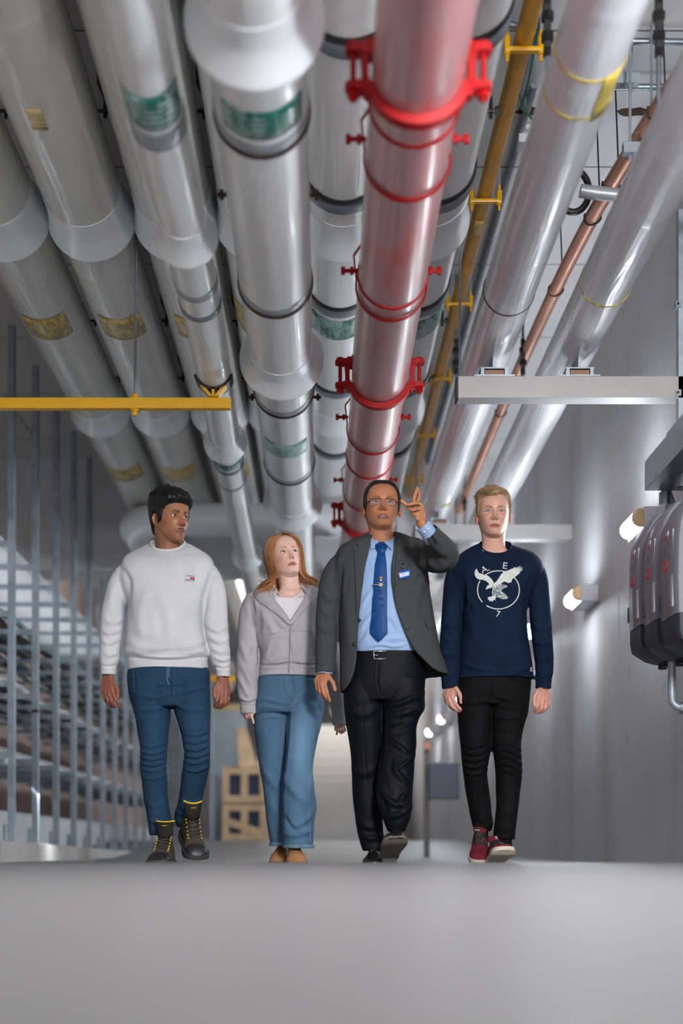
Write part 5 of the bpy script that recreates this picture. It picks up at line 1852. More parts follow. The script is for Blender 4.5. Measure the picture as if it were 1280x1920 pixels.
    folds(me, [([(243, 1090), (238, 1130), (240, 1165)], 7, -.006), ([(378, 1095), (383, 1125), (378, 1155)], 7, -.006),
        ([(236, 1218), (275, 1229), (320, 1231), (360, 1226), (390, 1216)], 5, .007), ([(238, 1233), (315, 1238), (389, 1233)], 2.5, -.006),
        ([(240, 1200), (262, 1215), (300, 1219)], 8, .006), ([(345, 1216), (370, 1208), (384, 1196)], 7, .006),
        ([(290, 1120), (300, 1160), (304, 1205)], 9, -.005), ([(272, 1110), (262, 1160), (268, 1200)], 9, .005),
        ([(190, 1182), (206, 1187), (228, 1180)], 4, .005), ([(189, 1199), (204, 1206), (226, 1196)], 4, .0045), ([(196, 1160), (212, 1168), (230, 1160)], 4.5, .0045), ([(196, 1224), (206, 1229), (220, 1224)], 3.5, .005),
        ([(388, 1172), (408, 1182), (428, 1172)], 4.5, .005), ([(390, 1192), (410, 1203), (430, 1196)], 4, .005), ([(394, 1212), (412, 1222), (430, 1220)], 4, .0045), ([(402, 1232), (416, 1238), (431, 1234)], 3, .005),
        ([(226, 1062), (240, 1085), (242, 1112)], 5, -.005), ([(402, 1068), (392, 1090), (388, 1118)], 5, -.005), ([(213, 1100), (205, 1135)], 6, .004), ([(412, 1100), (420, 1135)], 6, .004),
        ([(189, 1247), (204, 1250), (219, 1247)], 2, -.004), ([(403, 1250), (418, 1254), (433, 1250)], 2, -.004)])
    sw = finish(me, 'sweatshirt', C1, root); bv = bvh_of(me)
    ring_band(top, .0085, sw, 'collar', cloth('white_rib', dimc((200, 202, 206), 0.88), dimc((212, 213, 216), 0.88), 9, 1200, .4, .9), (.75, 1.35))
    mb = MB()
    stitch(mb, [(303, 1043), (316, 1060), (329, 1043)], bv, B, .0011, .0004)
    mb.build('collar_seam', C1, sw, smooth=True)
    navy = plain('thread_navy', (38, 38, 78), .7); redt = plain('thread_red', (206, 22, 34), .7); wht = plain('thread_white', (232, 234, 238), .7)
    # chest emblem
    def tx(s, cx, cy, size, rot, mat, name, bold=0.0, sx=1.0):
        v, f = text_mesh(s, size); mb = MB(); ca, sa = math.cos(math.radians(rot)), math.sin(math.radians(rot))
        P = [drape_point(bv, cx + (a*sx*ca + b*sa), cy - (b*ca - a*sx*sa), B, .0022) for a, b, c in v]
        mb.add(P, f); return mb.build(name, mat, em)
    mb = MB(); add_patch(mb, [(356.2, 1083.2), (365.0, 1084.4), (364.8, 1086.9), (356.0, 1086.1)], bv, B, .002, .002, 2)
    em = mb.build('emblem', redt, sw)
    mb = MB(); add_patch(mb, [(346.7, 1081.8), (356.2, 1083.1), (356.0, 1086.1), (346.7, 1084.6)], bv, B, .0018, .002, 2); mb.build('white_bar', wht, em)
    mb = MB(); add_patch(mb, [(346.7, 1081.1), (365.2, 1083.6), (365.2, 1084.5), (346.7, 1081.9)], bv, B, .0022, .002, 2); add_patch(mb, [(346.7, 1084.2), (365.0, 1086.7), (365.0, 1087.5), (346.7, 1085.0)], bv, B, .0022, .002, 2)
    mb.build('dark_lines', navy, em)
    for s_, cx, cy, nm in (('TOMMY', 356.4, 1080.1, 'upper_lettering'), ('JEANS', 355.6, 1088.7, 'lower_lettering')):
        v, f = text_mesh('   '.join(s_) if False else s_, 3.2); mb = MB()
        w_ = max(a[0] for a in v) - min(a[0] for a in v); kx = 18.5/w_; ca, sa = math.cos(math.radians(7)), math.sin(math.radians(7))
        mb.add([drape_point(bv, cx + a*kx*ca, cy - b*1.05 + a*kx*sa, B, .0024) for a, b, c in v], f); mb.build(nm, navy, em)

    # jeans
    mb = MB()
    A = torso_rows([(1240, 247, 384, -.105, .10), (1250, 244, 388, -.109, .104), (1262, 238.5, 393, -.115, .11), (1290, 240, 394, -.115, .115), (1312, 244, 394, -.11, .11), (1326, 250, 392, -.095, .09)], B, 72, 40, 2.3)
    mb.grid(A, True, (True, True), flip=True)
    leg_rows(mb, [(1275, 240, 318, .0, 1.25), (1300, 242, 320, -.0, 1.2), (1330, 249.5, 319.5, -.0), (1352, 254.5, 318, -.005), (1390, 261, 315.5, -.012), (1427, 263, 313, -.015), (1450, 264.5, 313, -.012), (1480, 267.5, 314, 0), (1510, 271, 317, .01), (1535, 275.5, 320, .01), (1551, 278, 321.5, .005), (1566, 280.5, 325, .0)], B)
    leg_rows(mb, [(1275, 318, 394, .0, 1.25), (1300, 320, 394, 0, 1.2), (1330, 325.5, 394, -.005), (1352, 332, 394.5, -.012), (1390, 341, 394.5, -.02), (1412, 345.5, 394, -.02), (1435, 343, 392.5, -.01), (1457, 339.5, 388, .02), (1480, 337, 384, .05), (1505, 333.5, 379.5, .08), (1528, 327.5, 375.5, .10), (1540, 328, 373, .105), (1550, 333, 370, .105)], B)
    me = remesh(mb, .0034, 4)
    lumps(me, .0022, (9, 9, 12), 4)
    FL = []
    for y, a in ((1395, .004), (1408, .005), (1419, .0055), (1430, .005), (1441, .004), (1456, .003)):
        FL += [([(262, y), (285, y + 5), (312, y - 2)], 2.6, a)]
    for y, a in ((1372, .004), (1386, .0045), (1400, .006), (1413, .006), (1425, .005), (1440, .004)):
        FL += [([(343, y + 2), (368, y + 6), (394, y - 4)], 2.7, a)]
    FL += [([(318, 1300), (290, 1308), (255, 1302)], 4, .004), ([(320, 1303), (350, 1296), (388, 1288)], 4, .004), ([(320, 1318), (292, 1330), (258, 1332)], 4, .004), ([(322, 1316), (352, 1330), (390, 1330)], 4, .004), ([(319, 1258), (318.5, 1285), (320, 1310)], 2.5, -.005),
        ([(322, 1285), (345, 1278)], 3, .004), ([(316, 1285), (294, 1282)], 3, .004), ([(276, 1535), (298, 1544), (320, 1536)], 4, .004), ([(330, 1520), (352, 1530), (374, 1518)], 4, .005), ([(282, 1556), (302, 1561), (322, 1553)], 3, .004), ([(336, 1500), (358, 1508), (378, 1498)], 4, .004),
        ([(270, 1500), (290, 1512), (314, 1500)], 4, .003), ([(252, 1250), (253, 1300)], 2, -.003), ([(340, 1255), (338, 1300)], 8, -.002)]
    folds(me, FL)
    C2 = cloth('dark_blue_denim', dimc((26, 56, 80), 0.58), dimc((36, 70, 98), 0.58), 12, 1500, .3, .85, streak=(62, 94, 124), fade=[((-.76, 6.5, .58), (.07, .3, .26), (40, 72, 102), .5), ((-.58, 6.5, .60), (.07, .3, .26), (40, 72, 102), .5)])
    jn = finish(me, 'jeans', C2, root); bj = bvh_of(me)
    st = plain('pale_stitching', (150, 164, 178), .8)
    mb = MB(); stitch(mb, [(314, 1250), (313, 1272), (317, 1284)], bj, B, .0009); stitch(mb, [(317, 1250), (316, 1270)], bj, B, .0009); mb.build('fly_stitching', st, jn)
    mb = MB(); stitch(mb, [(322, 1322), (328, 1345), (337, 1375), (343, 1410)], bj, B, .0008); mb.build('inseam_stitching', st, jn)
    mb = MB(); add_patch(mb, [(325, 1252), (329, 1252), (327, 1276), (320, 1282)], bj, B, .002, .002); mb.build('fly_flap', C2, jn)
    # boots
    bm_ = [cloth('boot_suede', (62, 54, 46), (82, 72, 62), 20, 500, .4, .8), plain('boot_sole', (58, 56, 56), .7, 0, .15, 30, .3), plain('boot_toe_cap', (30, 30, 34), .45)]
    yl = plain('boot_yellow', (216, 182, 20), .6); dk = cloth('boot_dark_cloth', (34, 30, 28), (46, 42, 39), 20, 600, .3, .8)
    for (tpx, dy, yaw, pit, lift, nm) in ((295, -.31, -3, 0, 0.0, 'flat'), (371, -.15, 17, 24, 0.022, 'raised')):
        f = shoe_frame(tpx, B, dy, yaw, pit, 0, .305, lift)
        hs = [(0, .10), (.06, .145), (.15, .162), (.27, .160), (.36, .145), (.48, .118), (.60, .092), (.72, .076), (.85, .066), (.94, .052), (1.0, .032)]
        up, tops = shoe(root, 'boot', f, .305, .057, hs, .032, bm_, toe_cap=.80)
        mb = MB(); rows = []   # tongue
        for v, z, w_ in ((.40, .135, .030), (.345, .165, .034), (.315, .190, .039), (.30, .212, .043)):
            rows.append([(q*w_, v*.305 + .012 - .016*q*q, z - .006*(1 - q*q)*(z > .2)) for q in np.linspace(-1, 1, 9)] + [(q*w_*.96, v*.305 + .002 - .016*q*q, z - .006*(1 - q*q)*(z > .2)) for q in np.linspace(1, -1, 9)])
        A = np.array(rows); mb.grid(f(A.reshape(-1, 3)).reshape(A.shape), True, (True, True)); tg = mb.build('tongue', dk, up, smooth=True)
        mb = MB(); mb.tube(f(np.array([(q*.043, .30*.305 + .008 - .016*q*q, .213 - .006*(1 - q*q)) for q in np.linspace(-1, 1, 11)])), [.0042]*11, 8); mb.build('tongue_lining', yl, tg, smooth=True)
        mb = MB(); mb.tube(f(np.array([(q*.012, .318*.305 + .0145, .190) for q in np.linspace(-1, 1, 4)])), [.0014]*4, 6); mb.build('tongue_tag', yl, tg)
        laces(up, f, .305, tops, [.66, .605, .55, .49, .43, .385], .030, M['black'], .0030, eyelets=yl)
    return root


# ---------------------------------------------------------------- 2: woman in the grey hoodie
def woman_grey():
    B = 6.86
    root = empty('person', W(543, 1612, 0, B), 'young woman with ginger hair in a grey zip hoodie and light blue jeans, looking up', 'person', 'people walking in a row')
    root.location.z = ZB
    h = Head((220, 180, 166), (186, 112, 108), (168, 104, 70), wid=.93, nose=.86, noselen=1.0, neckw=.93, jaw=.92, blush=1.0, browth=.85, eye_open=1.25, gaze=(12, 8), female=True)
    h.pose(19, 14, -7, (541.5, 1034.5), B, dy=-.06, scale=.985, neck_dy=.018)
    hl, tips = hand_mesh(B, (467, 1325, -.02), [(471, 1336, -.04), (467, 1339, -.04), (462, 1338, -.035), (457, 1334, -.025)],
        [[(472, 1344, -.05), (474, 1350, -.048), (475, 1356, -.043)], [(468, 1345, -.03), (466, 1347, -.015), (463, 1346, 0)], [(462, 1344, -.025), (461, 1346, -.01), (459, 1345, .005)], [(457, 1340, -.015), (457, 1343, -.003), (457, 1343, .01)]],
        [(473, 1333, -.045), (474, 1337, -.045), (473, 1341, -.03)], rf=.0074, fore=[(466, 1300, -.01, .022), (465, 1270, 0, .027)], palm_r=.010)
    hr, tips2 = hand_mesh(B, (636, 1352, .1), [(632, 1362, .08), (636, 1364, .085), (641, 1364, .09), (645, 1361, .1)],
        [[(632, 1368, .07), (632, 1371, .072), (631.5, 1374, .075)], [(637, 1370, .075), (638, 1373, .085), (639, 1374, .095)], [(642, 1369, .08), (643, 1372, .09), (644, 1373, .1)], [(646, 1366, .09), (647, 1369, .1), (648, 1370, .11)]],
        [(630, 1360, .08), (629, 1364, .075), (629, 1368, .07)], rf=.0074, fore=[(632, 1325, .11, .022), (626, 1300, .11, .027)], palm_r=.010)
    make_body(root, h, [hl, hr], inner_body(B, 543, [[(515, 1300, .02, 16), (516, 1440, .08, 12), (525, 1590, .12, 9)], [(568, 1300, 0, 16), (560, 1440, 0, 12), (556, 1590, -.02, 9)]], 1120, 1300, 33))
    EYE['iris'] = IR['grey']; h.eyes(root, EYE)
    mb = MB()
    for p, d_ in (tips[0], tips2[0], tips2[1]): mb = MB(); mb.ball(p + d_*.006 + Vector((0, -.003, 0)), .0052, 8, sc=(.8, .8, 1.3)); mb.build('finger_nail', M['nail'], root, smooth=True)

    # hair: a centre parting, falling to the shoulders, ends flicking outwards
    hm = hair_material('hair_ginger', (132, 84, 50), (200, 146, 98), .46)
    r = np.random.default_rng(9)
    zz = np.array([.236, .230, .218, .200, .180, .150, .120, .090, .060, .030, 0, -.006, -.014, -.021, -.027])
    def rad(az, z):
        """horizontal distance of the hair surface from the head axis"""
        a = np.radians(az); w = np.interp(z, h.zs, h.cols['w']); f = np.interp(z, h.zs, h.cols['f']) + .012; b = -np.interp(z, h.zs, h.cols['b']) - .012
        zc = max(z, .075); w0 = np.interp(zc, h.zs, h.cols['w']); f0 = np.interp(zc, h.zs, h.cols['f']) + .012; b0 = -np.interp(zc, h.zs, h.cols['b']) - .012
        dd = f0 if abs(az) < 90 else b0
        return 1/math.sqrt((math.sin(a)/w0)**2 + (math.cos(a)/dd)**2)
    def surf(az, z, off):
        sd = 1 if az > 0 else -1
        R_ = rad(az, z)
        if z < .05:
            t = (.05 - z)/.077
            R_ = R_*(1 - .06*math.sin(min(1, t*1.4)*PI)) + (.048 if sd > 0 else .072)*max(0, t - .40)**1.6*2.3*(1 if abs(az) < 125 else .35)
        R_ += off
        a = math.radians(az)
        return (R_*math.sin(a), R_*math.cos(a) - .012, z)
    front = lambda z, sd: np.interp(z, [-.11, 0, .06, .10, .14, .17, .19, .205, .22, .236], [60, 60, 59, 55, 46, 35, 25, 13, 4, 0]) + (9 if sd > 0 else 0)*(z < .16)
    mb = MB()
    for sd in (-1, 1):
        rows_o = []; rows_i = []
        for z in zz:
            ro, ri = [], []
            a0 = front(z, sd)
            for u in np.linspace(0, 1, 60):
                az = sd*(a0 + (180 - a0)*u)
                th_ = .015 + .008*SS(np.array([.19 - z]), 0, .08)[0] + .004*math.sin(az*.55 + z*40)
                edge = min(1, u*14)
                ro.append(surf(az, z, th_*edge + .001)); ri.append(surf(az, z, -.004))
            rows_o.append(ro); rows_i.append(ri[::-1])
        A = np.concatenate([np.array(rows_o), np.array(rows_i)], axis=1)
        mb.grid(h.rigid(A.reshape(-1, 3)).reshape(A.shape), True, (True, True), flip=sd < 0)
    # cap over the crown
    def capth(az, z):
        a = np.abs(az); fr_ = np.interp(z, [-.11, 0, .06, .10, .14, .17, .19, .205, .22, .236], [60, 60, 59, 55, 46, 35, 25, 13, 4, 0]) + 4
        return np.where((a > fr_) & (z > .15), .0125*SS(a - fr_, 0, 9) + .0005, 0)
    hair_shell(h, capth, mb, seed=4)
    paths = []
    for k_ in range(4200):
        sd = 1 if r.random() < .5 else -1
        u = r.random()**1.25
        zend = -.008 - .024*r.random() + .01*(u > .5)
        ks = np.linspace(0, 1, 13); q = []
        wob = r.normal()*.003; jit = r.normal()*3.0; o_ = .008 + .011*r.random()
        for t in ks:
            z = .2375 + (zend - .2375)*(t**1.25)
            a0 = front(max(z, -.1), sd); az = sd*(a0 + 1 + jit*t + (174 - a0)*u)
            x, f_, z_ = surf(az, z, .006 + o_*min(1, .45 + t*1.6) + wob*t + .004*math.sin(t*7 + k_)*t); z_ += .008*max(0, 1 - t*4)
            q.append((x, f_, z_))
        paths.append(h.rigid(np.array(q)))
    strands(mb, paths, .0011)
    fly = []
    for k_ in range(520):   # loose flicking ends
        sd = -1 if r.random() < .62 else 1
        z0 = .040 - .05*r.random(); az = sd*(64 + 50*r.random())
        L = .075 + .05*r.random(); q = []; k2 = r.random()
        x0, f0, _ = surf(az, z0, .012)
        for t in np.linspace(0, 1, 8):
            q.append((x0 + sd*(.075*t**1.5)*L/.1*(.5 + .7*k2), f0 - .02*t, z0 - L*t*.72 + .040*t**2.4*k2))
        fly.append(h.rigid(np.array(q)))
    strands(mb, fly, .0016)
    mb.build('hair', hm, root, smooth=True)

    # white top
    mb = MB()
    topr, _ = torso(mb, [(1101, 509, 568, -.050, .07), (1106, 500, 577, -.064, .078), (1114, 489, 590, -.078, .085), (1126, 480, 602, -.094, .09), (1145, 478, 604, -.108, .095), (1190, 486, 600, -.118, .095), (1235, 490, 598, -.112, .095)], B, tilt=(1.3, .5))
    me = remesh(mb, .004, 4)
    tp = finish(me, 'white_top', cloth('white_jersey', (206, 202, 206), (216, 212, 216), 8, 1100, .15, .85), root)
    ring_band(topr, .006, tp, 'neck_band', cloth('white_jersey_rib', (210, 208, 212), (220, 217, 220), 8, 1300, .3, .85), (.6, 1.2))
    # necklace
    mb = MB(); c = topr.mean(0); K = len(topr)
    pts = []
    for t in np.linspace(-112, 112, 40):
        a = math.radians(t); s_ = (B - .05)/F
        pts.append(W(539 + 27.5*math.sin(a), 1095 + 26*max(0, math.cos(a))**.75 - 10*(abs(t)/112)**2*.0, -.058 - .022*math.cos(a) + .015, B))
    bb = bvh_of([o.data for o in root.children if o.name.startswith('body')][0]) if False else None
    body = [o for o in root.children if o.name.startswith('body')][0]
    bvb = bvh_of(body.data)
    line = [(513, 1098), (517.5, 1106), (523, 1114), (529, 1119), (535, 1121.5), (541, 1121), (548, 1117.5), (556, 1111), (562, 1104), (565.5, 1097.5)]
    off = body.location
    q = []
    for x_, y_ in catmull(np.array(line, float), 44):
        dr = W(x_, y_, 0, B) - Vector((0, 0, CAMZ)); dr.normalize()
        hit = bvb.ray_cast(Vector((0, 0, CAMZ)), dr)
        q.append((hit[0] if hit[0] is not None else W(x_, y_, -.06, B)) + Vector((0, -.0022, 0)))
    ys_ = np.array([p.y for p in q])
    mb = MB()
    for i, p in enumerate(q): mb.ball(p, .0022, 5)
    mb.tube(q, .0012, 6)
    nk = mb.build('necklace', plain('necklace_pearl', (226, 214, 206), .3, coat=.5), root, smooth=True)

    # hoodie
    C1 = cloth('grey_marl', (150, 147, 152), (168, 165, 169), 14, 900, .28, .9, streak=(192, 189, 193))
    mb = MB()
    rows = [(1106, 497, 585, -.035, .09, 513, 567), (1112, 479, 604, -.055, .10, 511, 571), (1121, 469, 610, -.078, .105, 512, 574), (1136, 467, 612, -.105, .108, 519, 567), (1152, 470, 611, -.122, .11, 531, 556), (1166, 475, 609, -.134, .112, 541, 548.5),
            (1172, 477, 608, -.137, .112, 544.2, 545.4), (1200, 483, 606, -.142, .112, 543.4, 544.4), (1230, 487, 603, -.138, .11, 542.2, 543.2), (1245, 487, 602, -.134, .11, 541.6, 542.6), (1250, 485.5, 602, -.128, .108, 541.3, 542.3), (1262, 484.5, 602, -.123, .108, 541, 542), (1270, 484, 602, -.122, .108, 541, 542)]
    open_shell(mb, rows, B, .009)
    sleeve(mb, [(486, 1121, .012, 17), (476, 1130, .014, 19), (467.5, 1150, .01, 18), (466, 1178, .005, 19.5), (466, 1205, 0, 21), (464.5, 1232, -.008, 22), (463.5, 1260, -.014, 21.5), (464, 1285, -.018, 20), (465.5, 1304, -.02, 18.8), (466, 1313, -.02, 17), (466.2, 1320, -.02, 15.6), (466.5, 1338, -.02, 15.6)], B)
    sleeve(mb, [(596, 1121, .015, 17), (603, 1135, .02, 18), (608, 1160, .03, 18), (612, 1190, .045, 19), (617, 1222, .065, 19), (623, 1258, .085, 18.5), (629, 1290, .10, 17.5), (633, 1315, .105, 16.5), (635.5, 1330, .105, 14.5), (637, 1360, .10, 14)], B)
    me = remesh(mb, .0033, 4)
    relax(me, [[(488, 1116), (478, 1132), (478, 1158), (484, 1184)]], 13, 50)
    lumps(me, .0026, (8, 8, 7), 7)
    folds(me, [([(473, 1130), (484, 1160), (486, 1195)], 5, -.007), ([(479, 1122), (480, 1145), (487, 1172)], 4, .005), ([(462, 1130), (468, 1165)], 5, .004), ([(484, 1186), (478, 1214), (471, 1238)], 5, .006), ([(450, 1200), (460, 1230), (472, 1248)], 5, .005), ([(452, 1245), (465, 1268), (476, 1290)], 5, .005), ([(446, 1268), (458, 1290), (466, 1308)], 4, .0045),
        ([(474, 1210), (480, 1235), (478, 1250)], 4, .005), ([(448, 1306), (464, 1314), (482, 1307)], 3, .006), ([(494, 1150), (508, 1175), (512, 1192)], 6, .005), ([(515, 1160), (528, 1172), (541, 1178)], 4, .004), ([(560, 1168), (552, 1178), (546, 1184)], 4, .003), ([(515, 1245), (528, 1235), (541, 1226)], 5, .005), ([(490, 1238), (500, 1225), (506, 1205)], 5, .005),
        ([(560, 1240), (552, 1220), (548, 1200)], 4, .004), ([(575, 1160), (585, 1190), (590, 1220)], 6, .004), ([(486, 1247), (515, 1248), (541, 1244)], 2.2, -.006), ([(543, 1244), (575, 1247), (600, 1245)], 2.2, -.006), ([(449, 1321), (466, 1324), (483, 1321)], 2, -.004)])
    hd = finish(me, 'hoodie', C1, root); bv = bvh_of(me)
    C1b = cloth('grey_marl_rib', (152, 150, 155), (166, 163, 168), 14, 1100, .35, .9)
    # hood lying on the shoulders: two rolls beside the neck joined behind it
    mb = MB()
    pl = [W(537, 1172, -.148, B)]
    L_ = [(543.5, 1171, -.146, 3), (533, 1158, -.138, 5), (519, 1144, -.122, 7.5), (505, 1131, -.100, 10), (493, 1120, -.070, 13), (489, 1109, -.03, 15), (493, 1102, .03, 15), (505, 1097, .085, 16), (522, 1095, .118, 17), (540, 1094, .128, 17), (558, 1095, .118, 17), (574, 1098, .085, 15), (585, 1103, .03, 14), (587, 1109, -.03, 12), (580, 1120, -.072, 9.5), (570, 1134, -.105, 7.5), (559, 1150, -.126, 5.5), (549, 1164, -.14, 4), (545.5, 1171, -.146, 3)]
    A = catmull(np.array(L_, float), 110)
    mb.tube([W(a[0], a[1], a[2], B) for a in A], [(a[3]*B/F*.55, a[3]*B/F) for a in A], 20, up=(0, 1, 0))
    m2 = remesh(mb, .0033, 4); lumps(m2, .002, (12, 12, 12), 3)
    finish(m2, 'hood', C1, hd)
    zm = plain('zip_grey', (138, 136, 140), .5, .2)
    mb = MB()
    add_patch(mb, [(541.5, 1168), (547.5, 1168), (545.5, 1215), (543.5, 1262), (538.5, 1262), (540.5, 1215)], bv, B, .003, .003, 3); mb.build('zip_placket', C1b, hd)
    mb = MB(); stitch(mb, [(544.6, 1172), (543.6, 1215), (541.2, 1261)], bv, B, .0022, .0062); zp = mb.build('zip', zm, hd)
    mb = MB(); add_patch(mb, [(543.6, 1173), (546.2, 1173), (546.6, 1178.5), (543.8, 1178.5)], bv, B, .0085, .003, 1.5); mb.build('zip_pull', zm, zp)
    for pk in ([(540, 1184), (521, 1186.5), (506, 1190), (503.5, 1206), (501.5, 1222), (497, 1230), (504, 1242), (522, 1243), (539, 1240.5)], [(549.5, 1183), (566, 1183.5), (585, 1185), (589, 1196), (590.5, 1228), (584, 1240), (566, 1243), (547.5, 1240)]):
        mb = MB(); add_patch(mb, pk, bv, B, .0030, .003, 4); pc = mb.build('pocket', C1, hd, smooth=False)
        mb = MB()
        mb2 = catmull(np.array(pk[:6], float), 40)
        stitch(mb, pk[:6], bv, B, .0010, .0042); mb.build('pocket_seam', C1b, pc, smooth=True)

    # jeans
    mb = MB()
    A = torso_rows([(1258, 491, 594, -.10, .095), (1268, 485, 600, -.108, .105), (1295, 481, 604, -.112, .115), (1320, 477.5, 608, -.11, .112), (1338, 476, 607, -.095, .09)], B, 72, 40, 2.3)
    mb.grid(A, True, (True, True), flip=True)
    leg_rows(mb, [(1300, 480, 545, .02, 1.2), (1330, 476.5, 545, .025), (1362, 476, 542, .035), (1400, 481, 539, .05), (1450, 488.5, 537, .08), (1495, 495, 539, .11), (1540, 500, 545, .13), (1570, 504, 548, .14), (1586, 506, 549, .14)], B)
    leg_rows(mb, [(1300, 540, 606, -.0, 1.2), (1330, 539, 608, -.01), (1362, 537.5, 601, -.025), (1395, 536, 592, -.04), (1425, 533.5, 588, -.05), (1455, 530, 587, -.045), (1495, 527.5, 591, -.03), (1520, 527, 591.5, -.02), (1550, 527.5, 589.5, -.015), (1578, 530, 588, -.015), (1590, 531.5, 587.5, -.015)], B)
    me = remesh(mb, .0034, 4); lumps(me, .0026, (9, 9, 9), 12)
    folds(me, [([(538, 1320), (505, 1312), (484, 1310)], 4, .003), ([(541, 1330), (505, 1326), (480, 1328)], 4, .003), ([(538, 1345), (505, 1344), (480, 1350)], 4, .003), ([(542, 1330), (565, 1312), (600, 1296)], 4, .006), ([(542, 1338), (570, 1325), (604, 1318)], 5, .004),
        ([(541, 1325), (537, 1390), (531, 1450), (527, 1500), (529, 1560)], 3, -.007), ([(530, 1450), (548, 1480), (572, 1505)], 7, .006), ([(585, 1460), (575, 1500), (580, 1545)], 6, .006), ([(590, 1510), (575, 1535), (550, 1552)], 5, .006), ([(530, 1560), (550, 1566), (586, 1556)], 5, .006), ([(532, 1530), (545, 1550), (560, 1562)], 4, -.005),
        ([(505, 1500), (520, 1530), (528, 1560)], 6, .004), ([(492, 1440), (512, 1470), (526, 1490)], 6, .004), ([(586, 1480), (592, 1510), (588, 1540)], 4, .005), ([(536, 1268), (537, 1290), (545, 1318)], 3, .004), ([(546, 1268), (550, 1300), (545, 1322)], 2.5, -.004), ([(560, 1400), (575, 1430), (584, 1470)], 6, -.004)])
    C2 = cloth('light_blue_denim', dimc((58, 92, 122), 0.72), dimc((78, 114, 144), 0.72), 10, 1400, .3, .85, streak=(120, 150, 174), fade=[((-.09, 6.75, .53), (.085, .35, .33), (106, 142, 172), .85), ((-.22, 6.85, .42), (.075, .35, .30), (84, 120, 150), .55), ((-.1, 6.75, .18), (.07, .3, .2), (84, 120, 150), .5)])
    jn = finish(me, 'jeans', C2, root); bj = bvh_of(me); st = plain('denim_stitching', (112, 132, 146), .8)
    mb = MB(); stitch(mb, [(536, 1268), (536, 1300), (541, 1314), (545, 1322)], bj, B, .001); mb.build('fly_stitching', st, jn)
    mb = MB(); stitch(mb, [(486, 1278), (496, 1279), (503, 1270)], bj, B, .0012); stitch(mb, [(567, 1266), (572, 1273), (592, 1276)], bj, B, .0012); mb.build('pocket_stitching', st, jn)
    mb = MB(); stitch(mb, [(605, 1320), (594, 1390), (583, 1450), (579, 1510), (582, 1580)], bj, B, .0012); mb.build('side_seam', st, jn)
    for i, (cx, L_, R_, y, dy) in enumerate(((0, 506, 549, 1583, .14), (0, 531.5, 587.5, 1587, -.015))):
        hw = (R_ - L_)/2*(B + dy)/F; c = W((L_ + R_)/2, y, dy, B)
        ring = [(c.x + (hw + .002)*math.cos(t), c.y + (hw*1.15 + .002)*math.sin(t), c.z) for t in np.linspace(0, 2*PI, 48, endpoint=False)]
        ring_band(np.array(ring), .008, jn, 'hem', cloth('denim_hem', dimc((90, 122, 148), 0.75), dimc((132, 160, 182), 0.75), 60, 1400, .3, .85), (.35, 1.2))
    # boots
    bt = [cloth('tan_suede', (142, 100, 66), (166, 120, 82), 18, 700, .25, .85), plain('tan_sole', (120, 92, 72), .8)]
    for tp_, dy, yaw in ((521, .06, -6), (556, -.14, 4)):
        f = shoe_frame(tp_, B, dy, yaw, 0, 0, .255)
        shoe(root, 'ankle_boot', f, .255, .050, [(0, .10), (.08, .14), (.2, .15), (.35, .135), (.5, .105), (.65, .085), (.8, .070), (.92, .056), (1, .034)], .022, bt)
    return root


def open_shell(mb, rows, base, thick, ex=2.3, n=110, m=56):
    """an open-fronted garment: rows (py, L, R, front, back, open L px, open R px[, extra drop of right side px])"""
    rr = [list(r) + [0.0]*(8 - len(r)) for r in rows]
    A = catmull(np.array(rr, float), n)
    outer = []; inner = []
    for (py, L, R, f, b, oL, oR, drop) in A:
        dm = (f + b)/2; Y = base + dm; xl = (L - CX)*Y/F; xr = (R - CX)*Y/F; z = CAMZ + (CY - py)*Y/F
        cx = (xl + xr)/2; hw = (xr - xl)/2; hd = (b - f)/2
        def ang(px):
            x = (px - CX)*(base + f)/F
            u = max(-1, min(1, (x - cx)/hw)); c = math.copysign(abs(u)**(ex/2), u)
            return math.atan2(-math.sqrt(max(0, 1 - c*c)), c)
        a1 = ang(oL); a2 = ang(oR)     # both negative (front); go left way round
        ts = np.linspace(a1 + 2*PI, a2, m) if a1 < a2 else np.linspace(a1 + 2*PI, a2, m)
        o, i_ = [], []
        for t in ts:
            c, s_ = math.cos(t), math.sin(t)
            x = cx + hw*math.copysign(abs(c)**(2/ex), c); y = Y + hd*math.copysign(abs(s_)**(2/ex), s_)
            dz = -drop*Y/F*float(SS(np.array([(x - cx)/hw]), .0, .6)[0])
            nx, ny = c/hw, s_/hd; l = math.hypot(nx, ny) + 1e-9
            o.append((x, y, z + dz)); i_.append((x - nx/l*thick, y - ny/l*thick, z + dz))
        outer.append(o); inner.append(i_[::-1])
    P = np.concatenate([np.array(outer), np.array(inner)], axis=1)
    mb.grid(P, True, (True, True), flip=False)


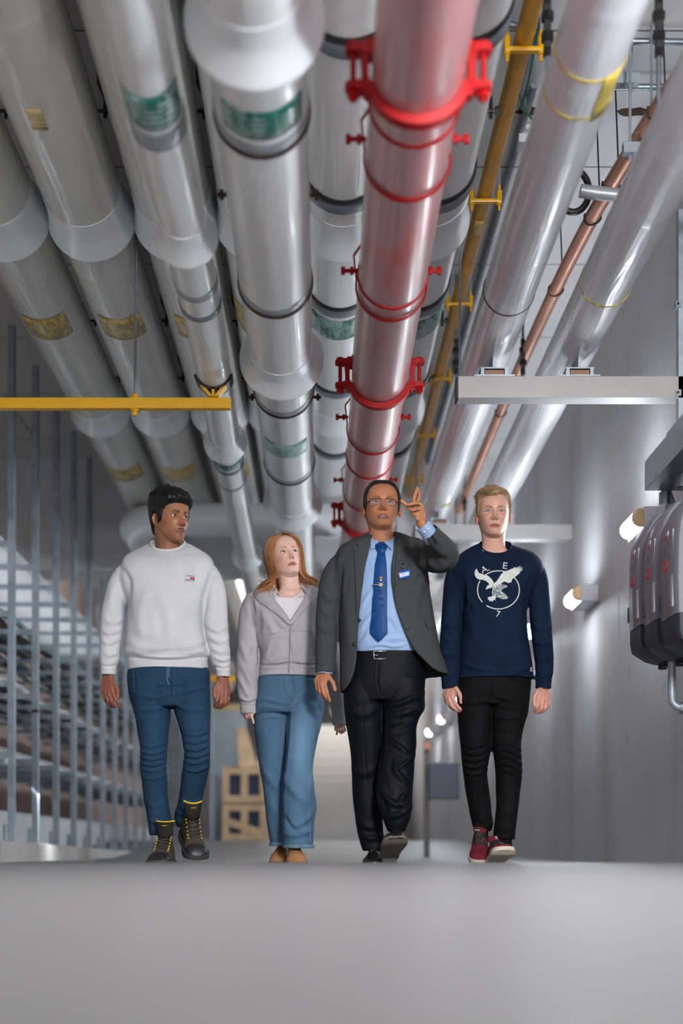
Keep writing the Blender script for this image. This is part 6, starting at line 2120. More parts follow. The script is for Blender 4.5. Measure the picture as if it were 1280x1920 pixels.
# ---------------------------------------------------------------- 3: man in the grey jacket
def man_suit():
    B = 6.55
    root = empty('person', W(718, 1612, 0, B), 'man in a grey jacket and blue tie with glasses, pointing up with a raised hand', 'person', 'people walking in a row')
    root.location.z = ZB
    h = Head((172, 116, 84), (142, 88, 78), (48, 40, 38), wid=1.03, nose=1.10, neckw=1.06, jaw=1.08, mouth_open=.0032, browth=.8, eye_open=1.05, gaze=(3, 8), stubble=.10)
    h.pose(1, 8.5, 1.0, (717.5, 941.5), B, dy=-.085, scale=1.01, neck_dy=.022)
    hl, _ = hand_mesh(B, (608, 1256, -.01), [(608, 1281, -.05), (603, 1284, -.05), (598, 1284, -.04), (593, 1280, -.025)],
        [[(612, 1295, -.06), (615, 1305, -.055), (618, 1314, -.045)], [(606, 1298, -.06), (610, 1307, -.05), (614, 1312, -.035)], [(600, 1297, -.045), (604, 1305, -.035), (609, 1309, -.02)], [(594, 1291, -.03), (598, 1299, -.02), (603, 1304, -.008)]],
        [(616, 1269, -.04), (624, 1281, -.05), (628, 1294, -.05)], fore=[(609, 1235, 0, .027), (611, 1205, .01, .033)])
    hr, _ = hand_mesh(B, (788, 977, -.40), [(775, 945, -.425), (782, 942, -.415), (787, 946, -.41), (789, 953, -.405)],
        [[(776.5, 934, -.43), (779, 924, -.425), (782, 915, -.415)], [(785, 933, -.41), (785.5, 926, -.40), (784.5, 920, -.39)], [(781, 943.5, -.455), (772.5, 945, -.465), (765.5, 946.5, -.465)], [(783, 954, -.445), (777, 956, -.452), (772, 957, -.45)]],
        [(774, 961, -.425), (764, 949, -.44), (752.5, 939, -.445)], fore=[(796, 990, -.39, .025), (812, 1008, -.36, .03)], rf=.0082)
    make_body(root, h, [hl, hr], inner_body(B, 722, [[(680, 1290, 0, 20), (686, 1440, 0, 14), (700, 1590, 0, 11)], [(752, 1290, 0, 20), (742, 1440, -.06, 14), (745, 1560, -.18, 11)]], 1060, 1290, 45))
    EYE['iris'] = IR['brown']; h.eyes(root, EYE)
    # gold ring
    rg = W(787.5, 945, -.43, B)
    mb = MB(); a_ = W(781, 943.5, -.455, B) - W(787, 946, -.41, B); a_.normalize(); c_ = W(784.5, 944.8, -.43, B)
    u_ = a_.orthogonal().normalized(); v_ = a_.cross(u_)
    mb.tube([c_ + (u_*math.cos(t) + v_*math.sin(t))*.0092 for t in np.linspace(0, 2*PI, 25)], .0016, 6); mb.build('finger_ring', plain('gold', (212, 170, 80), .25, 1.0), root, smooth=True)

    def th(az, z):
        a = np.abs(az)
        hl_ = np.interp(a, [0, 20, 32, 42, 50, 60, 70, 80, 90, 104, 116, 130, 180], [.206, .205, .201, .190, .168, .128, .098, .094, .128, .126, .10, .055, .02])
        return np.where(z > hl_, .0018 + .0085*SS(z - hl_, 0, .040) + .004*SS(z, .20, .22), 0)
    mb = MB(); T, P, d = hair_shell(h, th, mb, seed=2)
    r = np.random.default_rng(6); paths = []
    cand = np.argwhere(T > .0025)
    for (i, j) in cand[r.integers(0, len(cand), 2200)]:
        p = P[i, j]; dd = d[i, j]; fl = np.array([0, -.4, .1 if p[2] > .19 else -.7]) + r.normal(size=3)*.2
        q = [p + dd*T[i, j]*(.6 + .55*t) + fl*.008*t for t in np.linspace(0, 1, 4)]
        paths.append(h.rigid(np.array(q)))
    strands(mb, paths, .0009)
    mb.build('hair', hair_material('hair_dark_greying', (13, 12, 13), (40, 38, 38), .5), root, smooth=True)

    # spectacles
    fr = plain('spectacle_frame', (40, 38, 40), .3, .5); sp = None
    def gl(x, z, f): return (x, f, z)
    fz = max(c_[1] + c_[3] for c_ in h.eye_c) + .011
    mb = MB()
    def lens_out(sg):
        pts = []
        for t in np.linspace(0, 2*PI, 40, endpoint=False):
            c_, s_ = math.cos(t), math.sin(t)
            x = .026*math.copysign(abs(c_)**.55, c_); z = .0165*math.copysign(abs(s_)**.6, s_)
            pts.append((sg*.0335 + x, fz - abs(sg*.0335 + x)**2*3.2, .1085 + z))
        return pts
    for sg in (-1, 1):
        P_ = lens_out(sg); q = h.rigid(np.array(P_ + P_[:1])); rr = [.0014 if p[2] > .108 else .0007 for p in P_ + P_[:1]]
        mb.tube(q, rr, 6)
        mb.tube(h.rigid(np.array([(sg*.0595, fz - .0115, .116), (sg*.0700, fz - .022, .116), (sg*.0785, .030, .1135), (sg*.0800, -.002, .112)])), [.0022, .0026, .0022, .0016], 6)
    mb.tube(h.rigid(np.array([(-.0090, fz - .0005, .113), (0, fz + .001, .1155), (.0090, fz - .0005, .113)])), .0014, 6)
    sp = mb.build('spectacles', fr, root, smooth=True)
    k = NT('spectacle_lens'); k.set(k.b.inputs['Alpha'], 0.045); k.fin((*lin((170, 185, 225)), 1), .03, 0, spec=.9, coat=1.0)
    LM = k.m
    for sg in (-1, 1):
        P_ = np.array(lens_out(sg)); c_ = P_.mean(0); mb = MB()
        A = np.array([[tuple(c_ + (p - c_)*s_ + np.array([0, .0016*(1 - s_*s_) + o_, 0])) for p in P_] for s_, o_ in ((.05, .0008), (.5, .0006), (.99, 0), (.99, -.001), (.05, -.0002))])
        mb.grid(h.rigid(A.reshape(-1, 3)).reshape(A.shape), True, (True, True)); mb.build('lens', LM, sp, smooth=True)

    # shirt
    C1 = cloth('blue_shirt', dimc((150, 180, 222), 0.85), dimc((164, 192, 230), 0.85), 8, 1400, .12, .7)
    mb = MB()
    topr, _ = torso(mb, [(1000, 694, 742, -.052, .07), (1008, 684, 754, -.07, .078), (1020, 664, 778, -.085, .09), (1040, 654, 790, -.105, .105), (1080, 652, 792, -.125, .112), (1130, 652, 794, -.135, .115), (1180, 654, 796, -.142, .118), (1208, 658, 796, -.140, .118), (1226, 662, 794, -.128, .113)], B, tilt=(1.0, .4))
    sleeve(mb, [(812, 1010, -.35, 15), (803, 998.5, -.382, 14.6), (796, 990, -.40, 14.2), (789.5, 982, -.415, 14.0)], B)
    sleeve(mb, [(611, 1235, -.005, 16), (609, 1256, -.01, 16.5), (608.5, 1264.5, -.01, 16.5)], B)
    me = remesh(mb, .0034, 3); lumps(me, .0018, (8, 8, 8), 21)
    folds(me, [([(676, 1140), (688, 1120), (700, 1105)], 4, .004), ([(674, 1180), (690, 1160), (702, 1150)], 4, .004), ([(672, 1206), (684, 1198), (694, 1180)], 4, .004), ([(728, 1150), (742, 1170), (748, 1190)], 4, .004), ([(726, 1200), (745, 1196), (765, 1200)], 4, .004), ([(690, 1212), (715, 1208), (740, 1212), (765, 1206)], 3, .004)])
    sh = finish(me, 'shirt', C1, root); bs = bvh_of(me)
    # collar wings
    mb = MB()
    for poly in ([(692.5, 999), (694, 1018), (696, 1033), (703, 1029), (711.5, 1021), (702, 1011), (696, 1002)], [(742, 999), (738, 1018), (733.5, 1033), (727, 1027), (719, 1020), (730, 1011), (738, 1002)]):
        add_patch(mb, poly, bs, B, .011, .006, 3.0)
    mb.build('shirt_collar', C1, sh)
    mb = MB(); stitch(mb, [(701, 1204), (702, 1222)], bs, B, .0008); mb.build('button_placket', C1, sh)
    # tie
    k = NT('tie_silk'); v = k.coord('Object'); wv = k.n('TexWave', {'Vector': k.coord('Object', (1, 1, 1)), 'Scale': 90.0, 'Distortion': 0.0}, bands_direction='DIAGONAL')
    T1 = k.fin(k.mix(k.math('MULTIPLY', wv.outputs['Fac'], .12), (*lin((0, 58, 116)), 1), (*lin((2, 76, 140)), 1)), .5, 0, k.bump(k.noise(500, 2), .1, .001), spec=.2)
    mb = MB(); add_patch(mb, [(707.5, 1038), (722, 1038), (724.5, 1060), (725.5, 1095), (725.5, 1150), (726.5, 1188), (709.5, 1205.5), (693, 1187), (697, 1150), (700, 1100), (703, 1060)], bs, B, .009, .006, 4, puff=.004)
    te = mb.build('tie', T1, root, auto=50)
    mb = MB(); add_patch(mb, [(702.5, 1025.5), (711, 1020), (719, 1020), (727, 1027), (722, 1037), (714, 1040), (707.5, 1036)], bs, B, .014, .010, 2.5, puff=.010); mb.build('tie_knot', T1, te, auto=60)
    dkb = plain('tie_motif', (8, 42, 96), .6); gold = plain('tie_gold', (206, 150, 74), .4, .3); silv = plain('tie_clip_silver', (212, 212, 206), .25, .8)
    bt_ = bvh_of(te.data) if False else bs
    def tie_pt(x, y, o=.0195): return drape_point(bs, x, y, B, o)
    for i, (x, y) in enumerate(((711, 1107.5), (714.5, 1112.5), (713.5, 1123), (718, 1124.5), (703, 1131), (716, 1136), (704, 1146.5))):
        mb = MB()
        for a in range(5):
            t = a*2*PI/5 + i; mb.tube([tie_pt(x, y), tie_pt(x + 2.8*math.cos(t), y + 2.8*math.sin(t))], .0010, 5)
        mb.build('tie_flower', dkb, te)
    mb = MB(); mb.ball(tie_pt(713.5, 1085), .0048, 8, sc=(.9, .5, 1.2)); mb.tube([tie_pt(708, 1094), tie_pt(713.5, 1096), tie_pt(719, 1094)], .0016, 6); mb.tube([tie_pt(711, 1084), tie_pt(716, 1084)], .0016, 6); mb.build('tie_crest', gold, te, smooth=True)
    mb = MB(); mb.tube([tie_pt(707.5, 1088.5), tie_pt(719.5, 1088.5)], .0012, 6); mb.ball(tie_pt(713.5, 1090), .004, 8, sc=(1, .4, 1)); mb.build('crest_wings', silv, te, smooth=True)
    mb = MB(); mb.tube([tie_pt(698.5, 1098.2), tie_pt(720.5, 1099)], .0030, 8); cp = mb.build('tie_clip', silv, te, smooth=True)
    mb = MB(); mb.ball(tie_pt(713.7, 1098.6), .0078, 12, sc=(1, .45, 1)); mb.build('clip_medallion', plain('clip_ivory', (222, 214, 190), .35, .2), cp, smooth=True)
    mb = MB(); mb.ball(tie_pt(713.7, 1098.6, .0225), .0034, 10, sc=(1, .45, 1)); mb.build('medallion_centre', plain('clip_dark', (120, 112, 98), .4), cp, smooth=True)

    # trousers
    C2 = cloth('navy_trousers', dimc((16, 19, 28), 0.45), dimc((22, 26, 36), 0.45), 8, 1200, .15, .62, sheen=.3)
    mb = MB()
    A = torso_rows([(1216, 662, 793, -.118, .11), (1235, 659, 796, -.124, .12), (1262, 652, 798, -.128, .128), (1290, 646, 796, -.125, .125), (1316, 645, 796, -.11, .105)], B, 72, 40, 2.3)
    mb.grid(A, True, (True, True), flip=True)
    leg_rows(mb, [(1275, 648, 714, .0, 1.3), (1305, 644.5, 715.5, 0, 1.25), (1350, 647.5, 716.5, .0), (1409, 657, 716.5, .01), (1465, 659.5, 714, .02), (1521, 663, 717, .03), (1560, 670.5, 719, .03), (1580, 675, 720, .025), (1595, 680, 720, .02)], B)
    leg_rows(mb, [(1275, 714, 797, .0, 1.2), (1305, 714.5, 796, -.01, 1.2), (1328, 715, 795.5, -.02), (1350, 716, 784, -.035), (1371, 716.5, 780, -.05), (1400, 713, 779, -.075), (1440, 707, 777, -.10), (1465, 704, 775.5, -.12), (1490, 704, 774, -.14), (1510, 708, 774, -.16), (1535, 716, 769.5, -.175), (1550, 722, 763.5, -.18), (1560, 727, 760, -.18)], B)
    me = remesh(mb, .0034, 4); lumps(me, .0030, (9, 9, 8), 31)
    folds(me, [([(716, 1325), (745, 1320), (794, 1300)], 5, .007), ([(717, 1345), (750, 1338), (790, 1328)], 6, .006), ([(722, 1372), (750, 1362), (778, 1350)], 5, .006), ([(722, 1385), (745, 1398), (765, 1415)], 4, .007), ([(745, 1420), (742, 1445), (762, 1470)], 5, .009), ([(776, 1415), (758, 1432), (744, 1440)], 4, .007),
        ([(712, 1480), (735, 1505), (768, 1512)], 5, .008), ([(768, 1480), (752, 1500), (762, 1520)], 5, .007), ([(722, 1532), (745, 1528), (772, 1512)], 5, .007), ([(706, 1470), (716, 1500), (726, 1530)], 5, -.007), ([(716, 1320), (716, 1400), (708, 1460)], 3, -.006), ([(672, 1560), (695, 1572), (718, 1566)], 5, .006), ([(670, 1540), (690, 1550), (716, 1548)], 6, .004), ([(660, 1440), (680, 1450), (706, 1440)], 7, .004),
        ([(650, 1330), (680, 1340), (712, 1325)], 7, .005), ([(710, 1240), (707, 1270), (712, 1300)], 2, -.003), ([(660, 1240), (653, 1270)], 3, -.004), ([(757, 1290), (754, 1340), (748, 1390)], 1.6, .0022), ([(683, 1300), (686, 1400), (693, 1500)], 1.6, .0022)])
    tr = finish(me, 'trousers', C2, root); bt = bvh_of(me)
    mb = MB(); add_patch(mb, [(710, 1236), (716, 1236), (716, 1262), (708, 1290)], bt, B, .002, .002, 4); mb.build('fly_flap', C2, tr)
    # belt
    bl = plain('belt_leather', (14, 13, 13), .6, 0, .2, 40, .2, spec=.15)
    ringb = []
    Rb = torso_rows([(1225, 661, 794, -.122, .115), (1225.5, 661, 794, -.122, .115)], B, 84, 3, 2.3)[0]
    mb = MB(); c_ = Rb.mean(0)
    rows = []
    for dz, e in ((-.020, 1.005), (-.020, 1.03), (.020, 1.03), (.020, 1.005)): rows.append(c_ + (Rb - c_)*np.array([e, e, 1]) + np.array([0, 0, dz]))
    rows.append(rows[0]); A = np.array(rows); mb.grid(A, True, (False, False)); be = mb.build('belt', bl, root)
    bb_ = bvh_of(be.data)
    mb = MB()
    ys_ = (B - .125)/F
    bx = [W(700.5, 1221, -.13, B), W(724, 1221, -.13, B), W(723, 1235, -.13, B), W(701, 1235.5, -.13, B)]
    yb_ = min(p[1] for p in A[1]) - .004
    for i in range(4):
        if i == 1: continue
        a, b = bx[i], bx[(i+1) % 4]; mb.tube([Vector((a.x, yb_, a.z)), Vector((b.x, yb_, b.z))], .0026, 8)
    mb.tube([Vector((bx[3].x + .002, yb_, (bx[0].z + bx[3].z)/2)), Vector((bx[3].x + .02, yb_, (bx[0].z + bx[3].z)/2))], .0018, 6)
    mb.build('belt_buckle', silv, be, smooth=True)

    # jacket
    C3 = cloth('grey_wool_jacket', dimc((62, 64, 66), 0.8), dimc((80, 82, 84), 0.8), 420, 900, .45, .9, sheen=.25)
    mb = MB()
    rows = [(1001, 690, 751, -.030, .10, 698, 741), (1007, 676, 768, -.055, .11, 697, 741), (1016, 655, 788, -.085, .12, 695.5, 741), (1028, 636, 802, -.105, .128, 693, 740), (1045, 629, 806, -.125, .132, 690, 738), (1075, 628, 805, -.145, .135, 683, 735), (1110, 631, 806, -.155, .135, 678, 737), (1150, 633, 812, -.162, .135, 673.5, 743.5), (1190, 635, 819, -.165, .14, 670.5, 758), (1225, 636, 826, -.165, .145, 668.5, 777, -2),
            (1250, 636.5, 833, -.165, .15, 666, 795, -8), (1275, 637, 838, -.165, .15, 659, 812, -18), (1290, 637, 840, -.165, .15, 650, 824, -27), (1298, 637, 841, -.165, .15, 642, 832, -33)]
    open_shell(mb, rows, B, .012)
    sleeve(mb, [(660, 1042, .0, 14), (647, 1050, .01, 19), (633, 1067, .01, 22.5), (620.5, 1095, .005, 22.5), (615.5, 1130, 0, 22), (613.2, 1165, -.005, 21.5), (612, 1200, -.008, 20.5), (610.5, 1235, -.01, 19.2), (609.5, 1262, -.01, 18.4)], B)
    sleeve(mb, [(766, 1028, .0, 24), (782, 1036, -.03, 27), (802, 1045, -.10, 28), (824, 1049, -.19, 26), (836, 1045, -.25, 23.5), (836, 1034, -.285, 21.5), (828, 1022, -.32, 20), (816, 1009, -.355, 18.2), (804, 996, -.385, 17)], B)
    me = remesh(mb, .0034, 4)
    relax(me, [[(655, 1022), (640, 1042), (637, 1075), (637, 1105)], [(770, 1010), (790, 1025), (797, 1055), (803, 1080)]], 13, 45)
    lumps(me, .0022, (7, 7, 6), 41)
    folds(me, [([(640, 1060), (637, 1100), (636, 1150)], 4, -.007), ([(605, 1110), (620, 1125), (634, 1120)], 5, .005), ([(602, 1140), (616, 1152), (632, 1150)], 5, .0045), ([(598, 1172), (612, 1182), (630, 1178)], 5, .004), ([(640, 1040), (630, 1070)], 6, .004), ([(792, 1012), (795, 1035), (800, 1060), (806, 1085)], 4, -.008), ([(800, 1050), (820, 1066), (840, 1062)], 5, .006), ([(790, 1040), (780, 1075), (765, 1100)], 6, .005), ([(806, 1030), (820, 1045), (838, 1050)], 5, -.005),
        ([(760, 1110), (775, 1150), (790, 1190)], 9, .005), ([(650, 1100), (652, 1160), (655, 1220)], 8, .004), ([(795, 1080), (785, 1110), (780, 1150)], 7, .005)])
    jk = finish(me, 'jacket', C3, root); bj = bvh_of(me)
    # lapels
    mb = MB()
    add_patch(mb, [(693, 1005), (688, 1011), (679, 1019), (668.5, 1021), (672, 1027), (664, 1027), (666, 1060), (668, 1110), (669.5, 1150), (674, 1120), (680, 1076), (687.5, 1042), (691, 1020)], bj, B, .0085, .007, 4); mb.build('lapel', C3, jk)
    mb = MB()
    add_patch(mb, [(745, 1007), (750, 1005), (757, 1008), (756, 1011), (764, 1013), (761, 1030), (750, 1064), (743, 1090), (740.5, 1104), (739.5, 1080), (742, 1045), (744, 1018)], bj, B, .0085, .007, 4); mb.build('lapel', C3, jk)
    dkc = plain('jacket_button', (20, 19, 20), .5, spec=.3)
    for (x, y) in ((672, 1163), (664.5, 1208)):
        mb = MB(); p = drape_point(bj, x, y, B, .004); mb.ball(p, .0085, 10, sc=(1, .45, 1)); mb.build('button', dkc, jk, smooth=True)
    for (x, y) in ((810, 1005.5), (812.5, 1009), (815, 1012.5), (817.5, 1016)):
        mb = MB(); p = drape_point(bj, x, y, B, .003); mb.ball(p, .0055, 8, sc=(1, .6, 1)); mb.build('cuff_button', dkc, jk, smooth=True)
    mb = MB(); stitch(mb, [(743, 1144), (753, 1139.5)], bj, B, .0014); mb.build('buttonhole', dkc, jk)
    mb = MB(); stitch(mb, [(759.5, 1181.5), (769, 1177)], bj, B, .0014); mb.build('buttonhole', dkc, jk)
    mb = MB(); add_patch(mb, [(796, 1167), (809, 1162.5), (812, 1177), (801, 1181)], bj, B, .006, .005, 4); mb.build('pocket_flap', C3, jk)
    # name badge
    mb = MB(); p = [(745.6, 1075.2), (766.2, 1070), (768.2, 1080.5), (748, 1085.8)]
    add_patch(mb, p, bj, B, .010, .004, 4); bd = mb.build('name_badge', plain('badge_blue', (30, 110, 214), .35, coat=.4), jk)
    mb = MB(); add_patch(mb, [(747.2, 1077.2), (764.2, 1072.8), (765.6, 1079.5), (749, 1084)], bj, B, .0125, .002, 4); mb.build('badge_card', plain('badge_white', (212, 216, 230), .5), bd)
    mb = MB(); add_patch(mb, [(746.5, 1076), (748.7, 1075.6), (749.2, 1079), (747, 1079.6)], bj, B, .0135, .002, 2); mb.build('badge_mark', plain('badge_pink', (206, 120, 150), .5), bd)
    mb = MB()
    for yy in (0, 2.4): stitch(mb, [(751, 1077.6 + yy), (757, 1076.2 + yy)], bj, B, .0007, .0148)
    mb.build('badge_lines', plain('badge_ink', (90, 90, 110), .6), bd)
    mb = MB(); stitch(mb, [(752, 1072.5), (756, 1069.8), (761, 1070.5)], bj, B, .0022, .010); stitch(mb, [(754, 1085.5), (758, 1086.5), (763, 1083)], bj, B, .0022, .010); mb.build('badge_holder', plain('badge_holder_blue', (24, 96, 200), .4), bd, smooth=True)
    mb = MB(); mb.ball(drape_point(bj, 754.5, 1064.8, B, .008), .0065, 10, sc=(1, .5, 1)); rl = mb.build('badge_reel', dkc, jk, smooth=True)
    mb = MB(); q = [drape_point(bj, 754.5 + 2.1*math.cos(t), 1064.8 + 2.1*math.sin(t), B, .0115) for t in np.linspace(0, 2*PI, 18)]; mb.tube(q, .0009, 5); mb.build('reel_ring', silv, rl)
    mb = MB(); stitch(mb, [(752, 1058), (754, 1057), (757.5, 1059.5)], bj, B, .0018, .004); mb.build('badge_clip', dkc, jk)
    # cuff buttons of the shirt
    wb = plain('shirt_button', (226, 222, 206), .4)
    for (x, y) in ((795, 997), (801.5, 991.5)):
        mb = MB(); mb.ball(drape_point(bs, x, y, B, .003), .0042, 8, sc=(1, .6, 1)); mb.build('cuff_button', wb, sh, smooth=True)

    # shoes
    sm = [plain('black_leather', (16, 16, 18), .28, 0, .2, 30, .1, coat=.5), plain('leather_sole', (108, 98, 86), .6, 0, .25, 14, .15)]
    hs = [(0, .07), (.06, .088), (.18, .092), (.32, .088), (.45, .080), (.6, .066), (.75, .056), (.88, .050), (.96, .038), (1, .024)]
    f = shoe_frame(699, B, -.20, -4, 0, 0, .30); u1, t1 = shoe(root, 'dress_shoe', f, .30, .052, hs, .018, [sm[0], M['black']])
    f2 = shoe_frame(743.5, B, -.385, 6, -21, -3, .30, lift=.122); u2, t2 = shoe(root, 'dress_shoe', f2, .30, .054, hs, .016, sm)
    for f_, u_, t_ in ((f, u1, t1), (f2, u2, t2)):
        laces(u_, f_, .30, t_, [.56, .50, .44, .38], .018, M['black'], .002)
    A = [(0, 0), (.95, 0)]
    mb = MB(); P_ = np.array([[(x, y, z) for x, y in ((-.030, .0), (-.036, .03), (-.034, .075), (.034, .075), (.036, .03), (.030, .0))] for z in (-.022, .006)])
    mb.grid(f2(P_.reshape(-1, 3)).reshape(P_.shape), True, (True, True)); mb.build('heel', M['black'], u2)
    mb = MB(); limb(mb, [(741, 1530, -.19, 12), (742, 1553, -.20, 11), (743, 1572, -.215, 12)], B, 20); mb.build('sock', cloth('black_sock', (10, 10, 12), (16, 16, 18), 10, 900, .2), root, smooth=True)
    return root


# ---------------------------------------------------------------- 4: young man in the navy shirt
def man_navy():
    B = 6.72
    root = empty('person', W(925, 1612, 0, B), 'young blond man in a navy eagle print shirt and black jeans with red shoes', 'person', 'people walking in a row')
    root.location.z = ZB
    h = Head((206, 160, 142), (178, 112, 106), (104, 76, 58), wid=1.0, nose=1.0, neckw=1.05, jaw=.97, blush=.45, browth=1.0, eye_open=1.15, gaze=(-1, 0), stubble=.06)
    h.pose(-3, 4, 0.5, (927.3, 958.7), B, dy=-.085, scale=.985, neck_dx=.008, neck_dy=.020)
    hl, _ = hand_mesh(B, (845, 1283, -.01), [(848, 1309, -.05), (842, 1311, -.045), (838, 1309, -.035), (834, 1304, -.015)],
        [[(855, 1321, -.06), (861, 1328, -.055), (867, 1333, -.045)], [(846, 1322, -.055), (853, 1329, -.05), (861, 1333, -.038)], [(840, 1319, -.04), (846, 1327, -.032), (853, 1331, -.02)], [(835, 1313, -.022), (839, 1320, -.014), (845, 1325, -.003)]],
        [(855, 1292, -.045), (862, 1303, -.055), (864.5, 1317, -.055)], fore=[(845, 1262, 0, .026), (843, 1235, .01, .032)])
    hr, _ = hand_mesh(B, (1017, 1289, -.01), [(1010, 1312, -.045), (1017, 1316, -.045), (1023, 1315, -.035), (1028, 1309, -.015)],
        [[(1007, 1324, -.055), (1004, 1330, -.045), (1000, 1333, -.03)], [(1015, 1328, -.055), (1010, 1334, -.04), (1004, 1336, -.025)], [(1022, 1327, -.045), (1017, 1334, -.03), (1010, 1336, -.015)], [(1028, 1320, -.025), (1025, 1328, -.012), (1019, 1332, .002)]],
        [(1007, 1298, -.04), (1001, 1310, -.05), (1001.5, 1323, -.05)], fore=[(1019, 1262, 0, .026), (1017, 1235, .01, .032)])
    make_body(root, h, [hl, hr], inner_body(B, 927, [[(892, 1300, 0, 18), (894, 1430, 0, 13), (904, 1560, .02, 10)], [(955, 1300, 0, 18), (951, 1430, 0, 13), (947, 1575, -.05, 10)]]), skin=(204, 150, 134))
    EYE['iris'] = IR['blue']; h.eyes(root, EYE)

    def th(az, z):
        a = np.abs(az)
        hl_ = np.interp(a, [0, 15, 30, 44, 54, 62, 70, 76, 84, 92, 106, 118, 132, 180], [.186, .187, .191, .188, .170, .140, .110, .104, .108, .126, .128, .10, .055, .02])
        hl_ = hl_ + np.where((az > 8) & (az < 50), .008, 0)
        t = .006 + .020*SS(z, .165, .215)*(1 - .35*SS(az, 0, 30)*(a < 90)) + .003*SS(z, .12, .17)
        return np.where(z > hl_ - .0005, SS(z - hl_, -.001, .010)*t + .0006, 0)
    mb = MB(); T, P, d = hair_shell(h, th, mb, seed=3)
    r = np.random.default_rng(8); paths = []
    cand = np.argwhere(T > .003)
    for (i, j) in cand[r.integers(0, len(cand), 2800)]:
        p = P[i, j]; dd = d[i, j]; top = float(SS(np.array([p[2]]), .165, .205)[0])
        fl = np.array([-.9*top, .40*top - .15, -.75*(1 - top) - .30*top]) + r.normal(size=3)*.07; fl = fl - dd*float(fl @ dd)
        L = (.010 + .018*top)*(.7 + .5*r.random())
        q = [p + dd*(T[i, j]*(.80 + .36*t - .30*t*t) + .0004) + fl*L*t for t in np.linspace(0, 1, 5)]
        paths.append(h.rigid(np.array(q)))
    strands(mb, paths, .0010)
    mb.build('hair', hair_material('hair_blond', (98, 74, 50), (166, 134, 96), .42), root, smooth=True)

    C1 = cloth('navy_jersey', dimc((18, 36, 64), 0.52), dimc((27, 48, 78), 0.52), 10, 1000, .25, .88)
    mb = MB()
    topr, _ = torso(mb, [(1022, 899, 957.5, -.048, .065), (1027, 886, 972, -.062, .082), (1035, 868, 997, -.078, .096), (1048, 853, 1012, -.096, .104), (1066, 846, 1017, -.112, .11), (1085, 850, 1011, -.122, .112), (1105, 859, 1000, -.128, .113),
        (1130, 866, 991.5, -.132, .113), (1160, 867, 988, -.134, .113), (1200, 862, 991, -.133, .113), (1235, 859, 996.5, -.130, .115), (1262, 857.5, 999.5, -.126, .115), (1274, 857, 1001, -.124, .115)], B, tilt=(1.15, .38))
    sleeve(mb, [(872, 1058, .01, 14), (861, 1068, .012, 18.5), (852.5, 1090, .01, 19.5), (848.5, 1120, .005, 18.8), (847, 1150, 0, 19), (845, 1180, -.005, 19.3), (843, 1210, -.01, 19.3), (842.5, 1240, -.012, 19), (843.2, 1262, -.012, 18), (844.2, 1270, -.012, 17), (845.2, 1291, -.012, 16.6)], B)
    sleeve(mb, [(988, 1058, .01, 14), (1000, 1068, .012, 18.5), (1007.5, 1090, .01, 19.5), (1010.5, 1120, .005, 18.8), (1012, 1150, 0, 19.6), (1014.5, 1180, -.005, 19.8), (1017, 1210, -.01, 19.2), (1019.5, 1240, -.012, 18.3), (1020, 1262, -.012, 17.2), (1019, 1270, -.012, 16.2), (1017.8, 1292, -.012, 15.6)], B)
    me = remesh(mb, .0034, 5)
    relax(me, [[(876, 1040), (864, 1060), (862, 1090), (866, 1118)], [(982, 1040), (996, 1060), (997, 1090), (990, 1118)]], 14, 60)
    lumps(me, .0024, (7, 7, 6), 51)
    folds(me, [([(862, 1075), (868, 1105), (868, 1150)], 5, -.006), ([(996, 1080), (988, 1115), (988, 1160)], 5, -.006), ([(870, 1140), (885, 1170), (890, 1200)], 9, .004), ([(980, 1130), (972, 1170), (975, 1215)], 9, .004), ([(862, 1240), (890, 1252), (925, 1256)], 5, .005), ([(995, 1245), (975, 1258), (945, 1262)], 5, .005), ([(905, 1190), (908, 1230)], 9, .004), ([(868, 1112), (884, 1130), (890, 1150)], 5, .004),
        ([(832, 1165), (846, 1175), (862, 1168)], 4, .004), ([(828, 1192), (843, 1202), (860, 1195)], 4, .004), ([(826, 1222), (842, 1230), (858, 1224)], 4, .004), ([(998, 1170), (1014, 1180), (1031, 1172)], 4, .004), ([(1000, 1200), (1016, 1208), (1034, 1202)], 4, .004), ([(1004, 1232), (1020, 1238), (1036, 1232)], 4, .0035), ([(827, 1266), (844, 1271), (861, 1266)], 2, -.004), ([(1003, 1268), (1020, 1272), (1036, 1267)], 2, -.004),
        ([(858, 1266), (928, 1270), (1000, 1266)], 1.3, -.002)])
    sw = finish(me, 'long_sleeved_shirt', C1, root); bv = bvh_of(me)
    ring_band(topr, .006, sw, 'neck_band', cloth('navy_rib', dimc((16, 32, 58), 0.62), dimc((24, 42, 72), 0.62), 10, 1300, .4, .88), (.6, 1.5))
    # chest print: a ring, letters and a bird with spread wings
    k = NT('worn_print'); nz = k.noise(420, 3, .6)
    PR = k.fin(k.ramp(nz, [(.36, lin((130, 142, 156))), (.46, lin((206, 208, 204)))]), .85)
    k = NT('faded_print'); nz = k.noise(200, 4, .7)
    PF = k.fin(k.ramp(nz, [(.42, lin((24, 44, 72))), (.56, lin((186, 192, 192)))]), .85)
    px = lambda x, y: (860 + x/8.533, 1020 + y/8.533)
    mb = MB(); cxr, cyr = px(632, 735)
    for a0, a1 in ((-152, -60), (-33, 122), (135, 207)) if False else ((-56, 125), (140, 208), (232, 300)):
        ts = np.radians(np.linspace(a0, a1, 60)); rx_, ry_ = 334/8.533, 305/8.533
        q = [drape_point(bv, cxr + rx_*math.cos(t), cyr + ry_*math.sin(t), B, .0006) for t in ts]
        mb.tube(q, [(.0018, .0028)]*len(q), 6, up=(0, 1, 0))
    pr = mb.build('chest_print', PR, sw)
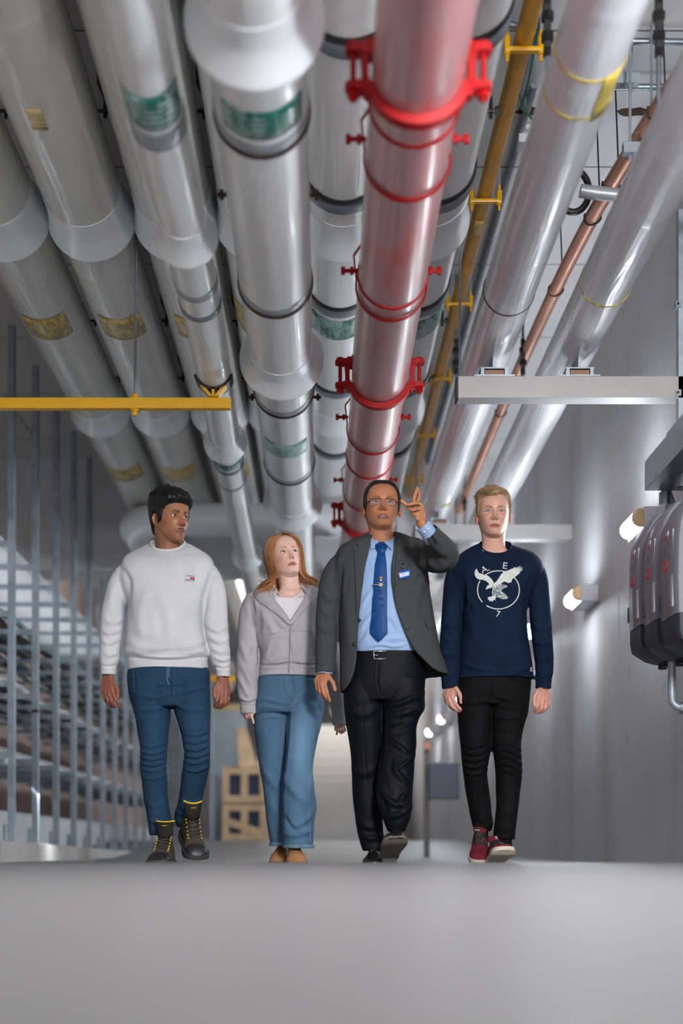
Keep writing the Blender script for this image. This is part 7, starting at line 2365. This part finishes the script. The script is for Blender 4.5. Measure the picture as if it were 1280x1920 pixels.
    wingL = [(285, 395), (262, 420), (250, 470), (262, 520), (290, 550), (330, 572), (380, 572), (430, 590), (470, 622), (490, 650), (465, 660), (440, 690), (430, 725), (440, 732), (470, 712), (520, 702), (545, 670), (556, 610), (520, 560), (480, 520), (430, 495), (370, 482), (320, 465), (300, 430)]
    wingR = [(556, 632), (600, 600), (640, 545), (670, 490), (720, 445), (780, 425), (840, 400), (905, 368), (912, 378), (880, 405), (985, 352), (988, 362), (930, 400), (1012, 375), (1018, 385), (950, 425), (1020, 405), (1018, 416), (960, 450), (985, 455), (950, 485), (900, 525), (850, 565), (840, 610), (790, 625), (730, 600), (690, 620), (660, 650), (600, 680), (545, 690)]
    bodyp = [(530, 690), (600, 660), (680, 640), (760, 660), (775, 690), (700, 720), (680, 760), (740, 800), (785, 850), (770, 880), (700, 885), (640, 860), (590, 840), (540, 830), (525, 790), (535, 740)]
    claw = [(455, 850), (500, 848), (545, 830), (590, 820), (600, 850), (575, 880), (590, 900), (560, 895), (530, 925), (520, 912), (480, 915), (490, 895), (455, 885), (470, 872)]
    for poly, mm, nm in ((wingL, PR, 'bird_wing'), (wingR, PR, 'bird_wing'), (bodyp, PF, 'bird_body'), (claw, PR, 'bird_claw')):
        mb = MB(); add_patch(mb, [px(*p) for p in poly], bv, B, .0009, .0015, 3.0); mb.build(nm, mm, pr)
    def letter(s, c, size, rot, nm, sx=1.0):
        v, f = text_mesh(s, size, bold=.028); mb = MB(); ca, sa = math.cos(math.radians(rot)), math.sin(math.radians(rot)); X, Y = px(*c)
        mb.add([drape_point(bv, X + a*sx*ca + b*sa, Y - b*ca + a*sx*sa, B, .0014) for a, b, _ in v], f); o = mb.build(nm, PR, pr)
        o.modifiers.new('t', 'SOLIDIFY').thickness = .0012
    letter('A.', (420, 405), 16.5, -24, 'print_letter', 1.15); letter('E', (735, 352), 17.5, 8, 'print_letter', 1.15); letter('7', (625, 1125), 17, 12, 'print_number', .9)
    mb = MB(); add_patch(mb, [(994, 1250), (997, 1252), (995.5, 1256), (998, 1259), (993.5, 1258.5)], bv, B, .001, .0015, 2); mb.build('hem_emblem', PR, sw)

    C2 = cloth('black_denim', dimc((13, 14, 17), 0.5), dimc((20, 22, 26), 0.5), 10, 1400, .22, .8)
    mb = MB()
    A = torso_rows([(1252, 866, 990, -.105, .10), (1275, 857, 994.5, -.114, .11), (1300, 857, 992.5, -.114, .112), (1322, 858.5, 989, -.1, .1)], B, 72, 40, 2.3)
    mb.grid(A, True, (True, True), flip=True)
    leg_rows(mb, [(1280, 857, 921, 0, 1.25), (1305, 857, 921.5, .0, 1.2), (1337, 858.5, 921.5, .0), (1370, 860.5, 921, .0), (1409, 864, 920, .0), (1435, 866.5, 915.5, .01), (1455, 869, 914, .03), (1490, 873.5, 918, .06), (1520, 879, 921.5, .075), (1545, 884.5, 924, .08), (1558, 887.5, 920, .08)], B)
    leg_rows(mb, [(1280, 920, 994, 0, 1.25), (1305, 920.5, 992, 0, 1.2), (1334, 921, 989, -.01), (1365, 921.5, 981, -.02), (1390, 921.5, 977, -.03), (1412, 923.5, 977.5, -.035), (1439, 927.5, 978.5, -.03), (1470, 928.5, 976, -.02), (1510, 929.5, 971, -.03), (1540, 927.5, 967.5, -.05), (1560, 925.5, 965, -.06), (1573, 926, 964, -.065)], B)
    me = remesh(mb, .0034, 4); lumps(me, .0022, (9, 9, 10), 61)
    FL = []
    for y, a in ((1395, .004), (1408, .0045), (1420, .005), (1433, .005), (1446, .004)): FL.append(([(866, y), (888, y + 6), (914, y - 2)], 2.7, a))
    for y, a in ((1400, .004), (1413, .005), (1426, .006), (1440, .006), (1453, .005)): FL.append(([(928, y - 4), (950, y - 8), (977, y + 6)], 2.7, a))
    FL += [([(921, 1300), (950, 1310), (988, 1306)], 4, .005), ([(922, 1318), (952, 1326), (984, 1326)], 4, .0045), ([(922, 1340), (948, 1346), (978, 1348)], 4, .0045), ([(922, 1362), (946, 1368), (974, 1372)], 4, .004), ([(919, 1310), (890, 1318), (862, 1312)], 4, .004), ([(886, 1545), (905, 1552), (920, 1543)], 3, .005), ([(930, 1525), (948, 1532), (966, 1522)], 4, .004), ([(929, 1552), (946, 1558), (964, 1550)], 3, .004), ([(921, 1290), (921, 1310)], 2, -.005)]
    folds(me, FL)
    jn = finish(me, 'jeans', C2, root); bj = bvh_of(me)
    mb = MB(); add_patch(mb, [(943, 1282), (990, 1280), (986, 1318), (946, 1319)], bj, B, .0022, .002, 5); mb.build('front_pocket', C2, jn)

    for P_ in ([(904, 1535, .085, 12), (903, 1562, .075, 12), (902, 1590, .06, 13)], [(946, 1550, -.06, 13), (946.5, 1580, -.08, 13), (947, 1596, -.10, 13)]):
        mb = MB(); limb(mb, P_, B, 20); mb.build('sock', cloth('black_sock', (10, 10, 12), (16, 16, 18), 10, 900, .2), root, smooth=True)
    rs = [cloth('burgundy_canvas', dimc((104, 30, 44), 0.8), dimc((128, 42, 56), 0.8), 14, 700, .25, .8), plain('cream_sole', (200, 190, 172), .65, 0, .06, 12, .1)]
    hs = [(0, .075), (.06, .094), (.18, .098), (.32, .100), (.44, .096), (.56, .080), (.7, .062), (.82, .055), (.92, .048), (1, .030)]
    for tpx, dy, yaw, pit, lift in ((900, -.10, -6, 20, 0.004), (948, -.30, 7, -15, .066)):
        f = shoe_frame(tpx, B, dy, yaw, pit, 0, .285, lift); up, tops = shoe(root, 'sneaker', f, .285, .052, hs, .030, rs, sole_out=.003)
        laces(up, f, .285, tops, [.66, .60, .545, .49, .44, .39], .026, M['black'], .0042)
        mb = MB(); A = []
        for v, z, w_ in ((.40, .098, .026), (.355, .115, .031), (.335, .130, .033)):
            A.append([(q*w_, v*.285 + .010 - .012*q*q, z - .004*q*q) for q in np.linspace(-1, 1, 9)] + [(q*w_*.96, v*.285 + .002 - .012*q*q, z - .004*q*q) for q in np.linspace(1, -1, 9)])
        A = np.array(A); mb.grid(f(A.reshape(-1, 3)).reshape(A.shape), True, (True, True)); tg = mb.build('tongue', rs[0], up, smooth=True)
        mb = MB(); sx = -1 if tpx < 920 else 1
        P_ = np.array([[(sx*.014 + q*.015, .352*.285 + .0125 - .012*(q*.4)**2, z) for q in (-1, -.5, 0, .5, 1)] for z in (.108, .127)])
        mb.grid(f(P_.reshape(-1, 3)).reshape(P_.shape), False); tb = mb.build('tongue_label', M['black'], tg)
        v, fs = text_mesh('VANS', .0105); mb = MB(); mb.add(f(np.array([(sx*.014 + a, .352*.285 + .0145, .1175 + b) for a, b, c in v])), fs); mb.build('label_lettering', plain('label_white', (224, 224, 226), .6), tb)
    return root


PEOPLE = [man_white(), woman_grey(), man_suit(), man_navy()]
